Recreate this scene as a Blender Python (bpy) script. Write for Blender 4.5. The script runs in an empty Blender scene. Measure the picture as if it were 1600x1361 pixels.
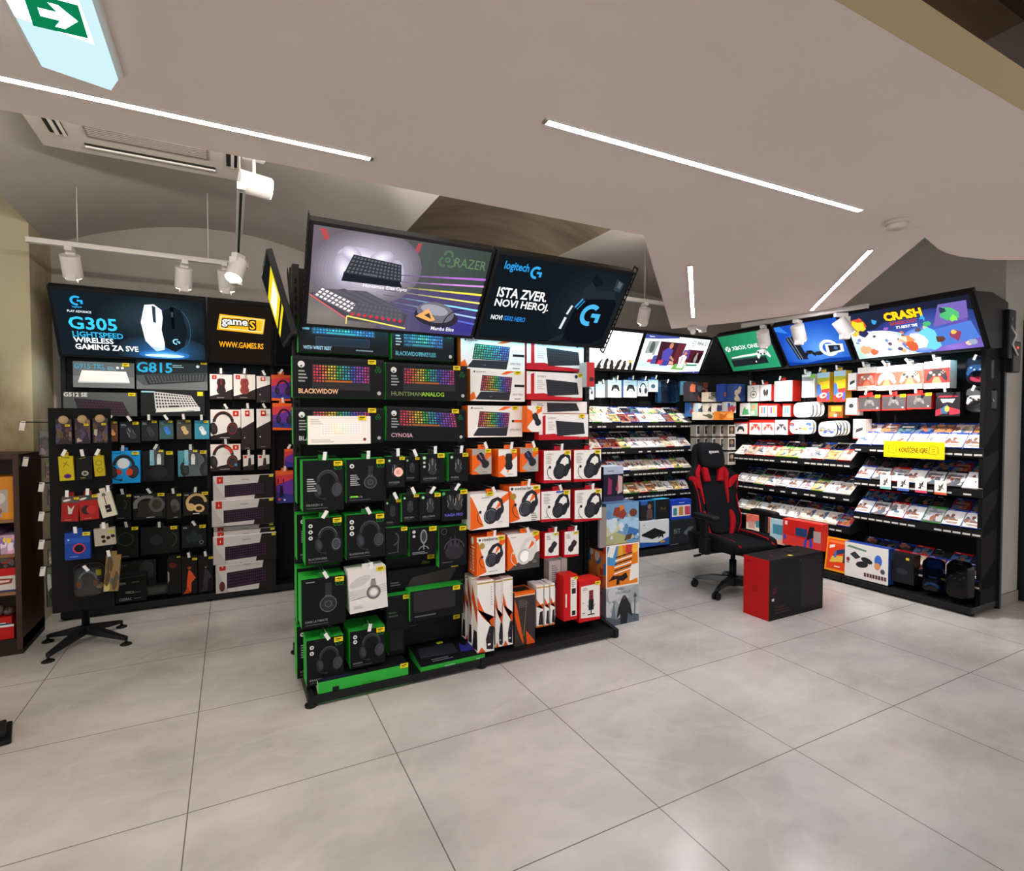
import bpy, math, random
from mathutils import Vector, Matrix
random.seed(7)
SC = bpy.context.scene
COL = SC.collection
# ------------------------------------------------------------------ camera, world, exposure
EYE, FPX, YAW, PITCH = 1.48, 843.85, math.radians(27.496), math.radians(-1.533)
cam_data = bpy.data.cameras.new('camera'); cam = bpy.data.objects.new('camera', cam_data); COL.objects.link(cam)
cam_data.sensor_width = 36; cam_data.lens = 36 * FPX / 1600; cam_data.clip_start = .02
cam.location = (0, 0, EYE); cam.rotation_euler = (math.pi / 2 + PITCH, 0, -YAW)
SC.camera = cam
world = bpy.data.worlds.new('world'); SC.world = world; world.use_nodes = True
wb = world.node_tree.nodes['Background']; wb.inputs[0].default_value = (1.0, .955, .905, 1); wb.inputs[1].default_value = .95
SC.view_settings.view_transform = 'Standard'; SC.view_settings.look = 'None'
SC.view_settings.gamma = 1; SC.view_settings.exposure = 0.6
try:
    SC.cycles.use_denoising = True; SC.cycles.max_bounces = 8; SC.cycles.sample_clamp_indirect = 6
except Exception: pass
CEIL = 2.42          # dropped ceiling
LED_POWER, SPOT_POWER = 105.0, 75.0

def lamp(name, kind, loc, target, energy, color=(1, 1, 1), **kw):
    d = bpy.data.lights.new(name, kind); d.energy = energy; d.color = color
    for k, v in kw.items(): setattr(d, k, v)
    o = bpy.data.objects.new(name, d); COL.objects.link(o); o.location = loc
    dv = Vector(target) - Vector(loc)
    o.rotation_euler = dv.to_track_quat('-Z', 'Y').to_euler()
    return o

lamp('added_vault_fill', 'AREA', (.2, 2.12, CEIL + .16), (.2, 2.6, CEIL + 1), 36, (1, .93, .84), shape='RECTANGLE', size=2.6, size_y=.08)  # added area lamp, unseen on top of the slab, brightens the vault
lamp('added_vault_fill', 'AREA', (3.0, 3.0, CEIL + .16), (2.4, 3.6, CEIL + 1), 5, (1, .93, .84), shape='RECTANGLE', size=1.2, size_y=.3)  # second added lamp, unseen above the tongue, for the vault beyond

# ------------------------------------------------------------------ pixel -> point on a real plane
fwv = Vector((math.sin(YAW) * math.cos(PITCH), math.cos(YAW) * math.cos(PITCH), math.sin(PITCH)))
rtv = Vector((math.cos(YAW), -math.sin(YAW), 0)); upv = rtv.cross(fwv); CAM = Vector((0, 0, EYE))
def ray(x, y): return rtv * ((x - 800) / FPX) - upv * ((y - 680.5) / FPX) + fwv
def PX(x, y, X): d = ray(x, y); return CAM + d * (X / d.x)
def PY(x, y, Y): d = ray(x, y); return CAM + d * (Y / d.y)
def PZ(x, y, Z): d = ray(x, y); return CAM + d * ((Z - EYE) / d.z)

# ------------------------------------------------------------------ materials
def lin(h):
    h = h.lstrip('#')
    if len(h) == 3: h = ''.join(c * 2 for c in h)
    r = [int(h[i:i + 2], 16) / 255 for i in (0, 2, 4)]
    return tuple(c / 12.92 if c <= .04045 else ((c + .055) / 1.055) ** 2.4 for c in r) + (1,)
_M = {}
FIN = dict(print=(.45, .13, 0), matte=(.75, .15, 0), gloss=(.16, .4, 0), metal=(.35, .5, 1), powder=(.5, .2, 0), fabric=(.9, .1, 0), leather=(.42, .3, 0))
def mat(hexc, fin='print'):
    k = (hexc, fin)
    if k in _M: return _M[k]
    m = bpy.data.materials.new(fin + '_' + hexc.lstrip('#')); m.use_nodes = True
    nt = m.node_tree; n = nt.nodes; b = n['Principled BSDF']
    if fin.startswith('emit'):
        n.remove(b); e = n.new('ShaderNodeEmission'); e.inputs[0].default_value = lin(hexc); e.inputs[1].default_value = float(fin[4:] or 1)
        nt.links.new(e.outputs[0], n['Material Output'].inputs[0])
    else:
        ro, sp, me = FIN[fin]
        b.inputs['Base Color'].default_value = lin(hexc); b.inputs['Metallic'].default_value = me
        b.inputs['Specular IOR Level'].default_value = sp
        t = n.new('ShaderNodeTexNoise'); t.inputs['Scale'].default_value = 60 if fin in ('fabric', 'powder', 'leather') else 9
        r = n.new('ShaderNodeMapRange'); r.inputs[3].default_value = max(0, ro - .06); r.inputs[4].default_value = min(1, ro + .08)
        nt.links.new(t.outputs[0], r.inputs[0]); nt.links.new(r.outputs[0], b.inputs['Roughness'])
        if fin in ('fabric', 'leather'):
            bu = n.new('ShaderNodeBump'); bu.inputs['Strength'].default_value = .25; bu.inputs['Distance'].default_value = .002
            t.inputs['Scale'].default_value = 260
            nt.links.new(t.outputs[0], bu.inputs['Height']); nt.links.new(bu.outputs[0], b.inputs['Normal'])
    _M[k] = m
    return m
def clear_mat(tint='#dfe8ee', name='clear_plastic'):
    k = (tint, name)
    if k in _M: return _M[k]
    m = bpy.data.materials.new(name); m.use_nodes = True; nt = m.node_tree; n = nt.nodes
    n.remove(n['Principled BSDF'])
    tr = n.new('ShaderNodeBsdfTransparent'); tr.inputs[0].default_value = lin(tint)
    gl = n.new('ShaderNodeBsdfGlossy'); gl.inputs['Roughness'].default_value = .08
    fr = n.new('ShaderNodeFresnel'); fr.inputs[0].default_value = 1.4
    mx = n.new('ShaderNodeMixShader')
    nt.links.new(fr.outputs[0], mx.inputs[0]); nt.links.new(tr.outputs[0], mx.inputs[1]); nt.links.new(gl.outputs[0], mx.inputs[2])
    nt.links.new(mx.outputs[0], n['Material Output'].inputs[0])
    _M[k] = m
    return m
def noise_mat(name, c1, c2, scale, rough=(.8, .9), detail=6, stretch=(1, 1, 1), bump=0, spec=.3, pos=(.35, .68)):
    m = bpy.data.materials.new(name); m.use_nodes = True; nt = m.node_tree; n = nt.nodes; b = n['Principled BSDF']
    g = n.new('ShaderNodeNewGeometry'); mp = n.new('ShaderNodeMapping'); mp.inputs['Scale'].default_value = stretch
    t = n.new('ShaderNodeTexNoise'); t.inputs['Scale'].default_value = scale; t.inputs['Detail'].default_value = detail; t.inputs['Roughness'].default_value = .6
    cr = n.new('ShaderNodeValToRGB'); cr.color_ramp.elements[0].color = lin(c1); cr.color_ramp.elements[1].color = lin(c2)
    cr.color_ramp.elements[0].position, cr.color_ramp.elements[1].position = pos
    r = n.new('ShaderNodeMapRange'); r.inputs[3].default_value, r.inputs[4].default_value = rough
    L = nt.links.new
    L(g.outputs['Position'], mp.inputs[0]); L(mp.outputs[0], t.inputs['Vector']); L(t.outputs[0], cr.inputs[0]); L(cr.outputs[0], b.inputs['Base Color'])
    L(t.outputs[0], r.inputs[0]); L(r.outputs[0], b.inputs['Roughness']); b.inputs['Specular IOR Level'].default_value = spec
    if bump:
        bu = n.new('ShaderNodeBump'); bu.inputs['Strength'].default_value = bump; bu.inputs['Distance'].default_value = .01
        L(t.outputs[0], bu.inputs['Height']); L(bu.outputs[0], b.inputs['Normal'])
    return m
def floor_mat():
    m = noise_mat('polished_stone_tile', '#a7a29c', '#c6c1bb', 1.3, (.16, .30), 8, (1, 1.6, 1), 0, .42, (.33, .7))
    nt = m.node_tree; n = nt.nodes; L = nt.links.new; b = n['Principled BSDF']
    cr = [x for x in n if x.type == 'VALTORGB'][0]; g = [x for x in n if x.type == 'NEW_GEOMETRY'][0]
    # broad cloudy veins
    t2 = n.new('ShaderNodeTexNoise'); t2.inputs['Scale'].default_value = .9; t2.inputs['Detail'].default_value = 4; t2.inputs['Distortion'].default_value = 2.2
    c2 = n.new('ShaderNodeValToRGB'); c2.color_ramp.elements[0].position = .47; c2.color_ramp.elements[1].position = .53
    c2.color_ramp.elements[0].color = (0, 0, 0, 1); c2.color_ramp.elements[1].color = (1, 1, 1, 1)
    e = c2.color_ramp.elements.new(.5); e.color = (1, 1, 1, 1); c2.color_ramp.elements[2].color = (0, 0, 0, 1)
    mx = n.new('ShaderNodeMix'); mx.data_type = 'RGBA'; mx.inputs[7].default_value = lin('#d2ccc2')
    mu = n.new('ShaderNodeMath'); mu.operation = 'MULTIPLY'; mu.inputs[1].default_value = .13
    L(g.outputs['Position'], t2.inputs['Vector']); L(t2.outputs[0], c2.inputs[0]); L(c2.outputs[0], mu.inputs[0]); L(mu.outputs[0], mx.inputs[0]); L(cr.outputs[0], mx.inputs[6])
    # joints of a square grid
    sp = n.new('ShaderNodeSeparateXYZ'); L(g.outputs['Position'], sp.inputs[0])
    def joint(axis, off):
        a = n.new('ShaderNodeMath'); a.operation = 'ADD'; a.inputs[1].default_value = off; L(sp.outputs[axis], a.inputs[0])
        p = n.new('ShaderNodeMath'); p.operation = 'PINGPONG'; p.inputs[1].default_value = .4; L(a.outputs[0], p.inputs[0])
        l = n.new('ShaderNodeMath'); l.operation = 'LESS_THAN'; l.inputs[1].default_value = .0022; L(p.outputs[0], l.inputs[0]); return l
    j1, j2 = joint(0, .163 + 8), joint(1, -1.54 + 8)
    mxm = n.new('ShaderNodeMath'); mxm.operation = 'MAXIMUM'; L(j1.outputs[0], mxm.inputs[0]); L(j2.outputs[0], mxm.inputs[1])
    m2 = n.new('ShaderNodeMix'); m2.data_type = 'RGBA'; m2.inputs[7].default_value = lin('#68615a'); L(mxm.outputs[0], m2.inputs[0]); L(mx.outputs[2], m2.inputs[6]); L(m2.outputs[2], b.inputs['Base Color'])
    return m
BLK = mat('#17171a', 'powder'); BLK2 = mat('#0e0e10', 'powder'); WHT = mat('#d9d4cf', 'powder'); STEEL = mat('#9a9a9c', 'metal')

# ------------------------------------------------------------------ mesh builder
class MB:
    def __init__(s): s.v = []; s.f = []; s.mi = []; s.mats = []; s.sm = []
    def mid(s, m):
        if isinstance(m, str): m = mat(m)
        if m not in s.mats: s.mats.append(m)
        return s.mats.index(m)
    def poly(s, pts, m, smooth=False):
        i = len(s.v); s.v += [tuple(p) for p in pts]; s.f.append(tuple(range(i, i + len(pts)))); s.mi.append(s.mid(m)); s.sm.append(smooth)
    def box(s, pa, pb, m, **fm):
        x0, y0, z0 = pa; x1, y1, z1 = pb
        P = [(x0, y0, z0), (x1, y0, z0), (x1, y1, z0), (x0, y1, z0), (x0, y0, z1), (x1, y0, z1), (x1, y1, z1), (x0, y1, z1)]
        i = len(s.v); s.v += P
        for k, f in dict(d=(3, 2, 1, 0), u=(4, 5, 6, 7), f=(0, 1, 5, 4), r=(1, 2, 6, 5), b=(2, 3, 7, 6), l=(3, 0, 4, 7)).items():
            s.f.append(tuple(i + q for q in f)); s.mi.append(s.mid(fm.get(k, m))); s.sm.append(False)
    def hexa(s, P, m):      # 8 points: bottom ring, top ring
        i = len(s.v); s.v += [tuple(p) for p in P]
        for f in ((3, 2, 1, 0), (4, 5, 6, 7), (0, 1, 5, 4), (1, 2, 6, 5), (2, 3, 7, 6), (3, 0, 4, 7)):
            s.f.append(tuple(i + q for q in f)); s.mi.append(s.mid(m)); s.sm.append(False)
    def tube(s, path, r, m, n=8, cap=True, r2=None):
        path = [Vector(p) for p in path]; i0 = len(s.v); k = s.mid(m)
        for j, p in enumerate(path):
            t = (path[min(j + 1, len(path) - 1)] - path[max(j - 1, 0)]).normalized()
            a = t.orthogonal().normalized() if abs(t.z) > .99 else t.cross(Vector((0, 0, 1))).normalized()
            b = t.cross(a); rr = r if r2 is None else r + (r2 - r) * j / (len(path) - 1)
            for q in range(n):
                an = 2 * math.pi * q / n; s.v.append(tuple(p + a * math.cos(an) * rr + b * math.sin(an) * rr))
        for j in range(len(path) - 1):
            for q in range(n):
                s.f.append((i0 + j * n + q, i0 + j * n + (q + 1) % n, i0 + (j + 1) * n + (q + 1) % n, i0 + (j + 1) * n + q)); s.mi.append(k); s.sm.append(True)
        if cap:
            s.f.append(tuple(i0 + q for q in reversed(range(n)))); s.mi.append(k); s.sm.append(False)
            e = i0 + (len(path) - 1) * n; s.f.append(tuple(e + q for q in range(n))); s.mi.append(k); s.sm.append(False)
    def lathe(s, prof, m, n=20, o=(0, 0, 0)):
        i0 = len(s.v); k = s.mid(m)
        for r, z in prof:
            for q in range(n):
                an = 2 * math.pi * q / n; s.v.append((o[0] + r * math.cos(an), o[1] + r * math.sin(an), o[2] + z))
        for j in range(len(prof) - 1):
            for q in range(n):
                s.f.append((i0 + j * n + q, i0 + j * n + (q + 1) % n, i0 + (j + 1) * n + (q + 1) % n, i0 + (j + 1) * n + q)); s.mi.append(k); s.sm.append(True)
        for j, rev in ((0, True), (len(prof) - 1, False)):
            ring = [i0 + j * n + q for q in range(n)]
            s.f.append(tuple(reversed(ring)) if rev else tuple(ring)); s.mi.append(k); s.sm.append(False)
    def prism(s, pts, off, m, side=None):       # pts 3D loop extruded by vector off
        off = Vector(off); A = [Vector(p) for p in pts]; B = [p + off for p in A]; n = len(A)
        s.poly(A, m); s.poly(list(reversed(B)), side or m)
        for i in range(n):
            j = (i + 1) % n; s.poly([A[j], A[i], B[i], B[j]], side or m)
    def grid(s, rows, m, close=False, smooth=True):
        i0 = len(s.v); k = s.mid(m); n = len(rows[0])
        for r in rows: s.v += [tuple(p) for p in r]
        for j in range(len(rows) - 1):
            for q in range(n if close else n - 1):
                s.f.append((i0 + j * n + q, i0 + j * n + (q + 1) % n, i0 + (j + 1) * n + (q + 1) % n, i0 + (j + 1) * n + q)); s.mi.append(k); s.sm.append(smooth)
    def mesh(s, name):
        me = bpy.data.meshes.new(name); me.from_pydata(s.v, [], s.f)
        for m in s.mats: me.materials.append(m)
        me.polygons.foreach_set('material_index', s.mi); me.polygons.foreach_set('use_smooth', s.sm); me.update()
        return me
    def obj(s, name, parent=None, loc=(0, 0, 0), rot=(0, 0, 0), bevel=0, sub=0, weld=False):
        o = bpy.data.objects.new(name, s.mesh(name)); COL.objects.link(o); o.location = loc; o.rotation_euler = rot
        if parent: o.parent = parent
        if weld: w = o.modifiers.new('weld', 'WELD'); w.merge_threshold = 1e-4
        if bevel:
            b = o.modifiers.new('bevel', 'BEVEL'); b.width = bevel; b.segments = 2; b.limit_method = 'ANGLE'
        if sub: u = o.modifiers.new('subsurf', 'SUBSURF'); u.levels = sub; u.render_levels = sub
        return o
def tag(o, label=None, cat=None, group=None, kind=None):
    if label: o['label'] = label
    if cat: o['category'] = cat
    if group: o['group'] = group
    if kind: o['kind'] = kind
    return o
def empty(name, loc=(0, 0, 0), rz=0, label=None, cat=None, group=None):
    o = bpy.data.objects.new(name, None); COL.objects.link(o); o.location = loc; o.rotation_euler = (0, 0, rz); o.empty_display_size = .05
    return tag(o, label, cat, group)

# ------------------------------------------------------------------ printed artwork (flat ink layers on a face)
_T = {}
def tmesh(s, bold):
    k = (s, bold)
    if k not in _T:
        c = bpy.data.curves.new('lettering', 'FONT'); c.body = s; c.resolution_u = 2; c.offset = .022 if bold else .004
        o = bpy.data.objects.new('lettering', c); me = bpy.data.meshes.new_from_object(o)
        V = [(v.co.x, v.co.y) for v in me.vertices]; Fs = [tuple(p.vertices) for p in me.polygons]
        bpy.data.objects.remove(o); bpy.data.curves.remove(c); bpy.data.meshes.remove(me)
        x0 = min(v[0] for v in V); x1 = max(v[0] for v in V); y1 = max(v[1] for v in V); y0 = min(v[1] for v in V)
        _T[k] = ([((x - x0), y - y0) for x, y in V], Fs, x1 - x0, max(y1 - y0, .01))
    return _T[k]
def rgb_ramp(t):
    S = ['#e0485a', '#e8883a', '#e6d23c', '#52c860', '#3fb4c8', '#4a62d8', '#9a50d0', '#d04a9a']
    return S[min(len(S) - 1, int(t * len(S)))]
def dim(hexc, k):
    h = hexc.lstrip('#'); return '#' + ''.join('%02x' % max(0, min(255, int(int(h[i:i + 2], 16) * k))) for i in (0, 2, 4))
def mixc(a, b_, t):
    A, B_ = a.lstrip('#'), b_.lstrip('#'); return '#' + ''.join('%02x' % (int(round((int(A[i:i + 2], 16) * (1 - t) + int(B_[i:i + 2], 16) * t) / 3)) * 3 if 0 < t < 1 else int(round(int(A[i:i + 2], 16) * (1 - t) + int(B_[i:i + 2], 16) * t))) for i in (0, 2, 4))
RAMPS = dict(rgb=rgb_ramp, cool=lambda t: ['#56c88c', '#48c4b4', '#52b4dc', '#5a7ce0'][min(3, int(t * 4))], dark=lambda t: '#34353a', white=lambda t: '#f4f3f0', grey=lambda t: '#5c5e64', red=lambda t: '#6a2630',
             teal=lambda t: ['#3a7a9a', '#4aa0a8', '#52b89a', '#4a90b8', '#4874b0'][min(4, int(t * 5))], pale=lambda t: ['#f0d8d8', '#f2e2c8', '#f0eec0', '#d8ecd8', '#dce4f2', '#e6dcf0'][min(5, int(t * 6))], plum=lambda t: '#4a2a44', olive=lambda t: '#6a6440')
def art(mb, O, U, V, N, w, h, ops, fin='print', k0=1):
    O, U, V, N = Vector(O), Vector(U), Vector(V), Vector(N); mn = min(w, h); st = [k0]
    def pt(x, y): return O + U * x + V * y + N * (.00012 * st[0])
    def clip(P):
        for ax, lim, sg in ((0, 0, 1), (0, w, -1), (1, 0, 1), (1, h, -1)):
            if all((p[ax] - lim) * sg >= -1e-9 for p in P): continue
            Q = []
            for i, p in enumerate(P):
                q = P[i - 1]; dp, dq = (p[ax] - lim) * sg, (q[ax] - lim) * sg
                if (dp >= 0) != (dq >= 0):
                    t = dq / (dq - dp); Q.append((q[0] + (p[0] - q[0]) * t, q[1] + (p[1] - q[1]) * t))
                if dp >= 0: Q.append(p)
            P = Q
            if len(P) < 3: return []
        return P
    def pol(c, P):
        P = clip(list(P))
        if P: mb.poly([pt(x, y) for x, y in P], mat(c, fin)); st[0] += 1
    def ell(c, x, y, rx, ry, rot=0, n=18):
        ca, sa = math.cos(rot), math.sin(rot); pol(c, [(x + rx * math.cos(a) * ca - ry * math.sin(a) * sa, y + rx * math.cos(a) * sa + ry * math.sin(a) * ca) for a in [2 * math.pi * i / n for i in range(n)]])
    def arc(c, x, y, r, th, a0, a1, sx=1, n=14):
        A = [math.radians(a0 + (a1 - a0) * i / n) for i in range(n + 1)]
        for i in range(n):
            q = [(x + sx * (r + d) * math.cos(a), y + (r + d) * math.sin(a)) for a, d in ((A[i], -th / 2), (A[i + 1], -th / 2), (A[i + 1], th / 2), (A[i], th / 2))]
            q = clip(q)
            if q: mb.poly([pt(*p) for p in q], mat(c, fin))
        st[0] += 1
    def line(c, x0, y0, x1, y1, th):
        d = Vector((x1 - x0, y1 - y0)); n = Vector((-d.y, d.x)).normalized() * th / 2
        pol(c, [(x0 + n.x, y0 + n.y), (x0 - n.x, y0 - n.y), (x1 - n.x, y1 - n.y), (x1 + n.x, y1 + n.y)])
    for op in ops:
        t = op[0]; a = op[1:]
        if t == 'R': c, u0, v0, u1, v1 = a; pol(c, [(u0 * w, v0 * h), (u1 * w, v0 * h), (u1 * w, v1 * h), (u0 * w, v1 * h)])
        elif t == 'P': pol(a[0], [(u * w, v * h) for u, v in a[1]])
        elif t == 'GR':     # soft round glow of the picture: outer colour, inner colour, centre, radii, tilt, steps
            c0, c1, u, v, rx, ry = a[:6]; n = a[7] if len(a) > 7 else 12
            for i in range(n): f = 1 - i / n; ell(mixc(c0, c1, i / (n - 1)), u * w, v * h, rx * mn * f, ry * mn * f, math.radians(a[6]) if len(a) > 6 else 0, 26)
        elif t == 'GL':     # picture background blending across from one colour to another
            c0, c1, u0, v0, u1, v1, n = a
            for i in range(n): x0, x1 = u0 + (u1 - u0) * i / n, u0 + (u1 - u0) * (i + 1) / n; pol(mixc(c0, c1, i / (n - 1)), [(x0 * w, v0 * h), (x1 * w, v0 * h), (x1 * w, v1 * h), (x0 * w, v1 * h)]); st[0] -= 1
            st[0] += 1
        elif t == 'BM':     # light beam: start colour, colour, y0, y1, thickness
            c0, c1, x0, y0, x1, y1, th = a; n = 9
            for i in range(n):
                f, g = i / n, (i + 1) / n; X = lambda q: (x0 + (x1 - x0) * q) * w; Y = lambda q: (y0 + (y1 - y0) * q) * h; T = lambda q: th * (.35 + .65 * q) * h
                pol(mixc(c0, c1, min(1, f * 1.6)), [(X(f), Y(f) - T(f) / 2), (X(g), Y(g) - T(g) / 2), (X(g), Y(g) + T(g) / 2), (X(f), Y(f) + T(f) / 2)]); st[0] -= 1
            st[0] += 1
        elif t == 'E': ell(a[0], a[1] * w, a[2] * h, a[3] * mn, a[4] * mn, math.radians(a[5]) if len(a) > 5 else 0)
        elif t == 'A': arc(a[0], a[1] * w, a[2] * h, a[3] * mn, a[4] * mn, a[5], a[6], a[7] if len(a) > 7 else 1)
        elif t == 'L': line(a[0], a[1] * w, a[2] * h, a[3] * w, a[4] * h, a[5] * mn)
        elif t == 'T':      # colour, u, v, height, text [, max width, bold, align]
            c, u, v, hh, s = a[:5]; mw = a[5] if len(a) > 5 else 9; bold = a[6] if len(a) > 6 else 1; al = a[7] if len(a) > 7 else 'l'
            Vt, Ft, tw, thh = tmesh(s, bold); sy = hh * h / thh; sx = min(sy, mw * w / tw)
            x0 = u * w - (tw * sx * .5 if al == 'c' else tw * sx if al == 'r' else 0)
            i0 = len(mb.v); mb.v += [tuple(pt(x0 + x * sx, v * h + y * sy)) for x, y in Vt]; k = mb.mid(mat(c, fin))
            for f in Ft: mb.f.append(tuple(i0 + q for q in f)); mb.mi.append(k); mb.sm.append(False)
            st[0] += 1
        elif t == 'N':      # block of tiny text lines
            c, u, v, uw, n, dv = a
            for i in range(n):
                l = uw * (.65 + .35 * ((i * 37 % 11) / 10)); pol(c, [(u * w, (v - i * dv) * h), ((u + l) * w, (v - i * dv) * h), ((u + l) * w, (v - i * dv + dv * .45) * h), (u * w, (v - i * dv + dv * .45) * h)])
        elif t == 'K':      # keyboard: body colour, quad (bl, br, tr, tl), rows, cols, ramp
            c, Q, nr, nc, ramp = a; pol(c, [(u * w, v * h) for u, v in Q]); f = RAMPS[ramp]
            def bl(s, q): return tuple(((Q[0][i] * (1 - s) + Q[1][i] * s) * (1 - q) + (Q[3][i] * (1 - s) + Q[2][i] * s) * q) for i in (0, 1))
            for r in range(nr):
                for cc in range(nc):
                    if r == 0 and 3 < cc < nc - 6 and cc > 4: continue
                    s0, s1 = (cc + .2) / nc * .97 + .015, (cc + .82) / nc * .97 + .015
                    if r == 0 and cc == 4: s1 = (nc - 6.12) / nc * .97 + .015 if nc > 11 else s1
                    q0, q1 = (r + .22) / nr * .94 + .03, (r + .82) / nr * .94 + .03
                    P = [bl(s0, q0), bl(s1, q0), bl(s1, q1), bl(s0, q1)]
                    mb.poly([pt(u * w, v * h) for u, v in P], mat(dim(f((cc + .5 * r / nr) / nc), .72 + .09 * ((cc * 7 + r * 5) % 4)) if ramp in ('rgb', 'cool', 'teal') else f(cc / nc), fin))
            st[0] += 1
        elif t == 'HS':     # headset seen at three quarters: colours, centre, size
            c, hi, u, v, s = a[:5]; mic = a[5] if len(a) > 5 else 1; s *= mn * 1.2; x, y = u * w, v * h; hi2 = dim(c, 1.45)
            arc(c, x, y + .05 * s, .39 * s, .13 * s, 4, 176, .82); arc(hi, x, y + .05 * s, .435 * s, .015 * s, 20, 160, .82)
            ell(c, x - .33 * s, y - .17 * s, .13 * s, .24 * s, .18); ell(hi2, x - .31 * s, y - .17 * s, .075 * s, .17 * s, .18)
            ell(c, x + .31 * s, y - .19 * s, .19 * s, .27 * s, -.15); arc(hi, x + .31 * s, y - .19 * s, .2 * s, .018 * s, 0, 360, .72); ell(hi2, x + .32 * s, y - .19 * s, .11 * s, .17 * s, -.15)
            if mic: arc(c, x - .12 * s, y - .16 * s, .34 * s, .03 * s, 195, 268); ell(c, x - .10 * s, y - .5 * s, .06 * s, .04 * s)
        elif t == 'HV':     # headset side view with one big cup
            c, hi, u, v, s = a[:5]; s *= mn; x, y = u * w, v * h
            pol(c, [(x + dx * s, y + dy * s) for dx, dy in ((-.28, -.1), (-.22, .2), (-.02, .46), (.25, .54), (.44, .42), (.5, .12), (.42, -.02), (.38, .1), (.36, .3), (.22, .4), (.06, .3), (-.06, .1), (.0, -.1))])
            ell(c, x - .06 * s, y - .2 * s, .30 * s, .33 * s, -.5); arc(hi, x - .06 * s, y - .2 * s, .25 * s, .018 * s, 40, 250); ell(dim(c, 1.5), x - .04 * s, y - .2 * s, .19 * s, .22 * s, -.5); ell(c, x + .26 * s, y - .16 * s, .14 * s, .27 * s, -.3)
            ell(c, x + .42 * s, y + .02 * s, .09 * s, .18 * s, -.2); arc(c, x - .3 * s, y - .2 * s, .34 * s, .025 * s, 150, 250); ell(c, x - .52 * s, y - .02 * s, .06 * s, .06 * s)
        elif t == 'HC':     # headset seen from the side: one cup under a stem
            c, hi, u, v, s = a[:5]; s *= mn; x, y = u * w, v * h
            pol(c, [(x - .1 * s, y), (x + .1 * s, y), (x + .11 * s, y + .55 * s), (x - .09 * s, y + .55 * s)]); pol(hi, [(x - .1 * s, y + .12 * s), (x + .1 * s, y + .12 * s), (x + .1 * s, y + .16 * s), (x - .1 * s, y + .16 * s)])
            ell(c, x, y - .12 * s, .27 * s, .27 * s); arc(hi, x, y - .12 * s, .25 * s, .025 * s, 0, 360); ell(dim(hi, .5), x, y - .12 * s, .16 * s, .16 * s); arc(hi, x, y - .12 * s, .1 * s, .02 * s, 0, 360)
        elif t == 'MS':     # mouse: colours, centre, size, rotation
            c, hi, u, v, s = a[:5]; ro = math.radians(a[5]) if len(a) > 5 else 0; s *= mn; x, y = u * w, v * h; ca, sa = math.cos(ro), math.sin(ro)
            def q(dx, dy): return (x + (dx * ca - dy * sa) * s, y + (dx * sa + dy * ca) * s)
            pol(c, [q(*p) for p in ((-.2, .46), (-.08, .5), (.08, .5), (.2, .46), (.25, .2), (.2, -.02), (.27, -.25), (.2, -.44), (.08, -.5), (-.08, -.5), (-.2, -.44), (-.27, -.25), (-.2, -.02), (-.25, .2))])
            pol(hi, [q(*p) for p in ((-.018, .5), (.018, .5), (.018, .1), (-.018, .1))]); pol(hi, [q(*p) for p in ((-.24, .2), (-.2, .2), (-.16, -.02), (-.22, -.24), (-.25, -.22), (-.19, -.02))]); pol(dim(hi, .8), [q(*p) for p in ((.24, .2), (.2, .2), (.16, -.02), (.22, -.24), (.25, -.22), (.19, -.02))])
            pol(dim(hi, .7), [q(*p) for p in ((-.05, .38), (.05, .38), (.05, .22), (-.05, .22))])
        elif t == 'C':      # game controller: colours, centre, size
            c, hi, u, v, s = a[:5]; s *= mn; x, y = u * w, v * h
            pol(c, [(x + dx * s, y + dy * s) for dx, dy in ((-.3, .26), (-.12, .3), (.12, .3), (.3, .26), (.42, .1), (.5, -.25), (.42, -.36), (.28, -.2), (.18, -.08), (-.18, -.08), (-.28, -.2), (-.42, -.36), (-.5, -.25), (-.42, .1))])
            for dx, dy, rr in ((-.28, .13, .08), (.13, -.0, .07), (-.13, -.0, .07)): ell(hi, x + dx * s, y + dy * s, rr * s, rr * s)
            for dx, dy in ((.28, .2), (.28, .06), (.21, .13), (.35, .13)): ell(hi, x + dx * s, y + dy * s, .035 * s, .035 * s)
        elif t == 'G':      # ring-shaped letter G mark
            c, u, v, r = a; r *= mn; x, y = u * w, v * h
            arc(c, x, y, r * .78, r * .4, 50, 285); pol(c, [(x + .12 * r, y + .18 * r), (x + r, y + .18 * r), (x + r, y - .62 * r), (x + .62 * r, y - .62 * r), (x + .62 * r, y - .18 * r), (x + .12 * r, y - .18 * r)])
        elif t == 'S3':     # three curling snakes mark
            c, u, v, r = a; r *= mn; x, y = u * w, v * h
            for b in (90, 210, 330):
                bx, by = x + .42 * r * math.cos(math.radians(b)), y + .42 * r * math.sin(math.radians(b)); arc(c, bx, by, .36 * r, .2 * r, b - 110, b + 100, 1, 7)
            arc(c, x, y, .2 * r, .16 * r, 0, 360, 1, 8)
    return st[0]

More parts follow.
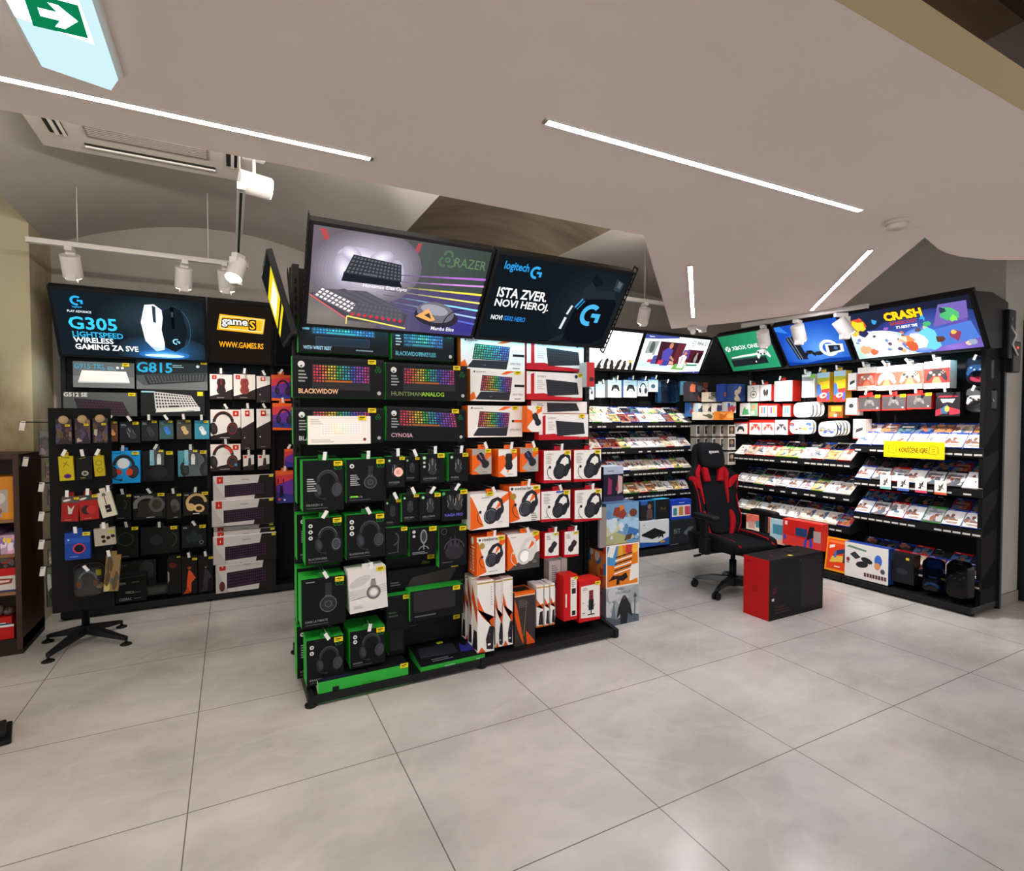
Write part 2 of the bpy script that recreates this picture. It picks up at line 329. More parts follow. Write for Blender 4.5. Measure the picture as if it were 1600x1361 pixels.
# ------------------------------------------------------------------ the room
FLOOR_M = floor_mat()
PLASTER = noise_mat('rough_plaster', '#7d6a4a', '#bdb295', 1.5, (.85, .95), 7, (1, 1, .6), .25, pos=(.3, .55))
WALL_M = noise_mat('painted_wall', '#a9a39c', '#b4aea7', 2.5, (.8, .9))
CEIL_M = noise_mat('ceiling_paint', '#e8dad2', '#eee0d8', .8, (.8, .9))
FASCIA_M = noise_mat('ceiling_edge_paint', '#ad9876', '#b8a380', .8, (.8, .9))
VAULT_M = noise_mat('vault_plaster', '#b4afa8', '#c2bdb5', .9, (.85, .95), 5, (1, 1, 1), .1)
VAULT2_M = noise_mat('bare_concrete_vault', '#7a6c5a', '#a09078', 1.8, (.85, .95), 6, (.6, 2.2, 1), .2)
def struct(o): o['kind'] = 'structure'; return o
b = MB(); b.box((-6, -5, -.1), (10, 8, 0), FLOOR_M); struct(b.obj('floor'))
b = MB(); b.box((-4, 5.45, 0), (8, 5.6, 3.6), WALL_M); struct(b.obj('wall_back'))
b = MB(); b.box((-1.42, 4.93, 0), (-1.235, 5.45, 3.6), PLASTER); b.box((-4, 4.93, 0), (-1.42, 5.1, 3.9), PLASTER); struct(b.obj('wall_left'))
b = MB(); b.box((5.42, 2.0, 0), (5.74, 5.45, 3.6), WALL_M); struct(b.obj('wall_right'))
b = MB(); b.box((5.74, 2.3, 0), (9.5, 2.45, 3.6), mat('#8c8680', 'matte')); struct(b.obj('wall_front'))
b = MB(); b.box((5.425, 1.988, 0), (5.735, 2.0, .09), mat('#8d8880', 'matte')); struct(b.obj('baseboard_right'))
b = MB(); b.box((5.755, 1.9, 0), (6.6, 2.3, 2.3), mat('#1d1d20', 'powder')); struct(b.obj('trim_1'))
# jack-arch vaults over the back of the room
def vault(name, x0, x1, z0, rise, m, y0=.8, y1=5.45, p=2.0):
    b = MB(); n = 20; A = []
    for i in range(n + 1):
        t = i / n; A.append((x0 + (x1 - x0) * t, z0 + rise * (1 - abs(2 * t - 1) ** p)))
    b.grid([[(x, y0, z) for x, z in A], [(x, y1, z) for x, z in A]], m)
    b.grid([[(x, y0, z + .12) for x, z in A], [(x, y1, z + .12) for x, z in A]], m)
    return struct(b.obj(name))
vault('ceiling_vault', -3.9, -1.235, 2.86, .75, VAULT_M, p=2.6)
vault('ceiling_vault', -1.235, 1.15, 2.86, .30, VAULT_M)
vault('ceiling_vault', 1.15, 2.52, 2.9, .14, VAULT2_M)
vault('ceiling_vault', 2.52, 5.9, 2.9, .25, VAULT_M)
vault('ceiling_vault', 5.9, 9.5, 2.9, .25, VAULT_M)
b = MB(); b.box((-6, -5, 3.55), (10, .8, 3.65), mat('#33241a', 'matte')); b.box((-6, .765, 2.75), (10, .8, 3.55), mat('#3a2a1e', 'matte')); struct(b.obj('ceiling_front'))
# dropped ceiling slab with its angled tongue
loop = [(-3.4, .76), (8.5, .76), (8.5, 1.1), (5.2, .98), (4.5, 1.25), (4.115, 1.439), (3.933, 1.533), (3.711, 1.58), (3.57, 1.582), (3.45, 1.568), (3.164, 1.5), (4.544, 2.779), (4.31, 3.561), (4.001, 4.164), (1.868, 2.143), (-3.4, 2.225)]
loop = [(x, y, CEIL) for x, y in loop]
b = MB(); b.prism(list(reversed(loop)), (0, 0, .125), CEIL_M, CEIL_M); b.poly([(-3.4, .7595, CEIL), (8.5, .7595, CEIL), (8.5, .7595, CEIL + .125), (-3.4, .7595, CEIL + .125)], FASCIA_M)
struct(b.obj('ceiling'))

# ------------------------------------------------------------------ ceiling fittings
LEDM = mat('#f6f4ff', 'emit%.1f' % LED_POWER); LEDW = mat('#fff0dc', 'emit%.1f' % LED_POWER)
def led(p0, p1, label, m, wd=.024):
    p0, p1 = Vector((*p0, CEIL)), Vector((*p1, CEIL)); d = p1 - p0; L = d.length; rz = math.atan2(d.y, d.x)
    r = empty('led_strip_light', p0, rz, label, 'light')
    c = MB(); c.box((-.012, -wd / 2 - .006, -.006), (L + .012, -wd / 2, 0), WHT); c.box((-.012, wd / 2, -.006), (L + .012, wd / 2 + .006, 0), WHT); c.box((-.012, -wd / 2, -.006), (0, wd / 2, 0), STEEL); c.box((L, -wd / 2, -.006), (L + .012, wd / 2, 0), STEEL); c.obj('channel', r)
    e = MB(); e.box((0, -wd / 2, -.005), (L, wd / 2, -.0005), m); e.obj('diffuser', r)
led((-1.9, 1.985), (.452, 1.966), 'long warm white light strip in the ceiling over the left aisle', LEDW)
led((.89, 1.472), (2.498, 1.44), 'cold white light strip in the ceiling before the green display', LEDM)
led((2.475, 2.424), (3.71, 3.59), 'slanting light strip along the left side of the ceiling tongue', LEDM)
led((3.123, 1.743), (4.363, 2.903), 'slanting light strip by the right edge of the ceiling tongue', LEDM)
# exit luminaire
r = empty('exit_sign', (-.36, 1.25, CEIL), 0, 'green and white lit exit arrow sign under the ceiling', 'sign')
c = MB(); c.box((-.075, -.55, -.012), (.115, .56, 0), WHT); c.obj('mounting_plate', r, bevel=.004)
c = MB(); W_ = mat('#e8fbff', 'emit3.2')
c.hexa([(-.05, -.52, -.05), (.085, -.52, -.05), (.085, .56, -.05), (-.05, .52, -.05), (-.065, -.54, -.012), (.1, -.54, -.012), (.1, .57, -.012), (-.065, .55, -.012)], mat('#b9d6dd', 'emit0.9'))
Q = [PZ(x, y, CEIL - .0501) - Vector((-.36, 1.25, CEIL)) for x, y in ((52, 40), (138, 60), (122, 8), (33, -16))]
def qb(s, t): return (Q[0] * (1 - s) + Q[1] * s) * (1 - t) + (Q[3] * (1 - s) + Q[2] * s) * t
c.poly([(-.05, -.5, -.0502), (.085, -.5, -.0502), (.085, .36, -.0502), (-.05, .33, -.0502)], W_)
dz = Vector((0, 0, -.0004)); c.poly([q + dz for q in Q], mat('#0b7a4f', 'emit0.75'))
c.poly([qb(s, t) + dz * 2 for s, t in ((.2, .62), (.55, .62), (.42, .85), (.6, .85), (.9, .5), (.6, .15), (.42, .15), (.55, .38), (.2, .38))], W_)
c.obj('lit_panel', r)
# smoke detector and small dome camera
r = empty('smoke_detector', (2.787, 1.437, CEIL), 0, 'round white smoke detector on the dropped ceiling', 'smoke detector')
c = MB(); c.lathe([(.052, 0), (.052, -.012), (.046, -.016)], mat('#cfc6bd', 'matte'), 24); c.obj('base', r)
c = MB(); c.lathe([(.044, -.016), (.040, -.034), (.024, -.040), (.0, -.040)], mat('#c8beb5', 'matte'), 24); c.obj('sensor_head', r)
r = empty('ceiling_camera', (4.05, 3.93, CEIL), 0, 'small white dome camera at the tip of the ceiling tongue', 'camera')
c = MB(); c.lathe([(.045, 0), (.045, -.03), (.03, -.045), (0, -.05)], WHT, 18); c.obj('base', r)
c = MB(); c.tube([(0, 0, -.04), (-.05, -.06, -.075)], .026, WHT, 12); c.obj('camera_body', r)
# air-conditioning cassette above the left aisle
r = empty('air_conditioner', (-.36, 3.2, 2.93), 0, 'white square ceiling air conditioner cassette above the left aisle', 'air conditioner')
c = MB(); c.box((-.5, -.5, 0), (.5, .5, .03), mat('#c9c2b9', 'matte')); c.box((-.40, -.42, .03), (.42, .42, .08), WHT); c.obj('casing', r, bevel=.008)
c = MB(); c.box((-.27, -.27, -.006), (.27, .27, -.0005), mat('#8d857c', 'matte'))
for i in range(26): c.box((-.26, -.26 + .02 * i, -.009), (.26, -.252 + .02 * i, -.006), mat('#9b938a', 'matte'))
c.obj('intake_grille', r)
for s in (-1, 1):
    c = MB(); c.box((s * .39 - .035, -.3, -.004), (s * .39 + .035, .3, -.0005), mat('#2c2926', 'matte')); c.box((s * .39 - .012, -.3, -.012), (s * .39 + .004, .3, -.004), WHT); c.box((s * .39 + .02, -.3, -.012), (s * .39 + .032, .3, -.004), WHT); c.obj('louvre', r)
    c = MB(); c.box((-.3, s * .39 - .03, -.004), (.3, s * .39 + .03, -.0005), mat('#2c2926', 'matte')); c.box((-.3, s * .39 - .008, -.012), (.3, s * .39 + .006, -.004), WHT); c.obj('louvre', r)
# lighting tracks
def track(p0, p1, label):
    p0, p1 = Vector(p0), Vector(p1); d = p1 - p0; r = empty('lighting_track', p0, math.atan2(d.y, d.x), label, 'lighting track')
    L = d.length; c = MB(); c.box((0, -.018, -.012), (L, -.007, .02), WHT); c.box((0, .007, -.012), (L, .018, .02), WHT); c.box((0, -.007, .008), (L, .007, .02), mat('#55524e', 'matte')); c.obj('rail', r)
    
    for x in (-.01, L):
        c = MB(); c.box((x, -.019, -.013), (x + .01, .019, .021), WHT); c.obj('end_cap', r)
    hz = 3.14 - p0.z if p0.z > CEIL else .03
    if p0.z > CEIL:
        for x in (.25, L - .25):
            c = MB(); c.tube([(x, 0, .02), (x, 0, hz - .02)], .003, WHT, 6); c.obj('suspension_rod', r)
track((-1.13, 4.5, 2.63), (.12, 4.5, 2.63), 'white lighting track running across above the left wall signs')
track((.06, 3.0, 2.63), (.06, 4.42, 2.63), 'white lighting track running away from camera above left aisle')
track((4.40, 3.62, 2.398), (4.53, 2.55, 2.398), 'white lighting track along the far ceiling edge beside lit signs')
track((3.3, 4.05, 2.63), (4.9, 4.05, 2.63), 'white lighting track behind the ceiling tongue')
def spotlight(loc, aim, label, on=True, power=1.0, col=(1, .95, .88), size=70, driver=True):
    loc = Vector(loc); r = empty('track_spotlight', loc, 0, label, 'spotlight', 'track spotlights'); K = 1.45
    aim = Vector(aim) - loc - Vector((0, 0, -.16)); aim.normalize(); a2 = Vector((aim.x, aim.y, 0)).normalized()
    c = MB(); c.box((-.02, -.05, -.045), (.02, .05, -.014), WHT)
    if driver: c.box((-.026, -.065, -.23), (.026, .0, -.045), WHT)
    c.obj('mount', r, bevel=.003, rot=(0, 0, math.atan2(a2.y, a2.x) + math.pi / 2))
    p0 = Vector((0, 0, -.17)) - aim * .05 + a2 * .05
    c = MB(); c.tube([(0, 0, -.045), p0], .008, WHT, 8); c.obj('arm', r)
    c = MB(); c.tube([p0 - aim * .07, p0 - aim * .064, p0 + aim * .07, p0 + aim * .075], .055, WHT, 24); c.obj('lamp_head', r)
    c = MB(); q = p0 + aim * .0755; c.tube([q, q + aim * .004], .048, mat('#fff2d8', 'emit%d' % (14 if on else 1)) if on else mat('#6a655e', 'gloss'), 20); c.obj('lens', r)
    if on: lamp('spot', 'SPOT', loc + q + aim * .012, loc + q + aim, SPOT_POWER * power, col, spot_size=math.radians(size), spot_blend=.6, shadow_soft_size=.03)
    return r
spotlight((-.92, 4.5, 2.63), (-.9, 5.1, 1.4), 'cylinder spotlight nearest the plaster wall on the cross track', power=.35)
spotlight((-.28, 4.5, 2.63), (-.4, 5.2, .9), 'cylinder spotlight in the middle of the cross track', power=.45)
spotlight((-.02, 4.44, 2.63), (.1, 5.2, .8), 'cylinder spotlight at the right end of the cross track', power=.55)
spotlight((.06, 4.15, 2.63), (-.55, 3.2, .3), 'glaring cylinder spotlight hanging off the end of the long track', power=.3)
sp = spotlight((.12, 3.05, 2.84), (1.6, 3.3, 2.6), 'white cylinder spotlight by the air conditioner', power=.2, driver=False)
b = MB(); b.tube([(0, 0, -.02), (0, 0, .33)], .008, WHT, 8); b.obj('suspension_rod', sp)
spotlight((4.43, 3.42, 2.39), (5.15, 3.75, 1.2), 'first white spotlight on the far track, before the green screen', power=1.1)
spotlight((4.465, 3.1, 2.39), (5.15, 3.2, 1.0), 'second white spotlight on the far track, before the blue screen', power=1.1)
spotlight((4.505, 2.74, 2.39), (5.15, 2.3, 1.15), 'third white spotlight on the far track, nearest the right wall', power=1.5, size=92)
spotlight((3.55, 4.05, 2.63), (3.8, 4.75, 1.2), 'white spotlight behind the ceiling tongue, left one', power=.9)
spotlight((4.35, 4.05, 2.63), (4.45, 4.75, 1.2), 'white spotlight behind the ceiling tongue, right one', power=.9)

# ------------------------------------------------------------------ racks
PERF = noise_mat('black_powder_panel', '#0b0b0d', '#121214', 30, (.5, .65), 2, spec=.15)
def rack(loc, rz, Wd, bays, depth, H, label, basez=(.018, .066)):
    r = empty('display_rack', loc, rz, label, 'display rack')
    c = MB(); c.box((0, 0, .04), (Wd, .025, H), PERF); c.obj('back_panel', r)
    c = MB(); c.box((0, -depth, basez[0]), (Wd, 0, basez[1]), BLK, u=BLK2); c.obj('base', r, bevel=.004)
    for x in bays:
        c = MB(); c.box((x - .015, -.03, 0), (x + .015, .0, H), BLK)
        c.obj('upright', r)
        c = MB(); c.tube([(x if 0 < x < Wd else (x + .03 if x <= 0 else x - .03), -depth + .05, 0), (x if 0 < x < Wd else (x + .03 if x <= 0 else x - .03), -depth + .05, .012)], .03, BLK2, 12); c.tube([(x if 0 < x < Wd else (x + .03 if x <= 0 else x - .03), -depth + .05, .012), (x if 0 < x < Wd else (x + .03 if x <= 0 else x - .03), -depth + .05, .022)], .012, BLK2, 8); c.obj('foot', r)
    return r
LR = rack((-1.13, 5.27, 0), 0, 2.0, (0, .96, 1.46, 2.0), .24, 2.0, 'black rack of peripherals against the back wall on the left')
MR = rack((2.7, 4.97, 0), 0, 2.15, (0, 1.15, 2.15), .45, 2.05, 'black game rack on the far wall behind the gaming chair')
FR = rack((5.37, 4.27, 0), -math.pi / 2, 1.31, (0, .65, 1.31), .44, 2.05, 'black rack on the right wall under the green and blue screens')
NR = rack((5.37, 2.955, 0), -math.pi / 2, .975, (0, .975), .44, 2.05, 'black rack on the right wall nearest the camera')
c = MB(); c.box((.945, -.30, .066), (.975, -.0305, 2.03), mat('#070708', 'matte')); c.obj('end_panel', NR)
# double-sided gondola
GY = 3.30
g = empty('gondola', (.315, GY, 0), 0, 'black double sided display stand full of boxes in the middle of the shop', 'display stand')
c = MB(); c.box((.03, -.015, .08), (2.01, .015, 2.3), PERF); c.obj('back_panel', g)
for x in (0, 1.005, 2.01):
    c = MB(); x0 = max(0, x - .02); c.box((x0, -.035, .02), (x0 + .035, .035, 2.36), BLK)
    for i in range(40): c.box((x0 + .012, -.0365, .3 + .05 * i), (x0 + .022, -.0352, .33 + .05 * i), mat('#050505', 'matte'))
    c.obj('upright', g)
for s in (-1, 1):
    y0, y1 = sorted((s * .04, s * .385)); c = MB(); c.box((.02, y0, .014), (2.02, y1, .056), BLK, u=BLK2); c.obj('base', g, bevel=.003)
    for x in (.035, 1.005, 2.005):
        c = MB(); c.hexa([(x - .014, s * .04 - .0, .012), (x + .014, s * .04, .012), (x + .014, s * .395, .012), (x - .014, s * .395, .012), (x - .014, s * .04, .11), (x + .014, s * .04, .11), (x + .014, s * .395, .058), (x - .014, s * .395, .058)], BLK); c.tube([(x, s * .365, 0), (x, s * .365, .012)], .03, BLK2, 12); c.tube([(x, s * .365, .01), (x, s * .365, .03)], .013, BLK2, 8); c.obj('foot', g)

# ------------------------------------------------------------------ lit signs above the racks
def header(loc, rz, w, zb, zt, lean, ops, bg, k, label, lit='#8fe4ff', under=True, rail=(), th=.07, bd=.02, upow=1.0):
    r = empty('lit_sign', loc, rz, label, 'lit sign')
    V = Vector((0, -lean, zt - zb)); hh = V.length; V.normalize(); U = Vector((1, 0, 0)); N = U.cross(V); O = Vector((0, 0, zb))
    c = MB(); B = -N * th
    P = [O, O + U * w, O + U * w + B, O + B]; T = [p + V * hh for p in P]
    c.hexa(P + T, BLK); c.obj('housing', r, bevel=.003)
    c = MB(); O2 = O + U * bd + V * bd + N * .0006; fin = 'emit%.2f' % (k * .72)
    art(c, O2, U, V, N, w - 2 * bd, hh - 2 * bd, [('R', bg, 0, 0, 1, 1)] + ops, fin, 0); c.obj('lit_panel', r)
    if under:
        c = MB(); q = O + Vector((0, .02, .012)); c.box((.03, q.y - .008, q.z), (w - .03, q.y + .008, q.z + .003), BLK, d=mat(lit, 'emit%.1f' % (26 * upow))); c.obj('under_light', r)
    for x in rail:
        c = MB(); A = O + U * x - V * .03
        for d0, d1 in ((-.012, -.004), (.03, .038)):
            c.hexa([A - N * d1, A + U * .004 - N * d1, A + U * .004 - N * d0, A - N * d0] + [p + V * (hh + .06) for p in (A - N * d1, A + U * .004 - N * d1, A + U * .004 - N * d0, A - N * d0)], BLK)
        n = 17
        for i in range(n + 1):
            Q = A + V * ((hh + .05) * i / n); c.hexa([Q - N * .03, Q + U * .004 - N * .03, Q + U * .004 + N * .004, Q + N * .004] + [p + V * .01 for p in (Q - N * .03, Q + U * .004 - N * .03, Q + U * .004 + N * .004, Q + N * .004)], BLK)
        c.obj('slotted_bracket', r)
    return r
W = '#ffffff'
# keyboard and mouse scene
beams = [('BM', '#57566a', a, .40, y0, 1, y1, t) for a, y0, y1, t in (('#b46ad0', .62, .70, .025), ('#d48ae0', .55, .62, .022), ('#f4e04a', .50, .52, .024), ('#f6ea70', .455, .42, .02), ('#8adcf4', .40, .33, .022), ('#a8c8f8', .34, .24, .02), ('#5a6ad0', .29, .16, .02))]
smoke = [('GR', '#6c6570', '#e6e0f2', .29, .64, .56, .40, 10, 18), ('GR', '#b8b0c6', '#f4f0fc', .27, .73, .26, .12, -8, 7), ('GR', '#aaa2b6', '#ece6f6', .17, .62, .10, .17, 10, 6), ('GR', '#b0a8bc', '#e8e2f4', .45, .62, .09, .16, 0, 6), ('GR', '#b4acc2', '#f0ecfa', .36, .78, .12, .07, 20, 5), ('GR', '#b4acc2', '#f0ecfa', .20, .78, .10, .07, -20, 5)]
header((.345, 3.08, 0), 0, .985, 1.985, 2.44, .33, [('GL', '#6a5f68', '#3a4640', 0, .5, 1, 1, 22), ('GL', '#6f676a', '#40396e', 0, 0, 1, .5, 22), ('GR', '#4a4468', '#3a3484', .95, .1, .55, .34, 10, 9), ('GR', '#66605f', '#807873', .1, .12, .55, .26, 0, 9),
    ('P', '#b04848', [(.03, .98), (.06, .98), (.14, .66), (.12, .66)]), ('P', '#a04a50', [(.55, .98), (.575, .98), (.52, .6), (.5, .62)])] + smoke + beams + [
    ('P', '#1d2026', [(.16, .50), (.50, .50), (.47, .60), (.17, .60)]), ('K', '#2b3038', [(.17, .58), (.49, .56), (.475, .74), (.21, .78)], 5, 14, 'grey'),
    ('T', W, .28, .45, .05, 'Huntsman Elite Opto', .25, 0),
    ('P', '#4a4650', [(.0, .34), (.22, .08), (.55, .06), (.56, .2), (.18, .42)]), ('K', '#6a646c', [(.02, .32), (.22, .16), (.28, .26), (.06, .42)], 3, 9, 'white'), ('K', '#55505a', [(.22, .14), (.54, .12), (.52, .26), (.26, .3)], 3, 11, 'grey'), ('K', '#55505a', [(.08, .40), (.28, .28), (.5, .27), (.3, .42)], 3, 12, 'grey')] +
    [('E', '#d03040', .24 + .035 * i, .155 - .004 * i, .018, .018) for i in range(9)] + [('L', '#e06060', 0, .33, .21, .1, .012), ('L', '#f4e46a', .21, .13, .56, .04, .016), ('L', '#f4e46a', .21, .13, .21, .04, .01),
    ('E', '#2e2a36', .74, .21, .26, .12, -6), ('E', '#6d6a74', .73, .26, .22, .12, -8), ('E', '#9b98a4', .72, .29, .16, .06, -8), ('P', '#e8a860', [(.61, .2), (.68, .3), (.735, .17), (.7, .15)]), ('P', '#3a3640', [(.66, .22), (.69, .25), (.71, .18)]), ('A', '#2a2634', .9, .12, .2, .012, 90, 200),
    ('T', W, .72, .05, .045, 'Mamba Elite', .15, 0), ('S3', '#4f6a50', .735, .86, .12), ('T', '#5f7a5c', .78, .80, .1, 'RAZER', .2, 0)], '#57505a', 1.15, 'lit sign with light beams and glowing keyboards atop the middle stand', rail=(-.006,))
header((1.342, 3.08, 0), 0, .985, 1.985, 2.44, .33, [('GR', '#12181e', '#252c33', .78, .5, .7, .6, 0, 14), ('T', '#2a9ae0', .05, .82, .12, 'logitech', .17, 1), ('G', '#30a8ea', .275, .855, .075),
    ('T', W, .05, .52, .12, 'ISTA ZVER.', .36), ('T', W, .05, .38, .12, 'NOVI HEROJ.', .43), ('T', W, .05, .24, .06, 'NOVI', .08), ('T', '#2a8ae0', .14, .24, .06, 'G502 HERO', .16),
    ('P', '#0e1216', [(.62, .1), (.66, .62), (.74, .74), (.9, .74), (.97, .62), (.97, .12), (.86, .02), (.72, .02)]), ('P', '#22282e', [(.66, .6), (.67, .74), (.73, .88), (.76, .74), (.92, .76), (.95, .66), (.8, .64)]), ('P', '#12171c', [(.7, .86), (.72, .96), (.8, .84), (.75, .78)]), ('P', '#30383e', [(.9, .78), (.9, .92), (.97, .88), (.96, .76)]), ('P', '#55606a', [(.92, .82), (.92, .9), (.955, .87), (.95, .8)]),
    ('L', '#d8e4ea', .585, .2, .6, .36, .035), ('L', '#d8e4ea', .6, .4, .62, .52, .03), ('L', '#3a9ad4', .645, .5, .685, .62, .025), ('L', '#2a7ab4', .665, .48, .705, .6, .018), ('P', '#20262c', [(.5, 0), (.64, .16), (.62, .04)]), ('G', '#4ab4ea', .79, .42, .15)], '#12181e', 1.05, 'dark lit sign reading ISTA ZVER NOVI HEROJ with a black mouse', rail=(.988,))
header((2.33, 3.53, 0), math.pi, 1.98, 1.985, 2.44, .33, [('P', '#f4d818', [(0, 0), (.4, 0), (.5, 1), (0, 1)])], '#15161a', 1.0, 'lit sign on the far side of the middle stand', rail=(-.006, 1.985))
header((.29, 3.60, 0), -math.pi / 2, .55, 1.93, 2.36, .12, [('P', '#e8d020', [(0, .1), (1, .3), (1, .85), (0, .7)]), ('P', '#fdf6d8', [(.1, .35), (.9, .5), (.9, .72), (.1, .6)]), ('L', '#202020', 0, .2, 1, .4, .06)], '#17181a', 1.1, 'narrow yellow lit sign on the left end of the middle stand', under=False, th=.03)
# left wall signs
header((-1.125, 5.12, 0), 0, .965, 1.96, 2.42, .28, [('GR', '#131b22', '#2f3f4a', .66, .66, .8, .42, 0, 14), ('GR', '#1c2830', '#2c6cb0', .70, .12, .62, .3, 0, 14), ('GR', '#2a6ab0', '#6cc4f4', .70, .07, .34, .08, 0, 5), ('E', '#c8f0ff', .70, .055, .27, .028),
    ('G', '#2aa4e0', .145, .86, .075), ('T', '#2aa4e0', .115, .745, .035, 'logitech', .07), ('T', '#d8e4ea', .08, .68, .035, 'PLAY ADVANCE', .15),
    ('T', '#38c0ea', .075, .42, .2, 'G305', .345), ('T', '#30a8d8', .09, .30, .09, 'LIGHTSPEED', .33), ('T', W, .09, .21, .085, 'WIRELESS', .26), ('T', W, .095, .10, .09, 'GAMING ZA SVE', .42),
    ('P', '#f4fbff', [(.585, .88), (.65, .9), (.70, .82), (.715, .4), (.70, .16), (.64, .13), (.57, .3), (.55, .6)]), ('P', '#2a3640', [(.635, .88), (.66, .86), (.655, .6), (.635, .62)]), ('P', '#b8d4e8', [(.57, .3), (.6, .22), (.7, .18), (.64, .13)]),
    ('P', '#141b22', [(.715, .82), (.78, .88), (.845, .82), (.875, .5), (.85, .24), (.78, .13), (.71, .2), (.69, .5)]), ('P', '#060a0e', [(.76, .88), (.785, .88), (.785, .52), (.765, .52)]), ('P', '#3a4852', [(.765, .8), (.78, .8), (.78, .72), (.765, .72)]), ('A', '#2c5a80', .78, .5, .37, .012, -50, 60, .6), ('G', '#8fd0ea', .79, .31, .05)], '#131b22', 1.25, 'wide lit sign with blue lettering and a black and white mouse', upow=1.1)
header((-.155, 5.12, 0), 0, .485, 1.96, 2.42, .28, [('P', '#f2a818', [(.1, .56), (.86, .53), (.89, .80), (.15, .83)]), ('P', '#fbe8b0', [(.14, .585), (.845, .56), (.87, .785), (.165, .805)]), ('P', '#f2b020', [(.155, .6), (.835, .575), (.855, .775), (.18, .795)]),
    *[('T', '#141414', .18 + dx, .62 + dy, .13, 'game', .42) for dx in (-.012, 0, .012) for dy in (-.018, 0, .018)], ('T', W, .18, .62, .13, 'game', .42), *[('T', '#141414', .63 + dx, .605 + dy, .15, 'S', .18) for dx in (-.02, 0, .02) for dy in (-.022, 0, .022)], ('T', '#f6bc20', .63, .605, .15, 'S', .18), ('T', '#f2a820', .13, .26, .105, 'WWW.GAMES.RS', .74, 1)], '#1b1613', 1.2, 'square dark lit sign with a yellow logo above white boxes', upow=.5)
header((.335, 5.12, 0), 0, .535, 1.96, 2.42, .28, [], '#121113', .5, 'blank dark sign panel half hidden behind the middle stand', under=False)
# far wall and right wall signs
header((2.985, 4.72, 0), 0, .985, 2.03, 2.44, .2, [('E', '#2a2624', .52 + .085 * i, .08 + .03 * (i % 2), .07, .17, 20 * (i % 3) - 20) for i in range(6)] + [('E', '#d8d4d0', .55 + .09 * i, .14, .05, .08) for i in range(5)] + [('P', '#c8a060', [(.86, .18), (.98, .3), (.96, .2)]), ('P', '#c8ccf0', [(.9, .86), (1, .7), (1, 1), (.94, 1)])], '#f6f8f4', 2.0, 'blank white lit sign with dark figures along its lower edge', upow=1.6)
def man(x, s, shirt, short, skin='#b0785a'):
    return [('E', skin, x + .02 * s, .80 * s - .02, .07 * s, .09 * s), ('P', shirt, [(x - .07 * s, .35 * s), (x + .06 * s, .32 * s), (x + .07 * s, .66 * s), (x - .02 * s, .72 * s), (x - .09 * s, .6 * s)]), ('P', skin, [(x + .06 * s, .5 * s), (x + .14 * s, .36 * s), (x + .12 * s, .33 * s), (x + .05 * s, .42 * s)]), ('P', short, [(x - .07 * s, .35 * s), (x + .06 * s, .32 * s), (x + .05 * s, .18 * s), (x - .08 * s, .18 * s)])]
header((3.98, 4.72, 0), 0, 1.0, 2.03, 2.44, .2, [('P', '#3c4488', [(0, 1), (.0, .88), (.2, .9), (.5, .96), (.5, 1)]), ('T', W, .05, .925, .04, 'PlayStation', .12, 0), ('P', '#d8e4ec', [(.5, .92), (1, .78), (1, .84), (.6, 1)]), ('P', '#bcd8e8', [(.0, .1), (.5, .1), (.4, .2), (0, .3)]), ('P', '#3a3c78', [(.6, 0), (1, 0), (1, .07)]),
    ('P', '#8a9490', [(.05, .40), (.2, .45), (.22, .85), (.07, .82)]), ('E', '#4a5450', .14, .66, .08, .16), ('P', '#d6d8dc', [(.03, .25), (.18, .25), (.17, .5), (.04, .48)]), ('P', '#a83a4a', [(.12, .24), (.22, .24), (.21, .34), (.13, .32)]), ('P', '#4a4a8a', [(.18, .2), (.26, .2), (.26, .45), (.2, .44)]),
    ('P', '#3a1c26', [(.26, .2), (.62, .2), (.64, .84), (.24, .84)]), ('P', '#5a2430', [(.5, .2), (.62, .2), (.64, .84), (.52, .8)])] + man(.40, .95, '#4a4498', '#3a3a86') + [('P', '#b83848', [(.28, .2), (.36, .2), (.36, .34), (.29, .32)]), ('P', '#e09a80', [(.46, .22), (.54, .22), (.52, .3), (.46, .32)]),
    ('P', '#481a24', [(.70, .3), (.94, .3), (.96, .68), (.70, .68)]), ('P', '#2a1016', [(.8, .3), (.94, .3), (.96, .6), (.82, .6)]), ('E', '#8a8284', .86, .42, .06, .12), ('E', '#9a7a70', .865, .56, .035, .05), ('P', '#5a3a80', [(.62, .4), (.74, .4), (.74, .66), (.64, .66)]), ('P', '#6aa04a', [(.52, .08), (.72, .08), (.72, .26), (.56, .24)])] + man(.66, .72, '#e8ecf2', '#f0f0f4') + [('L', '#b84848', .64, .26, .65, .46, .03), ('P', '#2c7a58', [(.74, .2), (.92, .22), (.92, .27), (.74, .25)]),
    ('A', '#4a4a52', .755, .86, .07, .014, 0, 360), ('T', '#4a4a52', .735, .84, .04, 'EA', .04), ('T', '#2a2a30', .81, .82, .1, 'FIFA 21', .16), ('T', '#c8ccf8', .9, .02, .03, 'EA', .05, 0)], '#e6eef0', 1.5, 'lit football poster sign with players on pale background', upow=1.8)
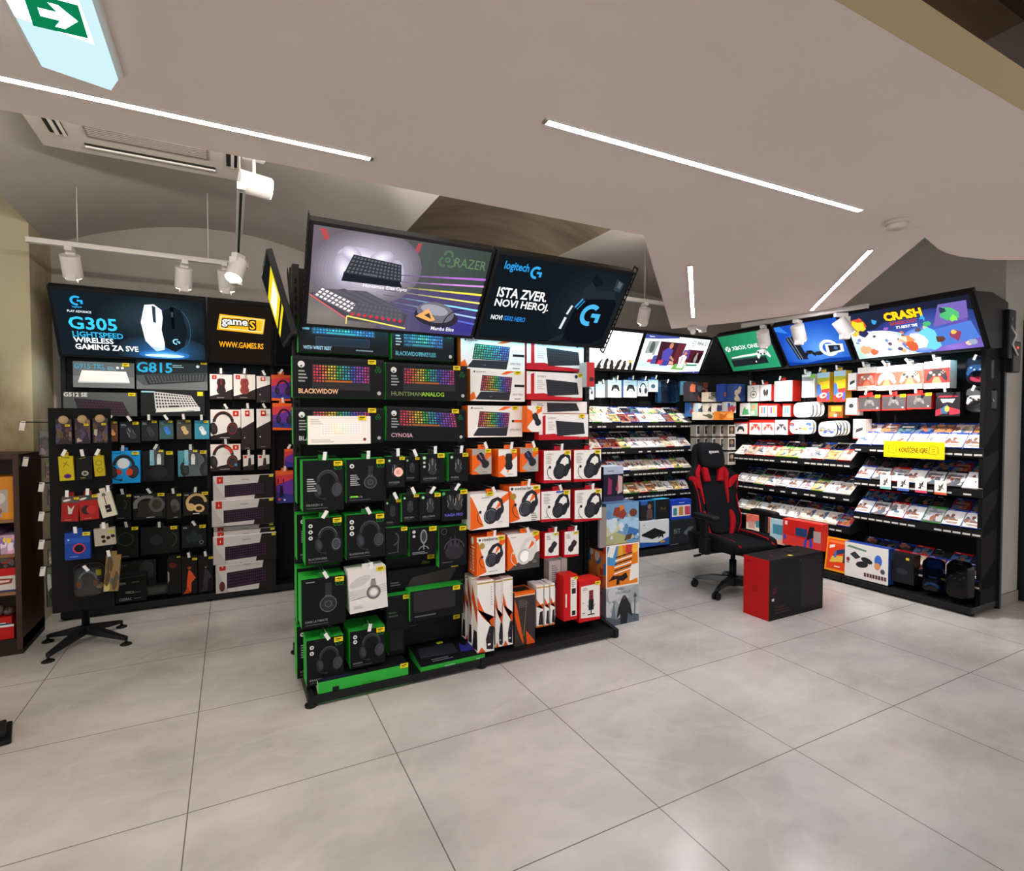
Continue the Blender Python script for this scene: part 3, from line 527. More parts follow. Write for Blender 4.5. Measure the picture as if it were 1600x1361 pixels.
header((5.1, 4.33, 0), -math.pi / 2, .645, 2.03, 2.43, .28, [('GL', '#228454', '#2f9e72', 0, 0, 1, 1, 14), ('E', W, .10, .63, .075, .075), ('L', '#1f7a4c', .06, .57, .14, .69, .02), ('L', '#1f7a4c', .06, .69, .14, .57, .02), ('A', '#1f7a4c', .10, .70, .06, .016, 20, 160), ('T', W, .19, .58, .11, 'XBOX ONE X', .66, 1),
    ('P', '#eef4f0', [(.1, .36), (.66, .38), (.66, .44), (.3, .42), (.1, .39)]), ('P', '#20262a', [(.06, .12), (.8, .14), (.8, .34), (.06, .34)]), ('P', '#3a4448', [(.06, .3), (.8, .31), (.8, .34), (.06, .34)]), ('C', '#f2f6f4', '#3a4040', .76, .40, .36), ('P', W, [(.55, .2), (.58, .24), (.58, .18)])], '#28966a', 1.05, 'green lit sign showing a game console and white controller', upow=.7)
header((5.1, 3.63, 0), -math.pi / 2, .665, 2.03, 2.43, .28, [('GR', '#1d4fb8', '#62a0f4', .58, .36, .85, .66, 0, 18), ('P', '#0f3c9a', [(0, 0), (1, 0), (1, .07), (.7, .1), (.3, .03), (0, .1)]), ('P', '#3a80e0', [(0, .9), (.2, .8), (.1, 1), (0, 1)]),
    ('P', '#20242c', [(.2, .14), (.36, .12), (.30, .74), (.12, .70)]), ('L', '#7a8494', .23, .14, .15, .7, .02), ('L', '#7a8494', .27, .13, .2, .72, .02), ('C', '#181a20', '#40444c', .42, .26, .24), ('E', '#2a2c34', .56, .24, .1, .05), ('E', '#eaf2fa', .74, .34, .2, .2), ('E', '#2f6ad8', .74, .34, .13, .13), ('P', '#e6eef8', [(.68, .18), (.94, .22), (.96, .4), (.7, .44)]), ('P', '#23272e', [(.73, .23), (.9, .26), (.91, .38), (.74, .4)]), ('E', '#5a78b0', .84, .32, .04, .04)], '#1d4fb8', 1.15, 'blue lit sign with a black console and white headset', upow=.7)
rnd = random.Random(3)
blob = lambda c_, x, y, r_, n=9: ('P', c_, [(x + r_ * .55 * (.6 + .6 * rnd.random()) * math.cos(6.283 * i / n), y + r_ * 1.1 * (.6 + .6 * rnd.random()) * math.sin(6.283 * i / n)) for i in range(n)])
header((5.1, 2.935, 0), -math.pi / 2, .955, 2.03, 2.43, .28, [('GL', '#20263a', '#171b2c', 0, .6, 1, 1, 10), ('GR', '#2a3470', '#4a64b8', .66, .36, 1.0, .5, 0, 12), ('GR', '#5a4a96', '#8a6ac0', .8, .06, .6, .22, 0, 8), ('P', '#d4e2f4', [(.0, .55), (.14, .6), (.34, .5), (.46, .36), (.62, 0), (0, 0)]), ('GR', '#d4e2f4', '#ffffff', .28, .2, .62, .36, -14, 10), ('GR', '#5a78c8', '#f2faff', .58, .26, .34, .26, 0, 10), ('GR', '#c8ece0', '#a8e0c0', .03, .1, .14, .3, 0, 4)] + [blob(c_, rnd.random() * .62 + (.0 if i % 2 else .36), .05 + .5 * rnd.random(), .018 + .03 * rnd.random(), 7) for i, c_ in enumerate(['#e8a878', '#7a8ab8', '#d8b8a0', '#5a4a58', '#9ac8e0', '#c86a48'] * 6)] +
    [blob('#c84a28', .1, .78, .15), blob('#e8c030', .1, .72, .13), blob('#2a2a50', .12, .56, .08), blob('#e8b048', .05, .58, .07), blob('#d8a078', .1, .2, .1), blob('#c86a48', .16, .14, .07), blob('#3a90c8', .25, .78, .05, 12), blob('#9a58b0', .33, .6, .04, 12), blob('#48a868', .66, .58, .05, 12), blob('#6ac0e0', .64, .3, .2), blob('#e8f8ff', .55, .24, .18), blob('#e88a58', .48, .3, .11), blob('#c85a38', .5, .18, .1), blob('#f4d8b8', .45, .34, .05), blob('#5a4a9a', .88, .5, .16)] +
    [('P', '#6a5aa0', [(.70, .5), (.78, .92), (.98, .92), (.96, .6)]), blob('#4aa86a', .84, .72, .12), blob('#7ad84a', .86, .62, .06), blob('#2a3a48', .8, .8, .06), ('P', '#4a70c0', [(.72, .1), (.70, .46), (.97, .54), (1, .2)]), blob('#8a3a5a', .84, .3, .1), blob('#e0b050', .83, .36, .04), blob('#5a3a2a', .72, .25, .07), blob('#8a98a8', .94, .14, .06),
     *[('T', '#3a1c08', .35 + dx, .755 + dy, .165, 'CRASH', .30) for dx in (-.008, 0, .008) for dy in (-.02, .0, .02)], *[('T', '#f2c020', .35 + dx, .755 + dy, .165, 'CRASH', .30) for dx in (-.003, .003) for dy in (-.006, .006)], ('T', '#b83a18', .38, .655, .07, 'BANDICOOT', .22), ('T', '#30a0e0', .62, .66, .12, '4', .06), ('T', W, .42, .57, .06, "IT'S ABOUT TIME", .17)], '#3a4a98', 1.45, 'large colourful cartoon game lit sign at the right end', upow=1.8)
cr_ = [o for o in COL.objects if o.get('label', '').startswith('large colourful cartoon game')][0]
b = MB(); b.prism([(.956, .0, 2.03), (.956, -.28, 2.43), (.956, .0, 2.45), (.956, .26, 2.40), (.956, .26, 2.05)], (.018, 0, 0), BLK2); b.obj('end_cheek', cr_)
# dark corner panels between the two runs of signs
b = MB(); b.hexa([(4.985, 4.73, 2.03), (5.1, 4.345, 2.03), (5.16, 4.36, 2.03), (5.0, 4.8, 2.03), (4.985, 4.53, 2.44), (4.825, 4.345, 2.43), (4.89, 4.36, 2.43), (5.0, 4.6, 2.44)], BLK2)
tag(b.obj('filler_board'), 'black slanting filler board between football sign and green sign', 'board')
# corner rack
r = empty('corner_shelf', (0, 0, 0), 0, 'black corner shelf with figure boxes behind the gaming chair', 'shelf')
b = MB(); b.hexa([(4.86, 4.94, .04), (5.34, 4.3, .04), (5.36, 4.32, .04), (4.88, 4.96, .04), (4.86, 4.94, 2.05), (5.34, 4.3, 2.05), (5.36, 4.32, 2.05), (4.88, 4.96, 2.05)], PERF); b.obj('back_panel', r)
for z in (1.50, 1.14, .85, .1):
    b = MB(); dd = .26 if z > 1.2 else .12; dx, dy = -.8 * dd, -.6 * dd
    b.hexa([(4.86 + dx, 4.92 + dy, z), (5.33 + dx, 4.29 + dy, z), (5.33, 4.29, z), (4.86, 4.92, z)] + [(4.86 + dx, 4.92 + dy, z + .012), (5.33 + dx, 4.29 + dy, z + .012), (5.33, 4.29, z + .012), (4.86, 4.92, z + .012)], BLK); b.obj('shelf_board', r)
# small black wall box with cable at the end of the right run
r = empty('wall_device', (5.20, 1.94, 0), 0, 'black wall box with white cable and red light at rack end', 'device')
b = MB(); b.box((.10, -.01, 1.96), (.22, .055, 2.34), BLK2); b.box((.16, -.015, 1.86), (.30, .05, 2.1), BLK2); b.obj('casing', r, bevel=.01)
b = MB(); b.tube([(.14, -.012, 2.27), (.11, -.02, 2.2), (.19, -.022, 2.14), (.13, -.022, 2.07), (.22, -.022, 1.99)], .006, WHT, 8); b.obj('cable', r)
b = MB(); b.lathe([(.008, 0), (.008, .004), (0, .005)], mat('#ff3020', 'emit4'), 10); b.obj('indicator_light', r, loc=(.23, -.016, 2.05), rot=(math.pi / 2, 0, 0))

# ------------------------------------------------------------------ boxed goods
def R(c, a, b_, d, e): return ('R', c, a, b_, d, e)
def place(pl, off, rect):
    xl, yt, xr, yb = rect; xm, ym = (xl + xr) / 2, (yt + yb) / 2
    if pl == 'Y':
        a, c = PY(xl, ym, off).x, PY(xr, ym, off).x; z1, z0 = PY(xm, yt, off).z, PY(xm, yb, off).z; loc = (a + c) / 2, off, z0; rz = 0
    else:
        a, c = PX(xl, ym, off).y, PX(xr, ym, off).y; z1, z0 = PX(xm, yt, off).z, PX(xm, yb, off).z; loc = off, (a + c) / 2, z0; rz = -math.pi / 2
    return Vector(loc), abs(a - c), z1 - z0, rz
HOOKS = []
def price(parent, w, h, u=.86, v=.9, sz=.045, y=-.004, col='#e6cf1e'):
    s = min(sz, w * .3); b = MB(); x = -w / 2 + u * w; z = h * v
    b.box((x - s * .5, y - .0008, z - s * .28), (x + s * .5, y, z + s * .28), col); art(b, (x - s * .5, y - .001, z - s * .28), (1, 0, 0), (0, 0, 1), (0, -1, 0), s, s * .56, [R('#5a5010', .15, .5, .8, .75), R('#7a6e18', .15, .2, .6, .35)])
    b.obj('price_tag', parent)
def box(pl, off, rect, dep, name, label, cat, ops, body='#151618', side=None, top=None, bot=None, pt=1, hook=0, roll=0, tilt=0, group=None, left=None, sops=None, tops=None, pu=.86, pv=.93, fin='print', pin=None):
    loc, w, h, rz = place(pl, off, rect)
    b = MB(); side = side or body
    b.box((-w / 2, 0, 0), (w / 2, dep, h), mat(body, fin), l=mat(left or side, fin), r=mat(side, fin), u=mat(top or side, fin), d=mat(bot or side, fin), b=mat(side, fin))
    art(b, (-w / 2, 0, 0), (1, 0, 0), (0, 0, 1), (0, -1, 0), w, h, ops)
    if sops: art(b, (-w / 2, dep, 0), (0, -1, 0), (0, 0, 1), (-1, 0, 0), dep, h, sops)
    if tops: art(b, (-w / 2, 0, h), (1, 0, 0), (0, 1, 0), (0, 0, 1), w, dep, tops)
    if hook:      # hang tab
        tw = min(.05, w * .4); b.box((-tw / 2, .004, h - .001), (tw / 2, .006, h + .028), mat(side if side != GRN else '#1d6a2a'))
    o = b.obj(name, None, loc, (tilt, roll, rz)); tag(o, label, cat, group)
    if pt: price(o, w, h, pu, pv)
    if hook:
        M = Matrix.Rotation(rz, 3, 'Z'); HOOKS.append((loc + M @ Vector((0, 0, h + .018)), rz, hook, label))
    return o, loc, w, h
def hook_thing(p, rz, length, label):
    r = empty('display_hook', p, rz, 'white tipped hook of the ' + label, 'hook', 'display hooks')
    b = MB(); b.tube([(0, length, 0), (0, -.03, 0), (0, -.05, .006)], .0028, STEEL, 6); b.tube([(0, length, .022), (0, -.05, .022)], .0018, STEEL, 6); b.obj('wire', r)
    b = MB(); ang = random.choice((-.5, .0, .1, .5, -.1)); b.box((-.009, -.002, -.028), (.009, 0, .018), mat('#eceae6'), f='#f6f5f2'); b.obj('price_flag', r, loc=(0, -.052, .012), rot=(.3, ang, 0))
# --- middle stand, left bay: black and green boxes
GRN, DK = '#2fae3c', '#0e0f12'
def kb_ops(ramp, title, tc='#c8c8c8', kq=None, rest=1, t2=None):
    q = kq or [(.2, .36), (.84, .36), (.84, .82), (.2, .82)]
    o = [R(DK, 0, 0, 1, 1), R('#1d1e22', .0, .93, 1, 1)]
    if rest: o += [('P', '#2b2a2e', [(q[0][0], q[0][1] - .16), (q[1][0], q[1][1] - .16), (q[1][0], q[1][1]), (q[0][0], q[0][1])])]
    o += [('K', '#26262c', q, 6, 20, ramp), ('T', tc, .06, .10, .12, title, .42)]
    if t2: o += [('T', t2[1], .42, .10, .12, t2[0], .28)]
    return o + [('E', '#d8d8d4', .09, .80, .08, .08), R(DK, .08, .74, .10, .78), ('N', '#9a9a98', .06, .62, .1, 4, .08), ('S3', '#1f6a2c', .93, .74, .1), ('E', '#b8b6b4', .94, .14, .05, .05)]
def gk(rect, off, name, label, ops, dep=.07, roll=0, tilt=0, **k):
    return box('Y', off, rect, dep, name, label, 'keyboard box', ops, body=DK, side=GRN, top=k.pop('top', '#202226'), bot='#1f8a30', roll=roll, tilt=tilt, **k)
gk((466, 497, 607, 553), 3.13, 'keyboard_box', 'green edged keyboard box highest on the left under the big sign', [R(DK, 0, 0, 1, 1), ('K', '#24303a', [(.14, .5), (.84, .5), (.84, .98), (.14, .98)], 6, 20, 'teal'), R('#2b3644', .18, .2, .78, .44), R('#1c2630', .19, .22, .77, .42), ('T', '#a8d4e8', .05, .08, .1, 'WITH WRIST REST', .3), ('N', '#7a8c98', .62, .1, .3, 1, .08), ('N', '#7a9aa8', .04, .85, .08, 3, .12)])  # cyan of the sign's underlight is put into these print colours
gk((612, 507, 709, 563), 3.13, 'keyboard_box', 'green edged compact keyboard box highest on the right under the big sign', kb_ops('teal', 'BLACKWIDOW', '#5aa0b0', [(.18, .34), (.82, .34), (.82, .93), (.18, .93)], 0, ('TENKEYLESS', '#5aa0b0')))  # teal keys and lettering again stand for the cyan underlight
gk((457, 559, 600, 622), 3.08, 'keyboard_box', 'black keyboard box with orange lettering and rainbow keys, second row left', kb_ops('rgb', 'BLACKWIDOW', '#e8b890'), top='#3a3b3d')
gk((603, 569, 730, 625), 3.08, 'keyboard_box', 'black keyboard box with green lettering, second row right', kb_ops('rgb', 'HUNTSMAN', '#6a7a50', [(.2, .42), (.84, .42), (.84, .88), (.2, .88)], 1, ('ANALOG', '#8fc83a')), top='#3a3b3d')
gk((458, 637, 600, 693), 3.10, 'keyboard_box', 'black keyboard box mostly hidden behind the white keyboard box', kb_ops('rgb', 'BLA', '#b8b8b8', [(.2, .5), (.84, .5), (.84, .9), (.2, .9)]))
box('Y', 3.05, (481, 650, 579, 694), .045, 'keyboard_box', 'small white keyboard box leaning before the black one, third row', 'keyboard box', [R('#f2ebe6', 0, 0, 1, 1), ('K', '#f6f2ee', [(.2, .32), (.84, .32), (.84, .76), (.2, .76)], 5, 14, 'pale'), ('L', '#cfc6c0', .0, .92, 1, .92, .01), ('N', '#c8c0ba', .04, .85, .2, 3, .07), ('N', '#c0b8b2', .05, .14, .45, 2, .06), ('E', '#8a2a2a', .9, .16, .055, .055)], body='#f2ebe6', side=GRN, top='#f2ebe6', left=GRN)
gk((603, 637, 727, 689), 3.08, 'keyboard_box', 'tilted black keyboard box with green rim, third row', kb_ops('rgb', 'CYNOSA', '#c8a0b0', [(.15, .42), (.9, .42), (.86, .88), (.15, .92)], 0), roll=.03, tilt=-.05)
def hs_ops(kind, title, icons=1, txt=1, logo='#1f6a2c', hi='#5c6068', c='#2b2d32', s=.62, bg=DK):
    o = [R(bg, 0, 0, 1, 1), (kind, c, hi, .6, .52, s), ('S3', logo, .86, .86, .12), ('T', '#8a8c8c', .08, .1, .045, title, .5, 0), ('N', '#55575a', .08, .05, .8, 1, .03)]
    if txt: o += [('N', '#b4b6b4', .1, .62, .24, 6, .045)]
    if icons: o += [('E', '#e4e4e0', .14, .84 - .13 * i, .055, .055) for i in range(icons)] + [('E', '#6a6c6a', .14, .84 - .13 * i, .03, .03) for i in range(icons)]
    return o
def gh(rect, off, label, ops, dep=.12, hook=.2, **k):
    return box('Y', off, rect, dep, k.pop('name', 'headset_box'), label, k.pop('cat', 'headset box'), ops, body=DK, side=k.pop('side', GRN), top=k.pop('top', '#27a038'), hook=hook, **k)
gh((464, 714, 528, 785), 3.15, 'green headset box behind the first one in the top headset row', hs_ops('HS', 'KRAKEN'), hook=0, pt=0)
gh((473, 719, 537, 798), 2.99, 'tall black headset box at the left end of the top headset row', hs_ops('HS', 'KRAKEN X', 0, 1))
gh((541, 717, 603, 784), 2.99, 'black headset box with one upright ear cup, top headset row', hs_ops('HC', 'ULTIMATE', 1, 1) + [('P', '#7ae03a', [(.1, .12), (.28, .12), (.28, .15), (.1, .15)])])
gh((464, 802, 528, 873), 3.15, 'green headset box behind the first one in the second headset row', hs_ops('HS', 'BLACKSHARK'), hook=0, pt=0)
gh((477, 809, 535, 881), 2.99, 'black headset box with three round icons, left in second headset row', hs_ops('HS', 'BLACKSHARK', 3, 0, hi='#8a8e96'))
gh((541, 803, 602, 872), 2.99, 'black headset box with three round icons, right in second headset row', hs_ops('HS', 'BLACKSHARK PRO', 3, 0))
gh((464, 885, 532, 970), 3.15, 'green headset box behind the first one in the third headset row', hs_ops('HS', 'NARI'), hook=0, pt=0)
gh((471, 902, 540, 978), 2.97, 'large black headset box beside the white headset box, third headset row', hs_ops('HC', 'NARI ULTIMATE', 0, 0, s=.75) + [('N', '#a8aaa8', .1, .92, .3, 1, .03)], dep=.16)
box('Y', 2.95, (547, 888, 606, 954), .12, 'headset_box', 'white headset box hanging crooked in the third headset row', 'headset box', [R('#dcd8d6', 0, 0, 1, 1)] + [('P', '#b8b4b2', [(0, .5 - .05 * i), (1, .56 - .04 * i), (1, .58 - .04 * i), (.3, .53 - .05 * i), (0, .52 - .05 * i)]) for i in range(5)] + [('E', '#c4c0be', .3, .72, .3, .12, 20), ('E', '#cac6c4', .25, .45, .25, .1), ('E', '#6a6668', .64, .42, .19, .19), ('E', '#b8b4b4', .64, .42, .13, .13), ('E', '#e4e0e0', .64, .42, .09, .09), ('P', '#8a8688', [(.56, .58), (.72, .58), (.7, .74), (.6, .74)]), ('N', '#a8a4a2', .1, .14, .3, 2, .04)], body='#dcd8d6', top='#e6e2e0', roll=-.05, hook=.25, pv=.95)
gh((464, 975, 524, 1055), 3.13, 'green headset box behind the lowest left headset box', hs_ops('HS', 'KRAKEN'), hook=0, pt=0)
gh((479, 997, 537, 1068), 2.97, 'black headset box in the lowest row, left one behind the long green box', hs_ops('HS', 'KRAKEN', 2, 0), dep=.14, hook=.22)
gh((547, 983, 602, 1040), 2.97, 'black headset box in the lowest row, right one behind the long green box', hs_ops('HS', 'KRAKEN', 2, 0), dep=.2, hook=.22)
def mo(hi='#c8c8cc', title='VIPER', rot=0, s=.6, x=.5):
    return [R(DK, 0, 0, 1, 1), ('MS', '#303238', dim(hi, .8), x, .55, s * 1.12, rot), ('E', '#3fa850', .16, .86, .08, .08), ('E', '#e0e0dc', .16, .86, .05, .05), ('T', '#8a8c8a', .12, .12, .06, title, .6, 0), ('N', '#4a4c4c', .12, .07, .7, 1, .03)]
def gm(rect, off, label, ops, dep=.06, hook=.24, **k):
    return box('Y', off, rect, dep, k.pop('name', 'mouse_box'), label, k.pop('cat', 'mouse box'), ops, body=DK, side=k.pop('side', '#1c1d20'), top=k.pop('top', '#27a038'), hook=hook, **k)
gm((604, 713, 632, 761), 2.97, 'black mouse box with a round pink sticker', mo(title='DEATHADDER', s=.55, x=.45) + [('E', '#f0b0a0', .66, .48, .26, .26), ('A', '#fbe8e0', .66, .48, .2, .03, 0, 360), ('N', '#c87868', .55, .5, .2, 2, .06)])
gm((633, 714, 655, 752), 3.02, 'black mouse box right of the one with the pink sticker', mo('#8a8c90', 'BASILISK'))
gm((657, 709, 694, 754), 3.0, 'black mouse box with three small round icons', mo('#d0d0d4', 'LANCEHEAD') + [('E', '#c8c8c4', .16, .70 - .14 * i, .05, .05) for i in range(2)])
gm((701, 708, 731, 752), 3.0, 'black mouse box with wide green spine', mo('#d8d8dc', 'MAMBA'), left=GRN, dep=.09)
gm((601, 780, 626, 822), 3.03, 'dark mouse box leftmost of the second mouse row', mo('#55575c', 'NAGA'))
gm((628, 772, 654, 815), 3.0, 'black mouse box with thin green edge in the second mouse row', mo('#7a7c80', 'VIPER MINI'), left=GRN)
gm((656, 771, 688, 813), 2.98, 'black mouse box third in the second mouse row', mo('#b8babc', 'VIPER ULTIMATE'))
gm((690, 766, 730, 813), 3.0, 'wide black mouse box with two mice and violet lettering', [R(DK, 0, 0, 1, 1), ('MS', '#2c2d32', '#9a9a9c', .35, .6, .55, 8), ('MS', '#3a3836', '#b8b0a8', .66, .6, .62, -8), ('T', '#6a6ad0', .12, .14, .1, 'NAGA PRO', .7), ('E', '#3fa850', .08, .9, .06, .06)])
def stand_mic(c='#8a8c90'): return [R(DK, 0, 0, 1, 1), ('E', c, .52, .66, .13, .26), ('E', '#3a3c40', .52, .66, .09, .2), ('L', c, .52, .4, .52, .2, .04), ('A', c, .52, .12, .2, .03, 20, 160), ('N', '#8a8c8a', .1, .1, .7, 2, .05), ('E', '#c8c8c4', .16, .86, .06, .06), ('E', '#c8c8c4', .16, .7, .05, .05)]
gm((603, 824, 636, 868), 3.0, 'dark box with a curved stand picture, left of the microphone box', [R(DK, 0, 0, 1, 1), ('A', '#4a4c50', .3, .6, .3, .06, -80, 60), ('L', '#4a4c50', .55, .1, .58, .5, .05), ('N', '#5a5c5a', .1, .1, .6, 1, .04)], name='accessory_box', cat='accessory box', hook=0)
gm((640, 824, 682, 867), 3.0, 'black microphone box with a green spine', stand_mic(), name='microphone_box', cat='microphone box', left=GRN, hook=0)
gm((686, 822, 729, 884), 3.0, 'tall dark box with green side edges picturing a webcam on a stand', [R(DK, 0, 0, 1, 1), ('E', '#2c2a30', .55, .35, .34, .26), ('A', '#4a4650', .55, .4, .36, .04, 10, 170), ('P', '#3a3640', [(.3, .5), (.42, .75), (.5, .5), (.58, .8), (.64, .5), (.76, .7), (.72, .45)]), ('A', '#4a4c50', .18, .88, .1, .02, 0, 360), ('N', '#5a5c5a', .1, .1, .6, 1, .03)], name='accessory_box', cat='accessory box', side=GRN, hook=0)
gm((603, 869, 684, 925), 3.16, 'dark mouse mat box with an olive shape, half covered below the microphone box', [R(DK, 0, 0, 1, 1), ('P', '#2e2c2e', [(.35, .1), (.98, .1), (.9, .7), (.4, .6)]), ('P', '#4a5a28', [(.62, .66), (.86, .7), (.84, .8), (.7, .84)]), ('N', '#6a6c6a', .04, .3, .25, 2, .08)], name='mouse_mat_box', cat='mouse mat box', hook=0, side='#1c1d20')
gm((606, 885, 726, 921), 3.1, 'wide dark mouse mat box with a grey slanted sheet', [R(DK, 0, 0, 1, 1), ('P', '#3a3436', [(.2, .02), (.76, .02), (.9, .86), (.3, .6)]), ('N', '#6a6c6a', .03, .45, .16, 2, .1), ('P', '#1f5a2c', [(.86, .1), (.98, .12), (.98, .22), (.86, .2)])], name='mouse_mat_box', cat='mouse mat box', hook=0, top='#1a1a1d')
gm((604, 930, 640, 985), 3.02, 'dark box with green top behind the tall narrow one, lower left bay', [R(DK, 0, 0, 1, 1), ('N', '#3a4a3c', .1, .5, .5, 2, .1)], name='mouse_mat_box', cat='mouse mat box', hook=0)
gm((641, 919, 724, 965), 2.99, 'wide dark mouse mat box with bright green top edge', [R(DK, 0, 0, 1, 1), R('#2b272a', .06, .28, .84, .96), ('N', '#5a5c5a', .08, .12, .6, 1, .1)], name='mouse_mat_box', cat='mouse mat box', hook=0, left=GRN, dep=.1)
gm((607, 964, 632, 1022), 3.08, 'tall narrow dark box with green spine beside the long green box', [R(DK, 0, 0, 1, 1), R('#26252a', .06, .1, .9, .86)], name='mouse_mat_box', cat='mouse mat box', hook=0, left=GRN, dep=.1)
box('Y', 3.19, (630, 966, 726, 1016), .05, 'mouse_mat_box', 'large dark mouse mat box standing behind the flat keyboard box', 'mouse mat box', [R('#111214', 0, 0, 1, 1), R('#17181b', .04, .1, .94, .8), ('N', '#4a4c4e', .06, .88, .25, 1, .05), ('A', '#232428', .4, .15, .25, .05, 20, 160)], body='#111214')
box('Y', 2.93, (497, 1052, 638, 1084), .13, 'soundbar_box', 'long bright green box lying at the front left of the base', 'speaker box', [R('#31a53c', 0, 0, 1, 1), R('#1b1f1c', .15, .36, .22, .66), ('T', '#2a7a34', .48, .4, .18, 'RAZER', .14, 0)], body='#31a53c', side='#31a53c', top='#17181b', left='#b8e0bc', pu=.95, pv=.97, tops=[('P', '#1c1f3a', [(.05, .1), (.35, .1), (.3, .5), (.06, .5)])])
box('Y', 2.93, (657, 1031, 757, 1049), .24, 'keyboard_box', 'flat keyboard box lying at the base front, green front edge', 'keyboard box', tilt=.13, ops= [R('#2fa03a', 0, 0, 1, 1), R('#7ac080', .36, .25, .52, .75), R('#7ac080', .86, .25, .97, .75)], body='#2fa03a', side='#2fa03a', top='#121316', pt=0, tops=[R('#121316', 0, 0, 1, 1), ('K', '#22262e', [(.06, .35), (.64, .3), (.66, .8), (.1, .82)], 5, 16, 'dark'), ('P', '#2c2c8a', [(.68, .3), (.95, .25), (.9, .75), (.8, .5), (.74, .7)]), ('N', '#5a6468', .2, .2, .4, 2, .08), R('#d8c820', .42, .84, .52, .94)])
# --- middle stand, right bay: white, orange and red boxes
ORG, WH, RED = '#e8641c', '#e9e5e0', '#b81824'
def ss_kb(ramp, tint=WH):
    return [R(tint, 0, 0, 1, 1), ('P', ORG, [(.64, .86), (.82, .98), (.66, .98), (.54, .86)]), ('P', '#2c2d33', [(.09, .05), (.70, .03), (.73, .3), (.18, .3)]), ('K', '#34363c', [(.17, .32), (.73, .30), (.76, .78), (.21, .82)], 6, 15, ramp), ('E', '#3a3a3c', .07, .92, .03, .03), ('T', '#55555a', .10, .895, .055, 'steelseries', .3, 0), R('#1c1c20', .80, .47, .99, .55), ('T', '#6a6a6e', .76, .2, .06, 'APEX PRO', .22, 0), ('N', '#4a4a4e', .8, .07, .18, 1, .05), ('P', ORG, [(0, 0), (.1, .08), (.06, .3), (0, .2)]), ('E', '#5a5c66', .36, .14, .04, .02)]
def sk(rect, off, label, ops, **k): return box('Y', off, rect, k.pop('dep', .06), 'keyboard_box', label, 'keyboard box', ops, body=WH, side=ORG, left=ORG, top='#e2ddd6', **k)
sk((720, 530, 820, 578), 3.14, 'white keyboard box with coloured keys, top of the white column', ss_kb('cool'), pt=0)
sk((735, 578, 820, 627), 3.12, 'white keyboard box with coloured keys, second in the white column', ss_kb('rgb'))
sk((731, 634, 816, 683), 3.08, 'white keyboard box with orange left side, third in the white column', ss_kb('rgb')[:-3] + [R(ORG, .84, .47, .99, .55)], dep=.1)
def hx_kb(red=1): return [R(WH, 0, 0, 1, 1), ('P', RED, [(0, 0), (1, 0), (1, .1), (.5, .14), (.3, .24), (0, .2)]), ('P', RED, [(.07, .04), (.13, .04), (.13, .96), (.07, .9)]), ('T', '#7a6a6c', .18, .8, .07, 'HYPERX', .26, 0), ('N', '#c0b8b6', .18, .66, .14, 5, .07), ('K', '#26262a', [(.36, .14), (.93, .22), (.9, .66), (.33, .74)], 6, 14, 'dark'), ('E', '#2a3a6a', .88, .88, .07, .07), ('N', '#8a8280', .8, .08, .16, 1, .05)]
def hk(rect, off, label, ops, **k): return box('Y', off, rect, k.pop('dep', .06), 'keyboard_box', label, 'keyboard box', ops, body=WH, side=RED, left=RED, top=k.pop('top', '#d8d2cc'), bot=RED, **k)
hk((823, 532, 912, 579), 3.14, 'white and red keyboard box, top of the right column under the sign', hx_kb(), pu=.92)
hk((823, 582, 910, 625), 3.11, 'white and red keyboard box, second in the right column', hx_kb(), pu=.96)
hk((830, 627, 917, 670), 3.14, 'white and red keyboard box standing behind another, third in right column', [R(WH, 0, 0, 1, 1), R(RED, 0, .5, 1, .56), ('P', '#2c2c30', [(.28, .6), (.86, .66), (.8, .94), (.27, .94)]), ('N', '#8a8280', .1, .88, .15, 2, .06)], pt=0)
hk((842, 647, 919, 687), 3.02, 'white and red keyboard box in front, lowest of the right column', hx_kb())
box('Y', 3.0, (824, 634, 847, 675), .07, 'mouse_box', 'orange mouse box squeezed beside the lowest red keyboard box', 'mouse box', [R(WH, 0, 0, 1, 1), ('P', ORG, [(0, .2), (.5, .55), (.3, .8), (0, .9)]), ('P', ORG, [(.5, .6), (1, .8), (1, 1), (.7, .9)]), ('MS', '#26262a', '#55565c', .62, .48, .8, 28), ('P', ORG, [(0, 0), (.3, 0), (0, .15)])], body=WH, side=ORG, pu=.7)
def sm(hi, rot, seed): return [R(WH if seed == 1 else '#a8a29c', 0, 0, 1, 1), ('P', ORG, [(0, .1), (.5, .5), (.3, .8), (0, .75)]), ('P', ORG, [(.6, .5), (1, .75), (1, 1), (.72, .95)]), ('P', ORG, [(0, 0), (.4, 0), (0, .2)]), ('MS', '#26262b', hi, .55, .55, .8, rot), ('N', '#6a6664', .5, .08, .4, 1, .04)]
for rc, lb, op in (((738, 702, 768, 741), 'grey and orange mouse box with pink glow, first of the orange trio', sm('#d07aa0', 35, 0)), ((779, 702, 808, 745), 'white and orange mouse box with upright mouse, middle of the orange trio', sm('#3c3c42', 0, 1) + [('E', '#f0902a', .5, .2, .06, .06)]), ((813, 700, 841, 737), 'grey and orange mouse box with violet glow, third of the orange trio', sm('#6a6ab8', 35, 0))):
    box('Y', 2.98, rc, .1, 'mouse_box', lb, 'mouse box', op, body=WH, side=ORG, left=ORG, top='#efa060', hook=.2, pu=.8)
def hxh(kind='HV', bar=1): return [R(WH, 0, 0, 1, 1), ('P', RED, [(0, 0), (1, 0), (1, .05), (0, .1)]), ('HV', '#222226', '#4a4a50', .62, .5, .78), ('T', '#6a6466', .08, .86, .05, 'HYPERX', .3, 0), ('N', '#a8a09e', .08, .8, .24, 5, .05), ('N', '#8a8482', .1, .15, .25, 1, .03)]
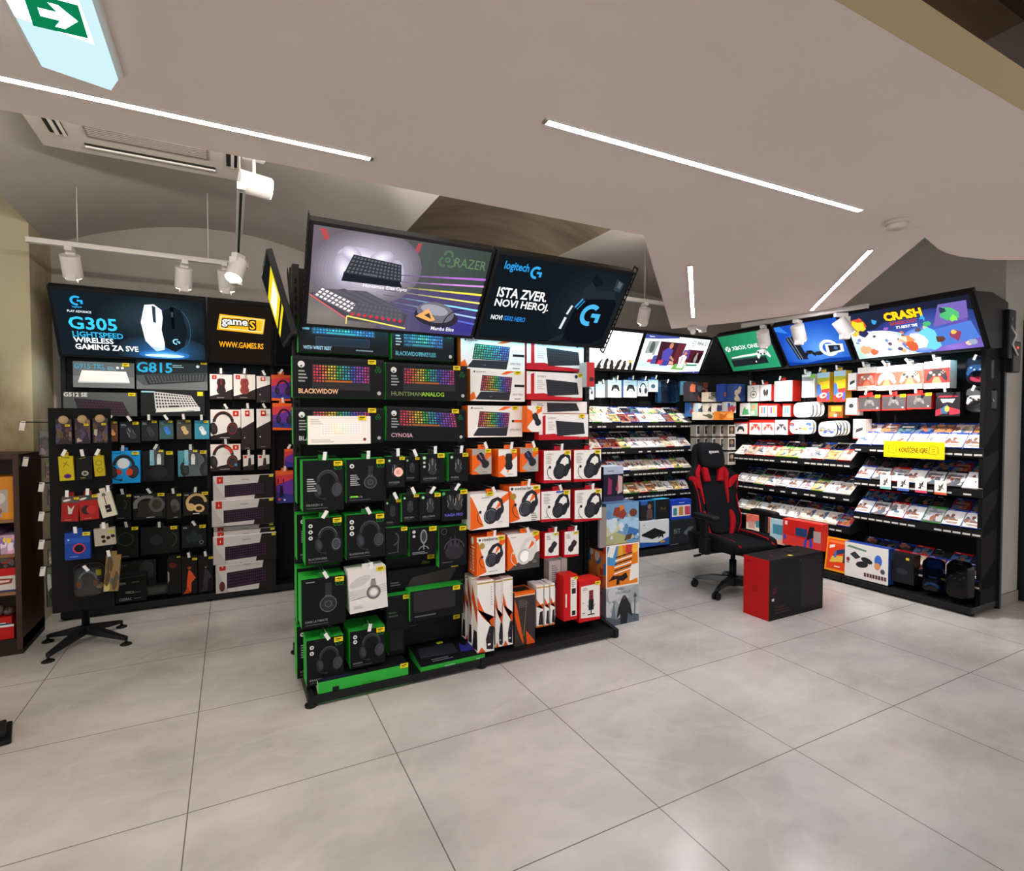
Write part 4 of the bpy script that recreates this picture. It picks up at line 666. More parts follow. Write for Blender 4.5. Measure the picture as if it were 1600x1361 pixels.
for rc, lb, cl in (((850, 704, 892, 754), 'white headset box with red base, upper left of the red four', 0), ((897, 703, 939, 752), 'white headset box with red base, upper right of the red four', 0), ((846, 767, 891, 814), 'bluish white headset box with red base, lower left of the red four', 1), ((898, 765, 940, 814), 'white headset box with red base, lower right of the red four', 0)):
    box('Y', 2.97, rc, .11, 'headset_box', lb, 'headset box', hxh() + ([R('#3a5ab0', .5, .93, .85, .99)] if cl else []), body=WH, side=RED, left=RED, top=RED, bot=RED, hook=.22)
def ssh(kind, dark=0, c='#2a2a30', hi='#8a8c94'): return [R(WH, 0, 0, 1, 1), ('P', ORG, [(0, 0), (.34, .08), (.2, .5), (.04, .9), (0, .95)]), ('P', ORG, [(.62, .5), (1, .8), (1, 1), (.8, .86)]), ] + ([('P', '#4a4644', [(0, 0), (1, 0), (1, .45), (.62, .38), (.2, .12)])] if dark else []) + [(kind, c, hi, .56, .5, .72)]
box('Y', 2.95, (735, 771, 795, 826), .14, 'headset_box', 'white and orange headset box with plain top, first in the orange column', 'headset box', ssh('HV') + [('T', '#6a6664', .28, .87, .04, 'steelseries', .25, 0), ('P', WH, [(.78, .0), (1, .0), (1, .62), (.9, .66)]), ('N', '#8a8682', .7, .16, .2, 1, .03)], body=WH, side=ORG, left='#d8d2cc', top='#efece8', hook=.2, pv=.99, pu=.5)
box('Y', 2.98, (796, 759, 844, 815), .14, 'headset_box', 'white and orange headset box with large black brand lettering, upper one', 'headset box', ssh('HV') + [R(WH, 0, .88, 1, 1), ('E', '#3a3a3c', .08, .93, .045, .045), ('T', '#3a3a3e', .16, .89, .09, 'steelseries', .78), ('E', '#a88a3a', .12, .72, .09, .09), ('N', '#8a8682', .7, .2, .22, 4, .06)], body=WH, side=ORG, left=ORG, top=ORG, hook=.2)
box('Y', 2.95, (745, 838, 789, 898), .13, 'headset_box', 'white headset box with a wide orange side panel of icons', 'headset box', ssh('HV') + [R(WH, 0, .88, 1, 1), ('E', '#3a3a3c', .1, .925, .04, .04), ('T', '#3a3a3e', .18, .89, .085, 'steelseries', .78), ('E', '#a8924a', .18, .77, .1, .1), ('N', '#8a8682', .4, .08, .5, 1, .03)], body=WH, side=ORG, left=ORG, top=ORG, hook=.2, sops=[R('#e85a20', 0, 0, 1, 1)] + [R('#f0b090', .2 + .3 * (i % 2), .08 + .085 * (i // 2), .4 + .3 * (i % 2), .14 + .085 * (i // 2)) for i in range(14)] + [('E', '#f6e0d0', .5, .88, .18, .18), R('#f0c0a0', .2, .7, .8, .73)])
box('Y', 2.97, (793, 833, 843, 889), .13, 'headset_box', 'orange and dark grey headset box with white ear cups', 'headset box', ssh('HV', 1, '#d8d4d0', '#8a8684') + [('N', '#7a7674', .1, .9, .25, 1, .03), ('N', '#8a8684', .78, .2, .16, 2, .05)], body=WH, side=ORG, left='#e8742c', top='#c8c4c0', hook=.2, pv=.97)
for rc, lb in (((850, 832, 873, 872), 'small white mouse box with red frame, left of the pair'), ((881, 830, 904, 870), 'small white mouse box with red frame, right of the pair')):
    box('Y', 2.99, rc, .06, 'mouse_box', lb, 'mouse box', [R(WH, .06, .08, 1, 1), ('P', RED, [(0, 0), (1, 0), (1, .06), (0, .12)]), ('MS', '#2a262a', '#5a5258', .58, .42, .72, -38), ('N', '#8a8482', .18, .85, .3, 3, .06), ('L', '#4a4446', .2, .16, .4, .3, .02)], body=RED, side=RED, top=RED, hook=.24, pu=.8)
# tall mouse-mat cartons standing on the base
def tall(rc, off, lb, v=0, dep=.06):
    o = [R(WH, 0, 0, 1, 1), ('P', '#d8541c', [(0, .8), (.3, .62), (1, .3), (1, .48), (.6, .42), (.3, .5), (0, .62)]), ('P', '#d8541c', [(0, 0), (.5, 0), (.25, .08)]), ('P', '#2a2428', [(.55, .04), (.95, .02), (1, .34), (.72, .36), (.5, .18)]), ('E', '#4a4448', .72, .24, .07, .07), ('E', WH, .7, .1, .1, .06), R('#a89030', 0, .965, 1, .985), ('N', '#b8b0a8', .8, .9, .1, 8, .035)]
    return box('Y', off, rc, dep, 'mouse_mat_carton', lb, 'mouse mat box', o, body=WH, side='#e8e2da', left='#efe9e2', top='#f2ede6', bot=ORG, pt=0, sops=[('P', '#d8541c', [(0, .75), (1, .38), (1, .6), (0, .98)]), ('P', '#2a2428', [(.1, .02), (1, .04), (.9, .3), (.4, .3)])])
tall((727, 899, 738, 998), 3.10, 'tall white and orange carton leftmost and furthest back on the base')
tall((737, 902, 749, 1008), 3.02, 'tall white and orange carton second from left on the base')
tall((746, 908, 772, 1019), 2.94, 'tall white and orange carton biggest and foremost on the base', dep=.09)
tall((774, 906, 785, 1011), 2.98, 'tall thin white and orange carton right of the biggest one')
tall((786, 903, 801, 1008), 2.97, 'tall white and orange carton beside the dark orange one')
box('Y', 2.98, (804, 925, 836, 1011), .14, 'mouse_mat_carton', 'dark carton with orange slashes and orange top', 'mouse mat box', [R('#3a3232', 0, 0, 1, 1), ('P', '#d8541c', [(0, .9), (.12, .75), (.45, .1), (.4, .06), (.15, .35), (0, .6)]), ('P', '#d8541c', [(.55, .3), (.98, .08), (.98, .02), (.6, .02)]), ('P', '#6a7a3a', [(.42, .2), (.58, .85), (.6, .86), (.46, .2)]), R(ORG, 0, .95, 1, 1), R('#e8c8a0', 0, .93, 1, .95), ('N', '#6a5c5a', .2, .85, .5, 5, .03)], body='#3a3232', side='#3a3232', top='#d8641c', pt=0, tops=[R('#26221f', .1, .2, .9, .8)])
for i, rc in enumerate(((838, 915, 849, 980), (851, 914, 858, 978), (860, 912, 867, 976))):
    box('Y', 3.0 - .0 * i, rc, .12, 'mouse_mat_carton', 'short white and orange carton, %s of the row of three' % ('left one', 'middle one', 'right one')[i], 'mouse mat box', [R(WH, 0, 0, 1, 1), ('P', '#d8541c', [(0, .7), (1, .42), (1, .56), (0, .5)]), ('P', '#2a2428', [(.3, .06), (1, .04), (.9, .38), (.5, .36)]), R('#c8921c', 0, .94, 1, .97), R('#c86a2c', 0, 0, 1, .04)], body=WH, top='#efe9e2', pt=0)
box('Y', 3.12, (858, 876, 876, 962), .07, 'tall_carton', 'tall plain white carton standing behind the row of three', 'carton', [R('#cfc8c6', 0, 0, 1, 1), R('#4a3a3e', .1, .5, .9, .6), ('N', '#8a8486', .2, .9, .6, 5, .04), ('N', '#8a8486', .2, .7, .5, 3, .04)], body='#cfc8c6', pt=0)
box('Y', 3.12, (877, 873, 886, 900), .07, 'tall_carton', 'slim pale carton behind the red ones on the base', 'carton', [R('#bdb6b4', 0, 0, 1, 1)], body='#bdb6b4', pt=0)
box('Y', 3.0, (881, 899, 902, 969), .1, 'microphone_box', 'narrow red carton with white stripe on the base', 'microphone box', [R('#c81c1c', 0, 0, 1, 1), R(WH, .5, .08, .95, .95), R('#2a2426', .58, .58, .88, .7), R('#2a2426', .6, .1, .86, .2), ('T', WH, .12, .3, .3, 'I', .1), ('N', '#8a8484', .56, .86, .3, 4, .04)], body='#c81c1c', top='#d82a20')
box('Y', 3.0, (905, 906, 938, 970), .12, 'microphone_box', 'red box with white front picturing a standing microphone', 'microphone box', [R('#c81c1c', 0, 0, 1, 1), ('P', WH, [(.08, .1), (.97, .06), (.97, .88), (.08, .86)]), R('#7a2430', .46, .5, .66, .74), R('#26222a', .44, .26, .68, .52), ('L', '#26222a', .56, .3, .56, .14, .05), ('P', '#26222a', [(.38, .14), (.74, .14), (.7, .17), (.42, .17)]), ('A', '#26222a', .56, .44, .2, .02, 200, 340), ('N', '#8a8486', .16, .8, .3, 2, .04), ('N', '#a08488', .14, .45, .14, 1, .04), ('N', '#5a5456', .14, .2, .2, 1, .04)], body='#c81c1c', top='#d82a20', left='#c81c1c', pv=.9)
# goods on the right end of the stand
box('Y', 3.05, (917, 566, 929, 604), .16, 'headset_box', 'red and grey box hanging off the right end of the stand', 'headset box', [R('#b83030', 0, 0, 1, 1), ('E', '#3a2426', .6, .3, .3, .25)], body='#b83030', side='#b8b2ae', pt=0)
b = MB(); b.box((-.05, 0, 0), (.06, .16, .30), mat('#26262a', 'fabric')); b.box((-.03, -.02, .02), (.045, 0, .2), mat('#1d1d20', 'fabric'))
tag(b.obj('gear_bag', None, (2.40, 3.12, .54), bevel=.02), 'dark bag hanging at the right end of the middle stand', 'bag')
b = MB(); b.box((-.03, 0, 0), (.03, .02, .28), '#8a8482'); tag(b.obj('hanging_pack', None, (2.285, 3.02, .60)), 'pale pack hanging between red boxes and the dark bag', 'pack')
rt = random.Random(5)
def blobs(P, n, sc=.22, y0=.05, y1=.95, seed=1):
    q = random.Random(seed); o = []
    for i in range(n):
        x, y, r_ = q.random(), y0 + (y1 - y0) * q.random(), sc * (.5 + q.random()); m = 8
        o.append(('P', q.choice(P), [(min(1, max(0, x + r_ * (.5 + .6 * q.random()) * math.cos(6.283 * k / m))), min(1, max(0, y + r_ * (.5 + .6 * q.random()) * math.sin(6.283 * k / m)))) for k in range(m)]))
    return o
tw = [((947, 916, 998, 978), 'lowest promo cube of the tower, grey with a cloaked figure', [R('#a8acb0', 0, 0, 1, 1)] + blobs(['#9aa0a4', '#b8bcbe', '#8a9298', '#c4c8ca'], 16, .2, .3, 1, 4) + [('P', '#6a7a84', [(.1, .05), (.24, .7), (.3, .05)]), ('P', '#55606a', [(0, 0), (1, 0), (1, .22), (.7, .3), (.3, .2), (0, .3)]), ('P', '#26282c', [(.42, .04), (.62, .04), (.66, .3), (.8, .2), (.74, .5), (.64, .66), (.58, .76), (.5, .76), (.44, .66), (.36, .48), (.3, .2), (.42, .32)]), ('E', '#5a4c46', .54, .72, .045, .055), ('L', '#4a4c50', .86, .1, .88, .74, .03), ('P', '#4a4c50', [(.82, .68), (.94, .68), (.88, .8)]), ('T', '#5a5c60', .5, .82, .07, 'VALHALLA', .62, 0, 'c'), ('N', '#6a6c70', .34, .93, .3, 1, .05)], '#7a8288'),
      ((947, 850, 998, 916), 'middle promo cube of the tower, orange and blue with striped lettering', [R('#e8e4dc', 0, 0, 1, 1), R('#e07a1c', .03, .03, .97, .97), ('P', '#4a90c0', [(.03, .55), (.3, .5), (.36, .97), (.03, .97)]), ('P', '#e8e4dc', [(.03, .75), (.2, .7), (.3, .97), (.1, .97)]), ('P', '#d8a838', [(.36, .7), (.5, .7), (.5, .97), (.36, .97)]), ('P', '#c83a38', [(.58, .8), (.75, .75), (.8, .97), (.6, .97)]), ('P', '#f0b840', [(.8, .75), (.97, .78), (.97, .95), (.8, .95)]), ('P', '#e8e4dc', [(.7, .1), (.97, .15), (.97, .5), (.75, .48)]), ('P', '#e07a1c', [(.78, .5), (.97, .5), (.97, .68), (.84, .66)])] + [('P', c_, [(.28 - .01 * i, .68 - .075 * i), (.8 - .01 * i, .76 - .075 * i), (.8 - .01 * i, .79 - .075 * i), (.28 - .01 * i, .71 - .075 * i)]) for i, c_ in enumerate(['#2a2a2c', '#f4f0ea'] * 3)] + [('P', '#2a1c1c', [(.06, .16), (.3, .2), (.5, .12), (.66, .2), (.6, .32), (.45, .26), (.2, .28)]), ('P', '#2a1c1c', [(.3, .06), (.4, .06), (.4, .2), (.32, .2)])], '#d87a3a'),
      ((947, 786, 998, 849), 'top promo cube of the tower, blue beach scene', [R('#6a94b8', 0, 0, 1, 1), ('P', '#c8c8a0', [(0, .1), (.5, .4), (.3, .6), (0, .55)]), ('P', '#a8a878', [(.0, 0), (.6, 0), (.7, .15), (.3, .3), (0, .2)]), ('P', '#9ac0d8', [(.3, .5), (1, .3), (1, .6), (.5, .65)]), ('P', '#3a6aa8', [(.6, .1), (1, .05), (1, .3), (.7, .4)])] + blobs(['#c8d8e0', '#88b0cc', '#b8b890', '#5a88b0'], 16, .1, .1, .75, 9) + [('P', '#8a3c2c', [(.2, .72), (.5, .6), (.62, .72), (.5, .92), (.25, .9)]), ('P', '#c8742c', [(.4, .8), (.55, .86), (.5, .96), (.4, .95)]), ('E', '#6a3828', .82, .74, .12, .1), ('P', '#5a4030', [(.55, .06), (.75, .1), (.8, .22), (.6, .2)])], '#4a6a88')]
for rc, lb, op, sd in tw:
    box('Y', 3.09, rc, .24, 'promo_cube', lb, 'promo cube', op, body=sd, side=sd, pt=0, sops=blobs(['#c83a38', '#e8e0d0', '#3a80b8', '#e0903c'] if sd == '#d87a3a' else ['#5a6a78', '#8a98a4', '#3a4650'], 14, .18, .05, .95, 3), group='promo cubes')
box('Y', 3.2, (943, 729, 974, 783), .14, 'figure_box', 'dark box with pink figures standing on top of the promo tower', 'game box', [R('#1d1a2c', 0, 0, 1, 1), R('#a8b4c8', 0, .78, 1, 1), ('P', '#8a3058', [(.2, .2), (.4, .2), (.42, .6), (.24, .7)]), ('P', '#c8a8a0', [(.7, .2), (.95, .25), (.95, .7), (.72, .74)]), ('P', '#a83a50', [(.6, .3), (.75, .3), (.72, .6)]), ('N', '#5a6478', .2, .86, .5, 1, .05), R('#3a3450', 0, 0, 1, .14)], body='#1d1a2c', top='#c8d0dc', pt=0)

# ------------------------------------------------------------------ left rack
LY = 5.14
def lbox(rect, name, label, cat, ops, off=LY, dep=.08, **k): return box('Y', off, rect, dep, name, label, cat, ops, **k)
lbox((114, 566, 210, 606), 'keyboard_box', 'grey keyboard box with a white keyboard, top left under the blue lettered sign', 'keyboard box', [R('#5c6468', 0, 0, 1, 1), R('#74787a', 0, 0, 1, .45), ('T', '#38a0c8', .02, .72, .2, 'G915 TKL', .5, 0), ('N', '#7aa8b8', .55, .8, .16, 3, .05), ('E', '#e8f0f0', .72, .8, .05, .05), ('E', '#e8f0f0', .8, .8, .05, .05), ('P', '#eef0f0', [(.08, .22), (.92, .24), (.86, .66), (.14, .66)]), ('P', '#c8ccd0', [(.08, .22), (.92, .24), (.92, .2), (.08, .18)]), ('K', '#f2f4f4', [(.1, .27), (.9, .28), (.85, .64), (.15, .64)], 5, 16, 'white')], body='#5c6468', side='#17181b', dep=.06)
lbox((213, 562, 324, 609), 'keyboard_box', 'dark keyboard box with big bright blue lettering, top row', 'keyboard box', [R('#4a5054', 0, 0, 1, 1), ('P', '#1d262c', [(0, .45), (1, .6), (1, 1), (0, 1)]), ('P', '#6a6e70', [(0, 0), (1, 0), (1, .3), (.1, .12), (0, .3)]), ('T', '#2ab0e4', .005, .55, .34, 'G815', .5), ('P', '#22282c', [(.16, .16), (.95, .3), (.98, .58), (.1, .44)]), ('K', '#262c30', [(.17, .18), (.95, .32), (.97, .56), (.11, .43)], 5, 18, 'grey'), ('E', '#d8e8f0', .86, .8, .05, .05), ('N', '#8ab8c8', .5, .8, .2, 2, .06)], body='#2c3236', side='#17181b', dep=.06, pu=.95)
lbox((99, 613, 214, 650), 'keyboard_box', 'grey keyboard box with a dark keyboard drawn large, second row left', 'keyboard box', [R('#55585a', 0, 0, 1, 1), ('P', '#6c7072', [(0, .1), (.2, 0), (0, 0)]), ('T', '#e4e6e6', .005, .80, .17, 'G512 SE', .34), ('K', '#2a282a', [(.22, .0), (.9, .02), (.8, .6), (.14, .74)], 5, 16, 'plum')], body='#3c3f41', dep=.05, off=5.10, pu=.93)
lbox((220, 610, 320, 650), 'keyboard_box', 'dark keyboard box with a silver keyboard, second row right', 'keyboard box', [R('#1e2022', 0, 0, 1, 1), ('N', '#9ac8d8', .01, .9, .3, 1, .12), ('P', '#d4d4d0', [(.22, .14), (.92, .2), (.92, .36), (.24, .3)]), ('K', '#c8c8c4', [(.22, .26), (.9, .36), (.78, .8), (.2, .94)], 5, 14, 'dark'), R('#e0c820', .88, .8, .97, .97), ('N', '#8a8c8c', .7, .2, .2, 1, .06)], body='#1e2022', dep=.05, off=5.10, pt=0)
LM = [((166, 658, 184, 690), '#5a3c2c', '#c88a5a', 'brownish mouse box half behind the spinning stand, mouse row'), ((187, 659, 219, 692), '#242629', '#8a8c90', 'dark mouse box with a pale slim shape, wider one in mouse row'), ((221, 657, 247, 689), '#26282b', '#4a4c50', 'dark mouse box with dark mouse, third in mouse row'), ((249, 657, 271, 686), '#3c5a5c', '#3a7ad0', 'teal grey mouse box with a blue mouse'), ((276, 656, 299, 686), '#4a4642', '#c8a87a', 'grey mouse box with a gold edged mouse'), ((304, 657, 327, 686), '#3a8aa0', '#e4ecec', 'light blue mouse box with a white mouse')]
for rc, bg, mc, lb in LM:
    lbox(rc, 'mouse_box', lb, 'mouse box', [R(bg, 0, 0, 1, 1), ('MS', mc if bg != '#242629' and bg != '#26282b' else '#3a3c40', dim(mc, 1.2), .55, .45, .7, 25)] + ([('T', '#3ac0ea', .04, .8, .16, 'G305', .4)] if 'white mouse' in lb else [('N', '#8ab0b8', .06, .86, .35, 2, .06)]), body=bg, side='#1a1b1d', hook=.1, pu=.78)
lbox((169, 705, 219, 755), 'headset_box', 'bright blue headset box with a black and red headset', 'headset box', [R('#1e9ae4', 0, 0, 1, 1), ('L', '#0f5a9a', 0, .94, .4, .94, .02), ('E', '#e8f2f8', .47, .62, .2, .2), ('HS', '#2a2a30', '#55575c', .48, .5, .8), ('E', '#c8402c', .34, .36, .08, .12, 20), ('E', '#d8482c', .66, .34, .11, .14, -10), ('N', '#0f5a9a', .04, .1, .1, 1, .04)], body='#1e9ae4', side='#1878c0', hook=.12, off=5.10)
lbox((222, 705, 272, 752), 'headset_box', 'plain dark headset box behind a small earphone box', 'headset box', [R('#1a1b1d', 0, 0, 1, 1), ('E', '#26272a', .5, .3, .3, .22), ('E', '#3a3c40', .5, .06, .02, .02)], body='#1a1b1d')
lbox((278, 704, 324, 744), 'headset_box', 'grey blue headset box behind a small earphone box', 'headset box', [R('#5a6466', 0, 0, 1, 1), ('P', '#4a8a9a', [(0, 0), (.3, 0), (.2, 1), (0, 1)]), ('HS', '#2a2a2e', '#4a4c50', .6, .48, .95)], body='#4a5254')
for rc, lb in (((234, 703, 256, 727), 'small earphone box before the plain dark headset box'), ((288, 703, 309, 727), 'small earphone box before the grey blue headset box')):
    lbox(rc, 'earphone_box', lb, 'earphone box', [R('#4a5054', 0, 0, 1, 1), ('P', '#8ab8c8', [(.0, .0), (.3, 0), (.3, 1), (0, 1)]), ('T', '#30a8dc', .04, .12, .16, 'G333', .3), R('#d8dcdc', .5, .05, .8, .55), ('E', '#c0c4c8', .65, .6, .14, .2), ('L', '#e8e8e8', .6, .1, .66, .55, .05)], body='#3a4044', off=5.02, dep=.03, hook=.2, pu=.8)
LD = [((181, 772, 205, 812), 'dark headset box peeking out beside the white blister pack', [R('#1d1e1f', 0, 0, 1, 1), ('A', '#4a4a44', .3, .6, .4, .05, -60, 60), ('N', '#9a9a98', .1, .06, .7, 1, .03)]),
      ((208, 771, 259, 811), 'wide dark box picturing grey headphones on the left rack', [R('#1b1b1a', 0, 0, 1, 1), ('P', '#2e2d2a', [(.1, .1), (.9, .1), (.8, .7), (.2, .7)]), ('A', '#7a7872', .42, .55, .32, .12, 60, 200, 1.2), ('E', '#5a5852', .72, .55, .26, .3, 10), ('E', '#3a3936', .72, .55, .17, .2), ('T', '#b8b8b4', .04, .86, .07, 'trust', .16), ('N', '#c8c8c4', .4, .06, .4, 1, .04)]),
      ((260, 771, 283, 811), 'narrow dark box picturing headphones on the left rack', [R('#1d1c1a', 0, 0, 1, 1), ('E', '#55524c', .6, .55, .3, .5, 15), ('E', '#3a3834', .55, .4, .2, .3), ('N', '#c8c8c4', .5, .06, .4, 1, .03)]),
      ((286, 769, 326, 805), 'dark box picturing a gold headset on the left rack', [R('#1b1918', 0, 0, 1, 1), ('A', '#c8a870', .52, .55, .36, .12, 0, 200), ('E', '#d8b47a', .3, .36, .16, .18, 30), ('E', '#e0bc80', .62, .3, .22, .18, -20), ('E', '#3a2c20', .62, .3, .12, .1), ('T', '#b8b8b4', .06, .86, .07, 'trust', .16), ('N', W, .38, .06, .4, 1, .05)]),
      ((182, 823, 216, 872), 'dark box picturing a ring light, low on the left rack', [R('#191a1a', 0, 0, 1, 1), ('A', '#2c3a36', .42, .6, .36, .06, 0, 360), ('N', '#8a8c8a', .1, .05, .7, 1, .03)]),
      ((220, 823, 280, 865), 'wide very dark box picturing earphones, low on the left rack', [R('#161617', 0, 0, 1, 1), ('A', '#3a3c3e', .68, .5, .3, .04, -60, 60), ('E', '#2a2b2e', .4, .5, .2, .2)]),
      ((284, 821, 322, 855), 'dark box picturing speakers, low on the left rack', [R('#17191a', 0, 0, 1, 1), ('E', '#26302f', .5, .5, .16, .3), ('E', '#26302f', .28, .4, .12, .2), ('E', '#26302f', .72, .4, .12, .2), ('A', '#8a9090', .8, .2, .08, .02, 0, 360), ('T', '#b8b8b4', .06, .88, .07, 'trust', .16)])]
for rc, lb, op in LD: lbox(rc, 'headset_box', lb, 'headset box', op, body='#18191a', hook=.1, off=5.11, dep=.1)
LB = [((185, 876, 244, 928), 'wide dark box with a faint oval, bottom row of left rack', [R('#191a1a', 0, 0, 1, 1), ('E', '#262828', .35, .5, .4, .22), ('E', '#2e3030', .75, .7, .2, .3), ('N', '#4a4c4a', .1, .88, .2, 1, .04)], 5.12),
      ((181, 898, 229, 940), 'black box with rows of white lettering on the base of left rack', [R('#131314', 0, 0, 1, 1), ('T', '#8a8c8c', .06, .66, .08, 'HEXA', .26), ('N', '#6a6c6c', .5, .7, .4, 1, .04), ('T', '#8a8c8c', .3, .3, .1, 'VISCA', .3), ('N', '#6a6c6c', .62, .32, .3, 1, .05), ('T', '#8a8c8c', .1, .06, .1, 'CODRAC', .4), ('N', '#6a6c6c', .58, .1, .36, 1, .05), ('L', '#3a3c3c', 0, .88, 1, .94, .02)], 5.03),
      ((228, 915, 262, 929), 'low dark box lying beside the lettered one', [R('#2a2c2c', 0, 0, 1, 1), R('#3a3c3c', .1, .2, .9, .8)], 5.05), ((262, 872, 283, 928), 'narrow dark carton with red cap, bottom row of left rack', [R('#141415', 0, 0, 1, 1), ('E', '#5a1c1c', .4, .8, .3, .24), ('P', '#8a8c8c', [(0, .3), (.12, .4), (.12, .6), (0, .66)])], 5.06)]
for rc, lb, op, yo in LB: lbox(rc, 'gear_box', lb, 'gear box', op, off=yo, dep=.08, body='#161617', pt=0)
for i, (rc, c1, lb) in enumerate((((284, 870, 308, 928), '#d8502c', 'dark figure poster box with an orange suited figure'), ((310, 868, 333, 925), '#3a3238', 'dark figure poster box with a grey suited figure'), ((263, 869, 282, 900), '#8a2420', 'dark figure poster box with a small red figure'))):
    lbox(rc, 'chair_box', lb, 'gear box', [R('#17130f' if i == 0 else '#151214', 0, 0, 1, 1), ('P', c1, [(.3, .05), (.6, .05), (.62, .3), (.9, .42), (.6, .62), (.45, .64), (.35, .4)]), ('E', dim(c1, .7), .5, .7, .14, .12), ('E', '#8a6a58', .5, .68, .07, .06), ('P', dim(c1, .8), [(.1, .02), (.5, .02), (.4, .2)])], off=5.07, dep=.05, body='#161314', hook=.12 if i < 2 else 0)
def dg(mouse=1, hi='#8a3030', c='#2a2426'): return [R('#e6dfda', 0, 0, 1, 1), ('P', '#2a2224', [(0, 0), (1, 0), (1, .42), (.55, .25), (0, .12)]), ('MS' if mouse == 1 else 'HS', c, hi, .5 if mouse == 1 else .42, .52, .8), R('#c8281c', .1, .8, .3, .96) if mouse == 1 else R('#c8281c', .74, .78, .94, .96), ('E', '#f0c8b8', .2 if mouse == 1 else .84, .88 if mouse == 1 else .87, .03, .05), ('N', '#c8c0bc', .3, .06, .5, 1, .04)]
for rc, lb, op in (((328, 585, 363, 624), 'white mouse box with red square, left of the white trio', dg(1, '#b83030')), ((365, 585, 399, 624), 'white mouse box with a dark red mouse, middle of the white trio', dg(1, '#c04038', '#8a3c3a')), ((329, 640, 376, 687), 'white headset box with black and red ear cups', dg(2, '#b03028')), ((329, 694, 376, 736), 'white headset box with a red and black headset, lower one', dg(2, '#c83a28') + [('A', '#c8402c', .42, .6, .3, .09, 10, 80, .9), ('E', '#4a90c0', .84, .22, .05, .05)])):
    lbox(rc, 'mouse_box' if 'mouse' in lb else 'headset_box', lb, 'mouse box' if 'mouse' in lb else 'headset box', op, body='#e6dfda', side='#2a2224', hook=.12, pt=0)
for rc, lb in (((401, 588, 422, 629), 'white and black box with slanted split, right of the white trio'), ((377, 639, 397, 703), 'tall white and black hanging box, left of the tall pair'), ((401, 639, 423, 701), 'tall white and black hanging box, right of the tall pair')):
    lbox(rc, 'mouse_mat_box', lb, 'mouse mat box', [R('#e6dfda', 0, 0, 1, 1), ('P', '#2e2628', [(0, .52), (1, .70), (1, 0), (0, 0)]), R('#c8281c', .3, .82, .66, .96), ('E', '#f0d0b8', .48, .9, .1, .1), ('N', '#b8b0ae', .3, .04, .5, 1, .02), ('E', '#d8d0cc', .25, .3, .05, .05)], body='#e6dfda', side='#2a2224', hook=.12, pt=0)
for rc, lb in (((380, 711, 397, 735), 'small white box with dark gadget, left of the small pair'), ((403, 711, 421, 734), 'small white box with dark gadget, right of the small pair')):
    lbox(rc, 'accessory_box', lb, 'accessory box', [R('#d8d0ca', 0, 0, 1, 1), ('P', '#2a2224', [(0, 0), (1, 0), (1, .4), (0, .25)]), ('P', '#3a3234', [(.4, .2), (.75, .25), (.7, .8), (.5, .8)]), R('#c8281c', .1, .8, .34, .96)], body='#d8d0ca', side='#2a2224', hook=.12, pt=0)
def dkb(cut=.72, strap=0): return [R('#ccc4c2', 0, 0, 1, 1), ('P', '#25201f', [(cut, 0), (1, 0), (1, 1), (cut + .1, 1)]), ('P', '#b8b0ae', [(0, .9), (.1, .4), (.22, 0), (0, 0)]), R('#c02c20', .06, .7, .16, .98), ('E', '#f0c8b8', .11, .83, .018, .05), ('K', '#1f1c22', [(.18, .12), (.84, .18), (.84, .68), (.18, .62)], 5, 18, 'plum'), ('N', '#8a8280', .45, .82, .2, 1, .06), R('#d8c820', .92, .9, .99, .99)] + ([('E', '#5a2c2c', .1, .2, .08, .16)] if strap else [])
for i, (rc, yo, lb) in enumerate((((333, 743, 428, 780), 5.08, 'white and black keyboard carton, uppermost of the keyboard stack'), ((331, 781, 428, 820), 5.05, 'white and black keyboard carton, second of the keyboard stack'), ((334, 821, 428, 850), 5.12, 'white and black keyboard carton hidden behind two others'), ((334, 828, 430, 862), 5.07, 'white and black keyboard carton, middle one of the overlapping three'), ((333, 836, 432, 878), 5.02, 'white and black keyboard carton, front one of the overlapping three'), ((337, 873, 431, 922), 5.03, 'white and black keyboard carton with a handle on the base'))):
    lbox(rc, 'keyboard_box', lb, 'keyboard box', dkb(.66 if i != 5 else .7, i == 5) + ([R('#e8e4e2', .04, .84, .78, .98), ('A', '#3a3634', .5, .84, .16, .02, 15, 165)] if i == 5 else []), off=yo, dep=.045 if i < 5 else .09, body='#ccc4c2', side='#25201f', top='#d8d2d0', pt=0)
for rc, lb, kd in (((424, 586, 454, 626), 'purple and orange headset box, top one by the middle stand', 1), ((426, 630, 456, 672), 'purple and orange box with green end, second by the middle stand', 1), ((445, 702, 458, 730), 'small plum coloured box half hidden by the middle stand', 0), ((431, 736, 458, 786), 'purple and orange box with numerals, lowest by the middle stand', 2)):
    lbox(rc, 'headset_box', lb, 'headset box', [R('#6a3a9a', 0, 0, 1, 1), ('P', '#d8404a', [(0, .55), (1, .75), (1, 1), (0, 1)]), ('P', '#e8642c', [(0, .85), (1, .9), (1, 1), (0, 1)]), ('P', '#3a3a8a', [(0, 0), (1, 0), (1, .25), (0, .35)])] + ([('HS', '#2a2030', '#4a3a58', .6, .5, .75), ('P', ORG, [(0, 0), (1, 0), (1, .06), (0, .1)])] if kd == 1 else [('T', '#2a1c3a', .1, .6, .16, '1.1', .4), ('E', '#f06030', .2, .12, .07, .07), ('E', '#e8e0f0', .5, .1, .06, .06), ('P', '#241a3a', [(.2, .2), (.45, .2), (.4, .55), (.25, .55)])] if kd == 2 else []), body='#6a3a9a', side='#e8642c', hook=.1, pt=0)

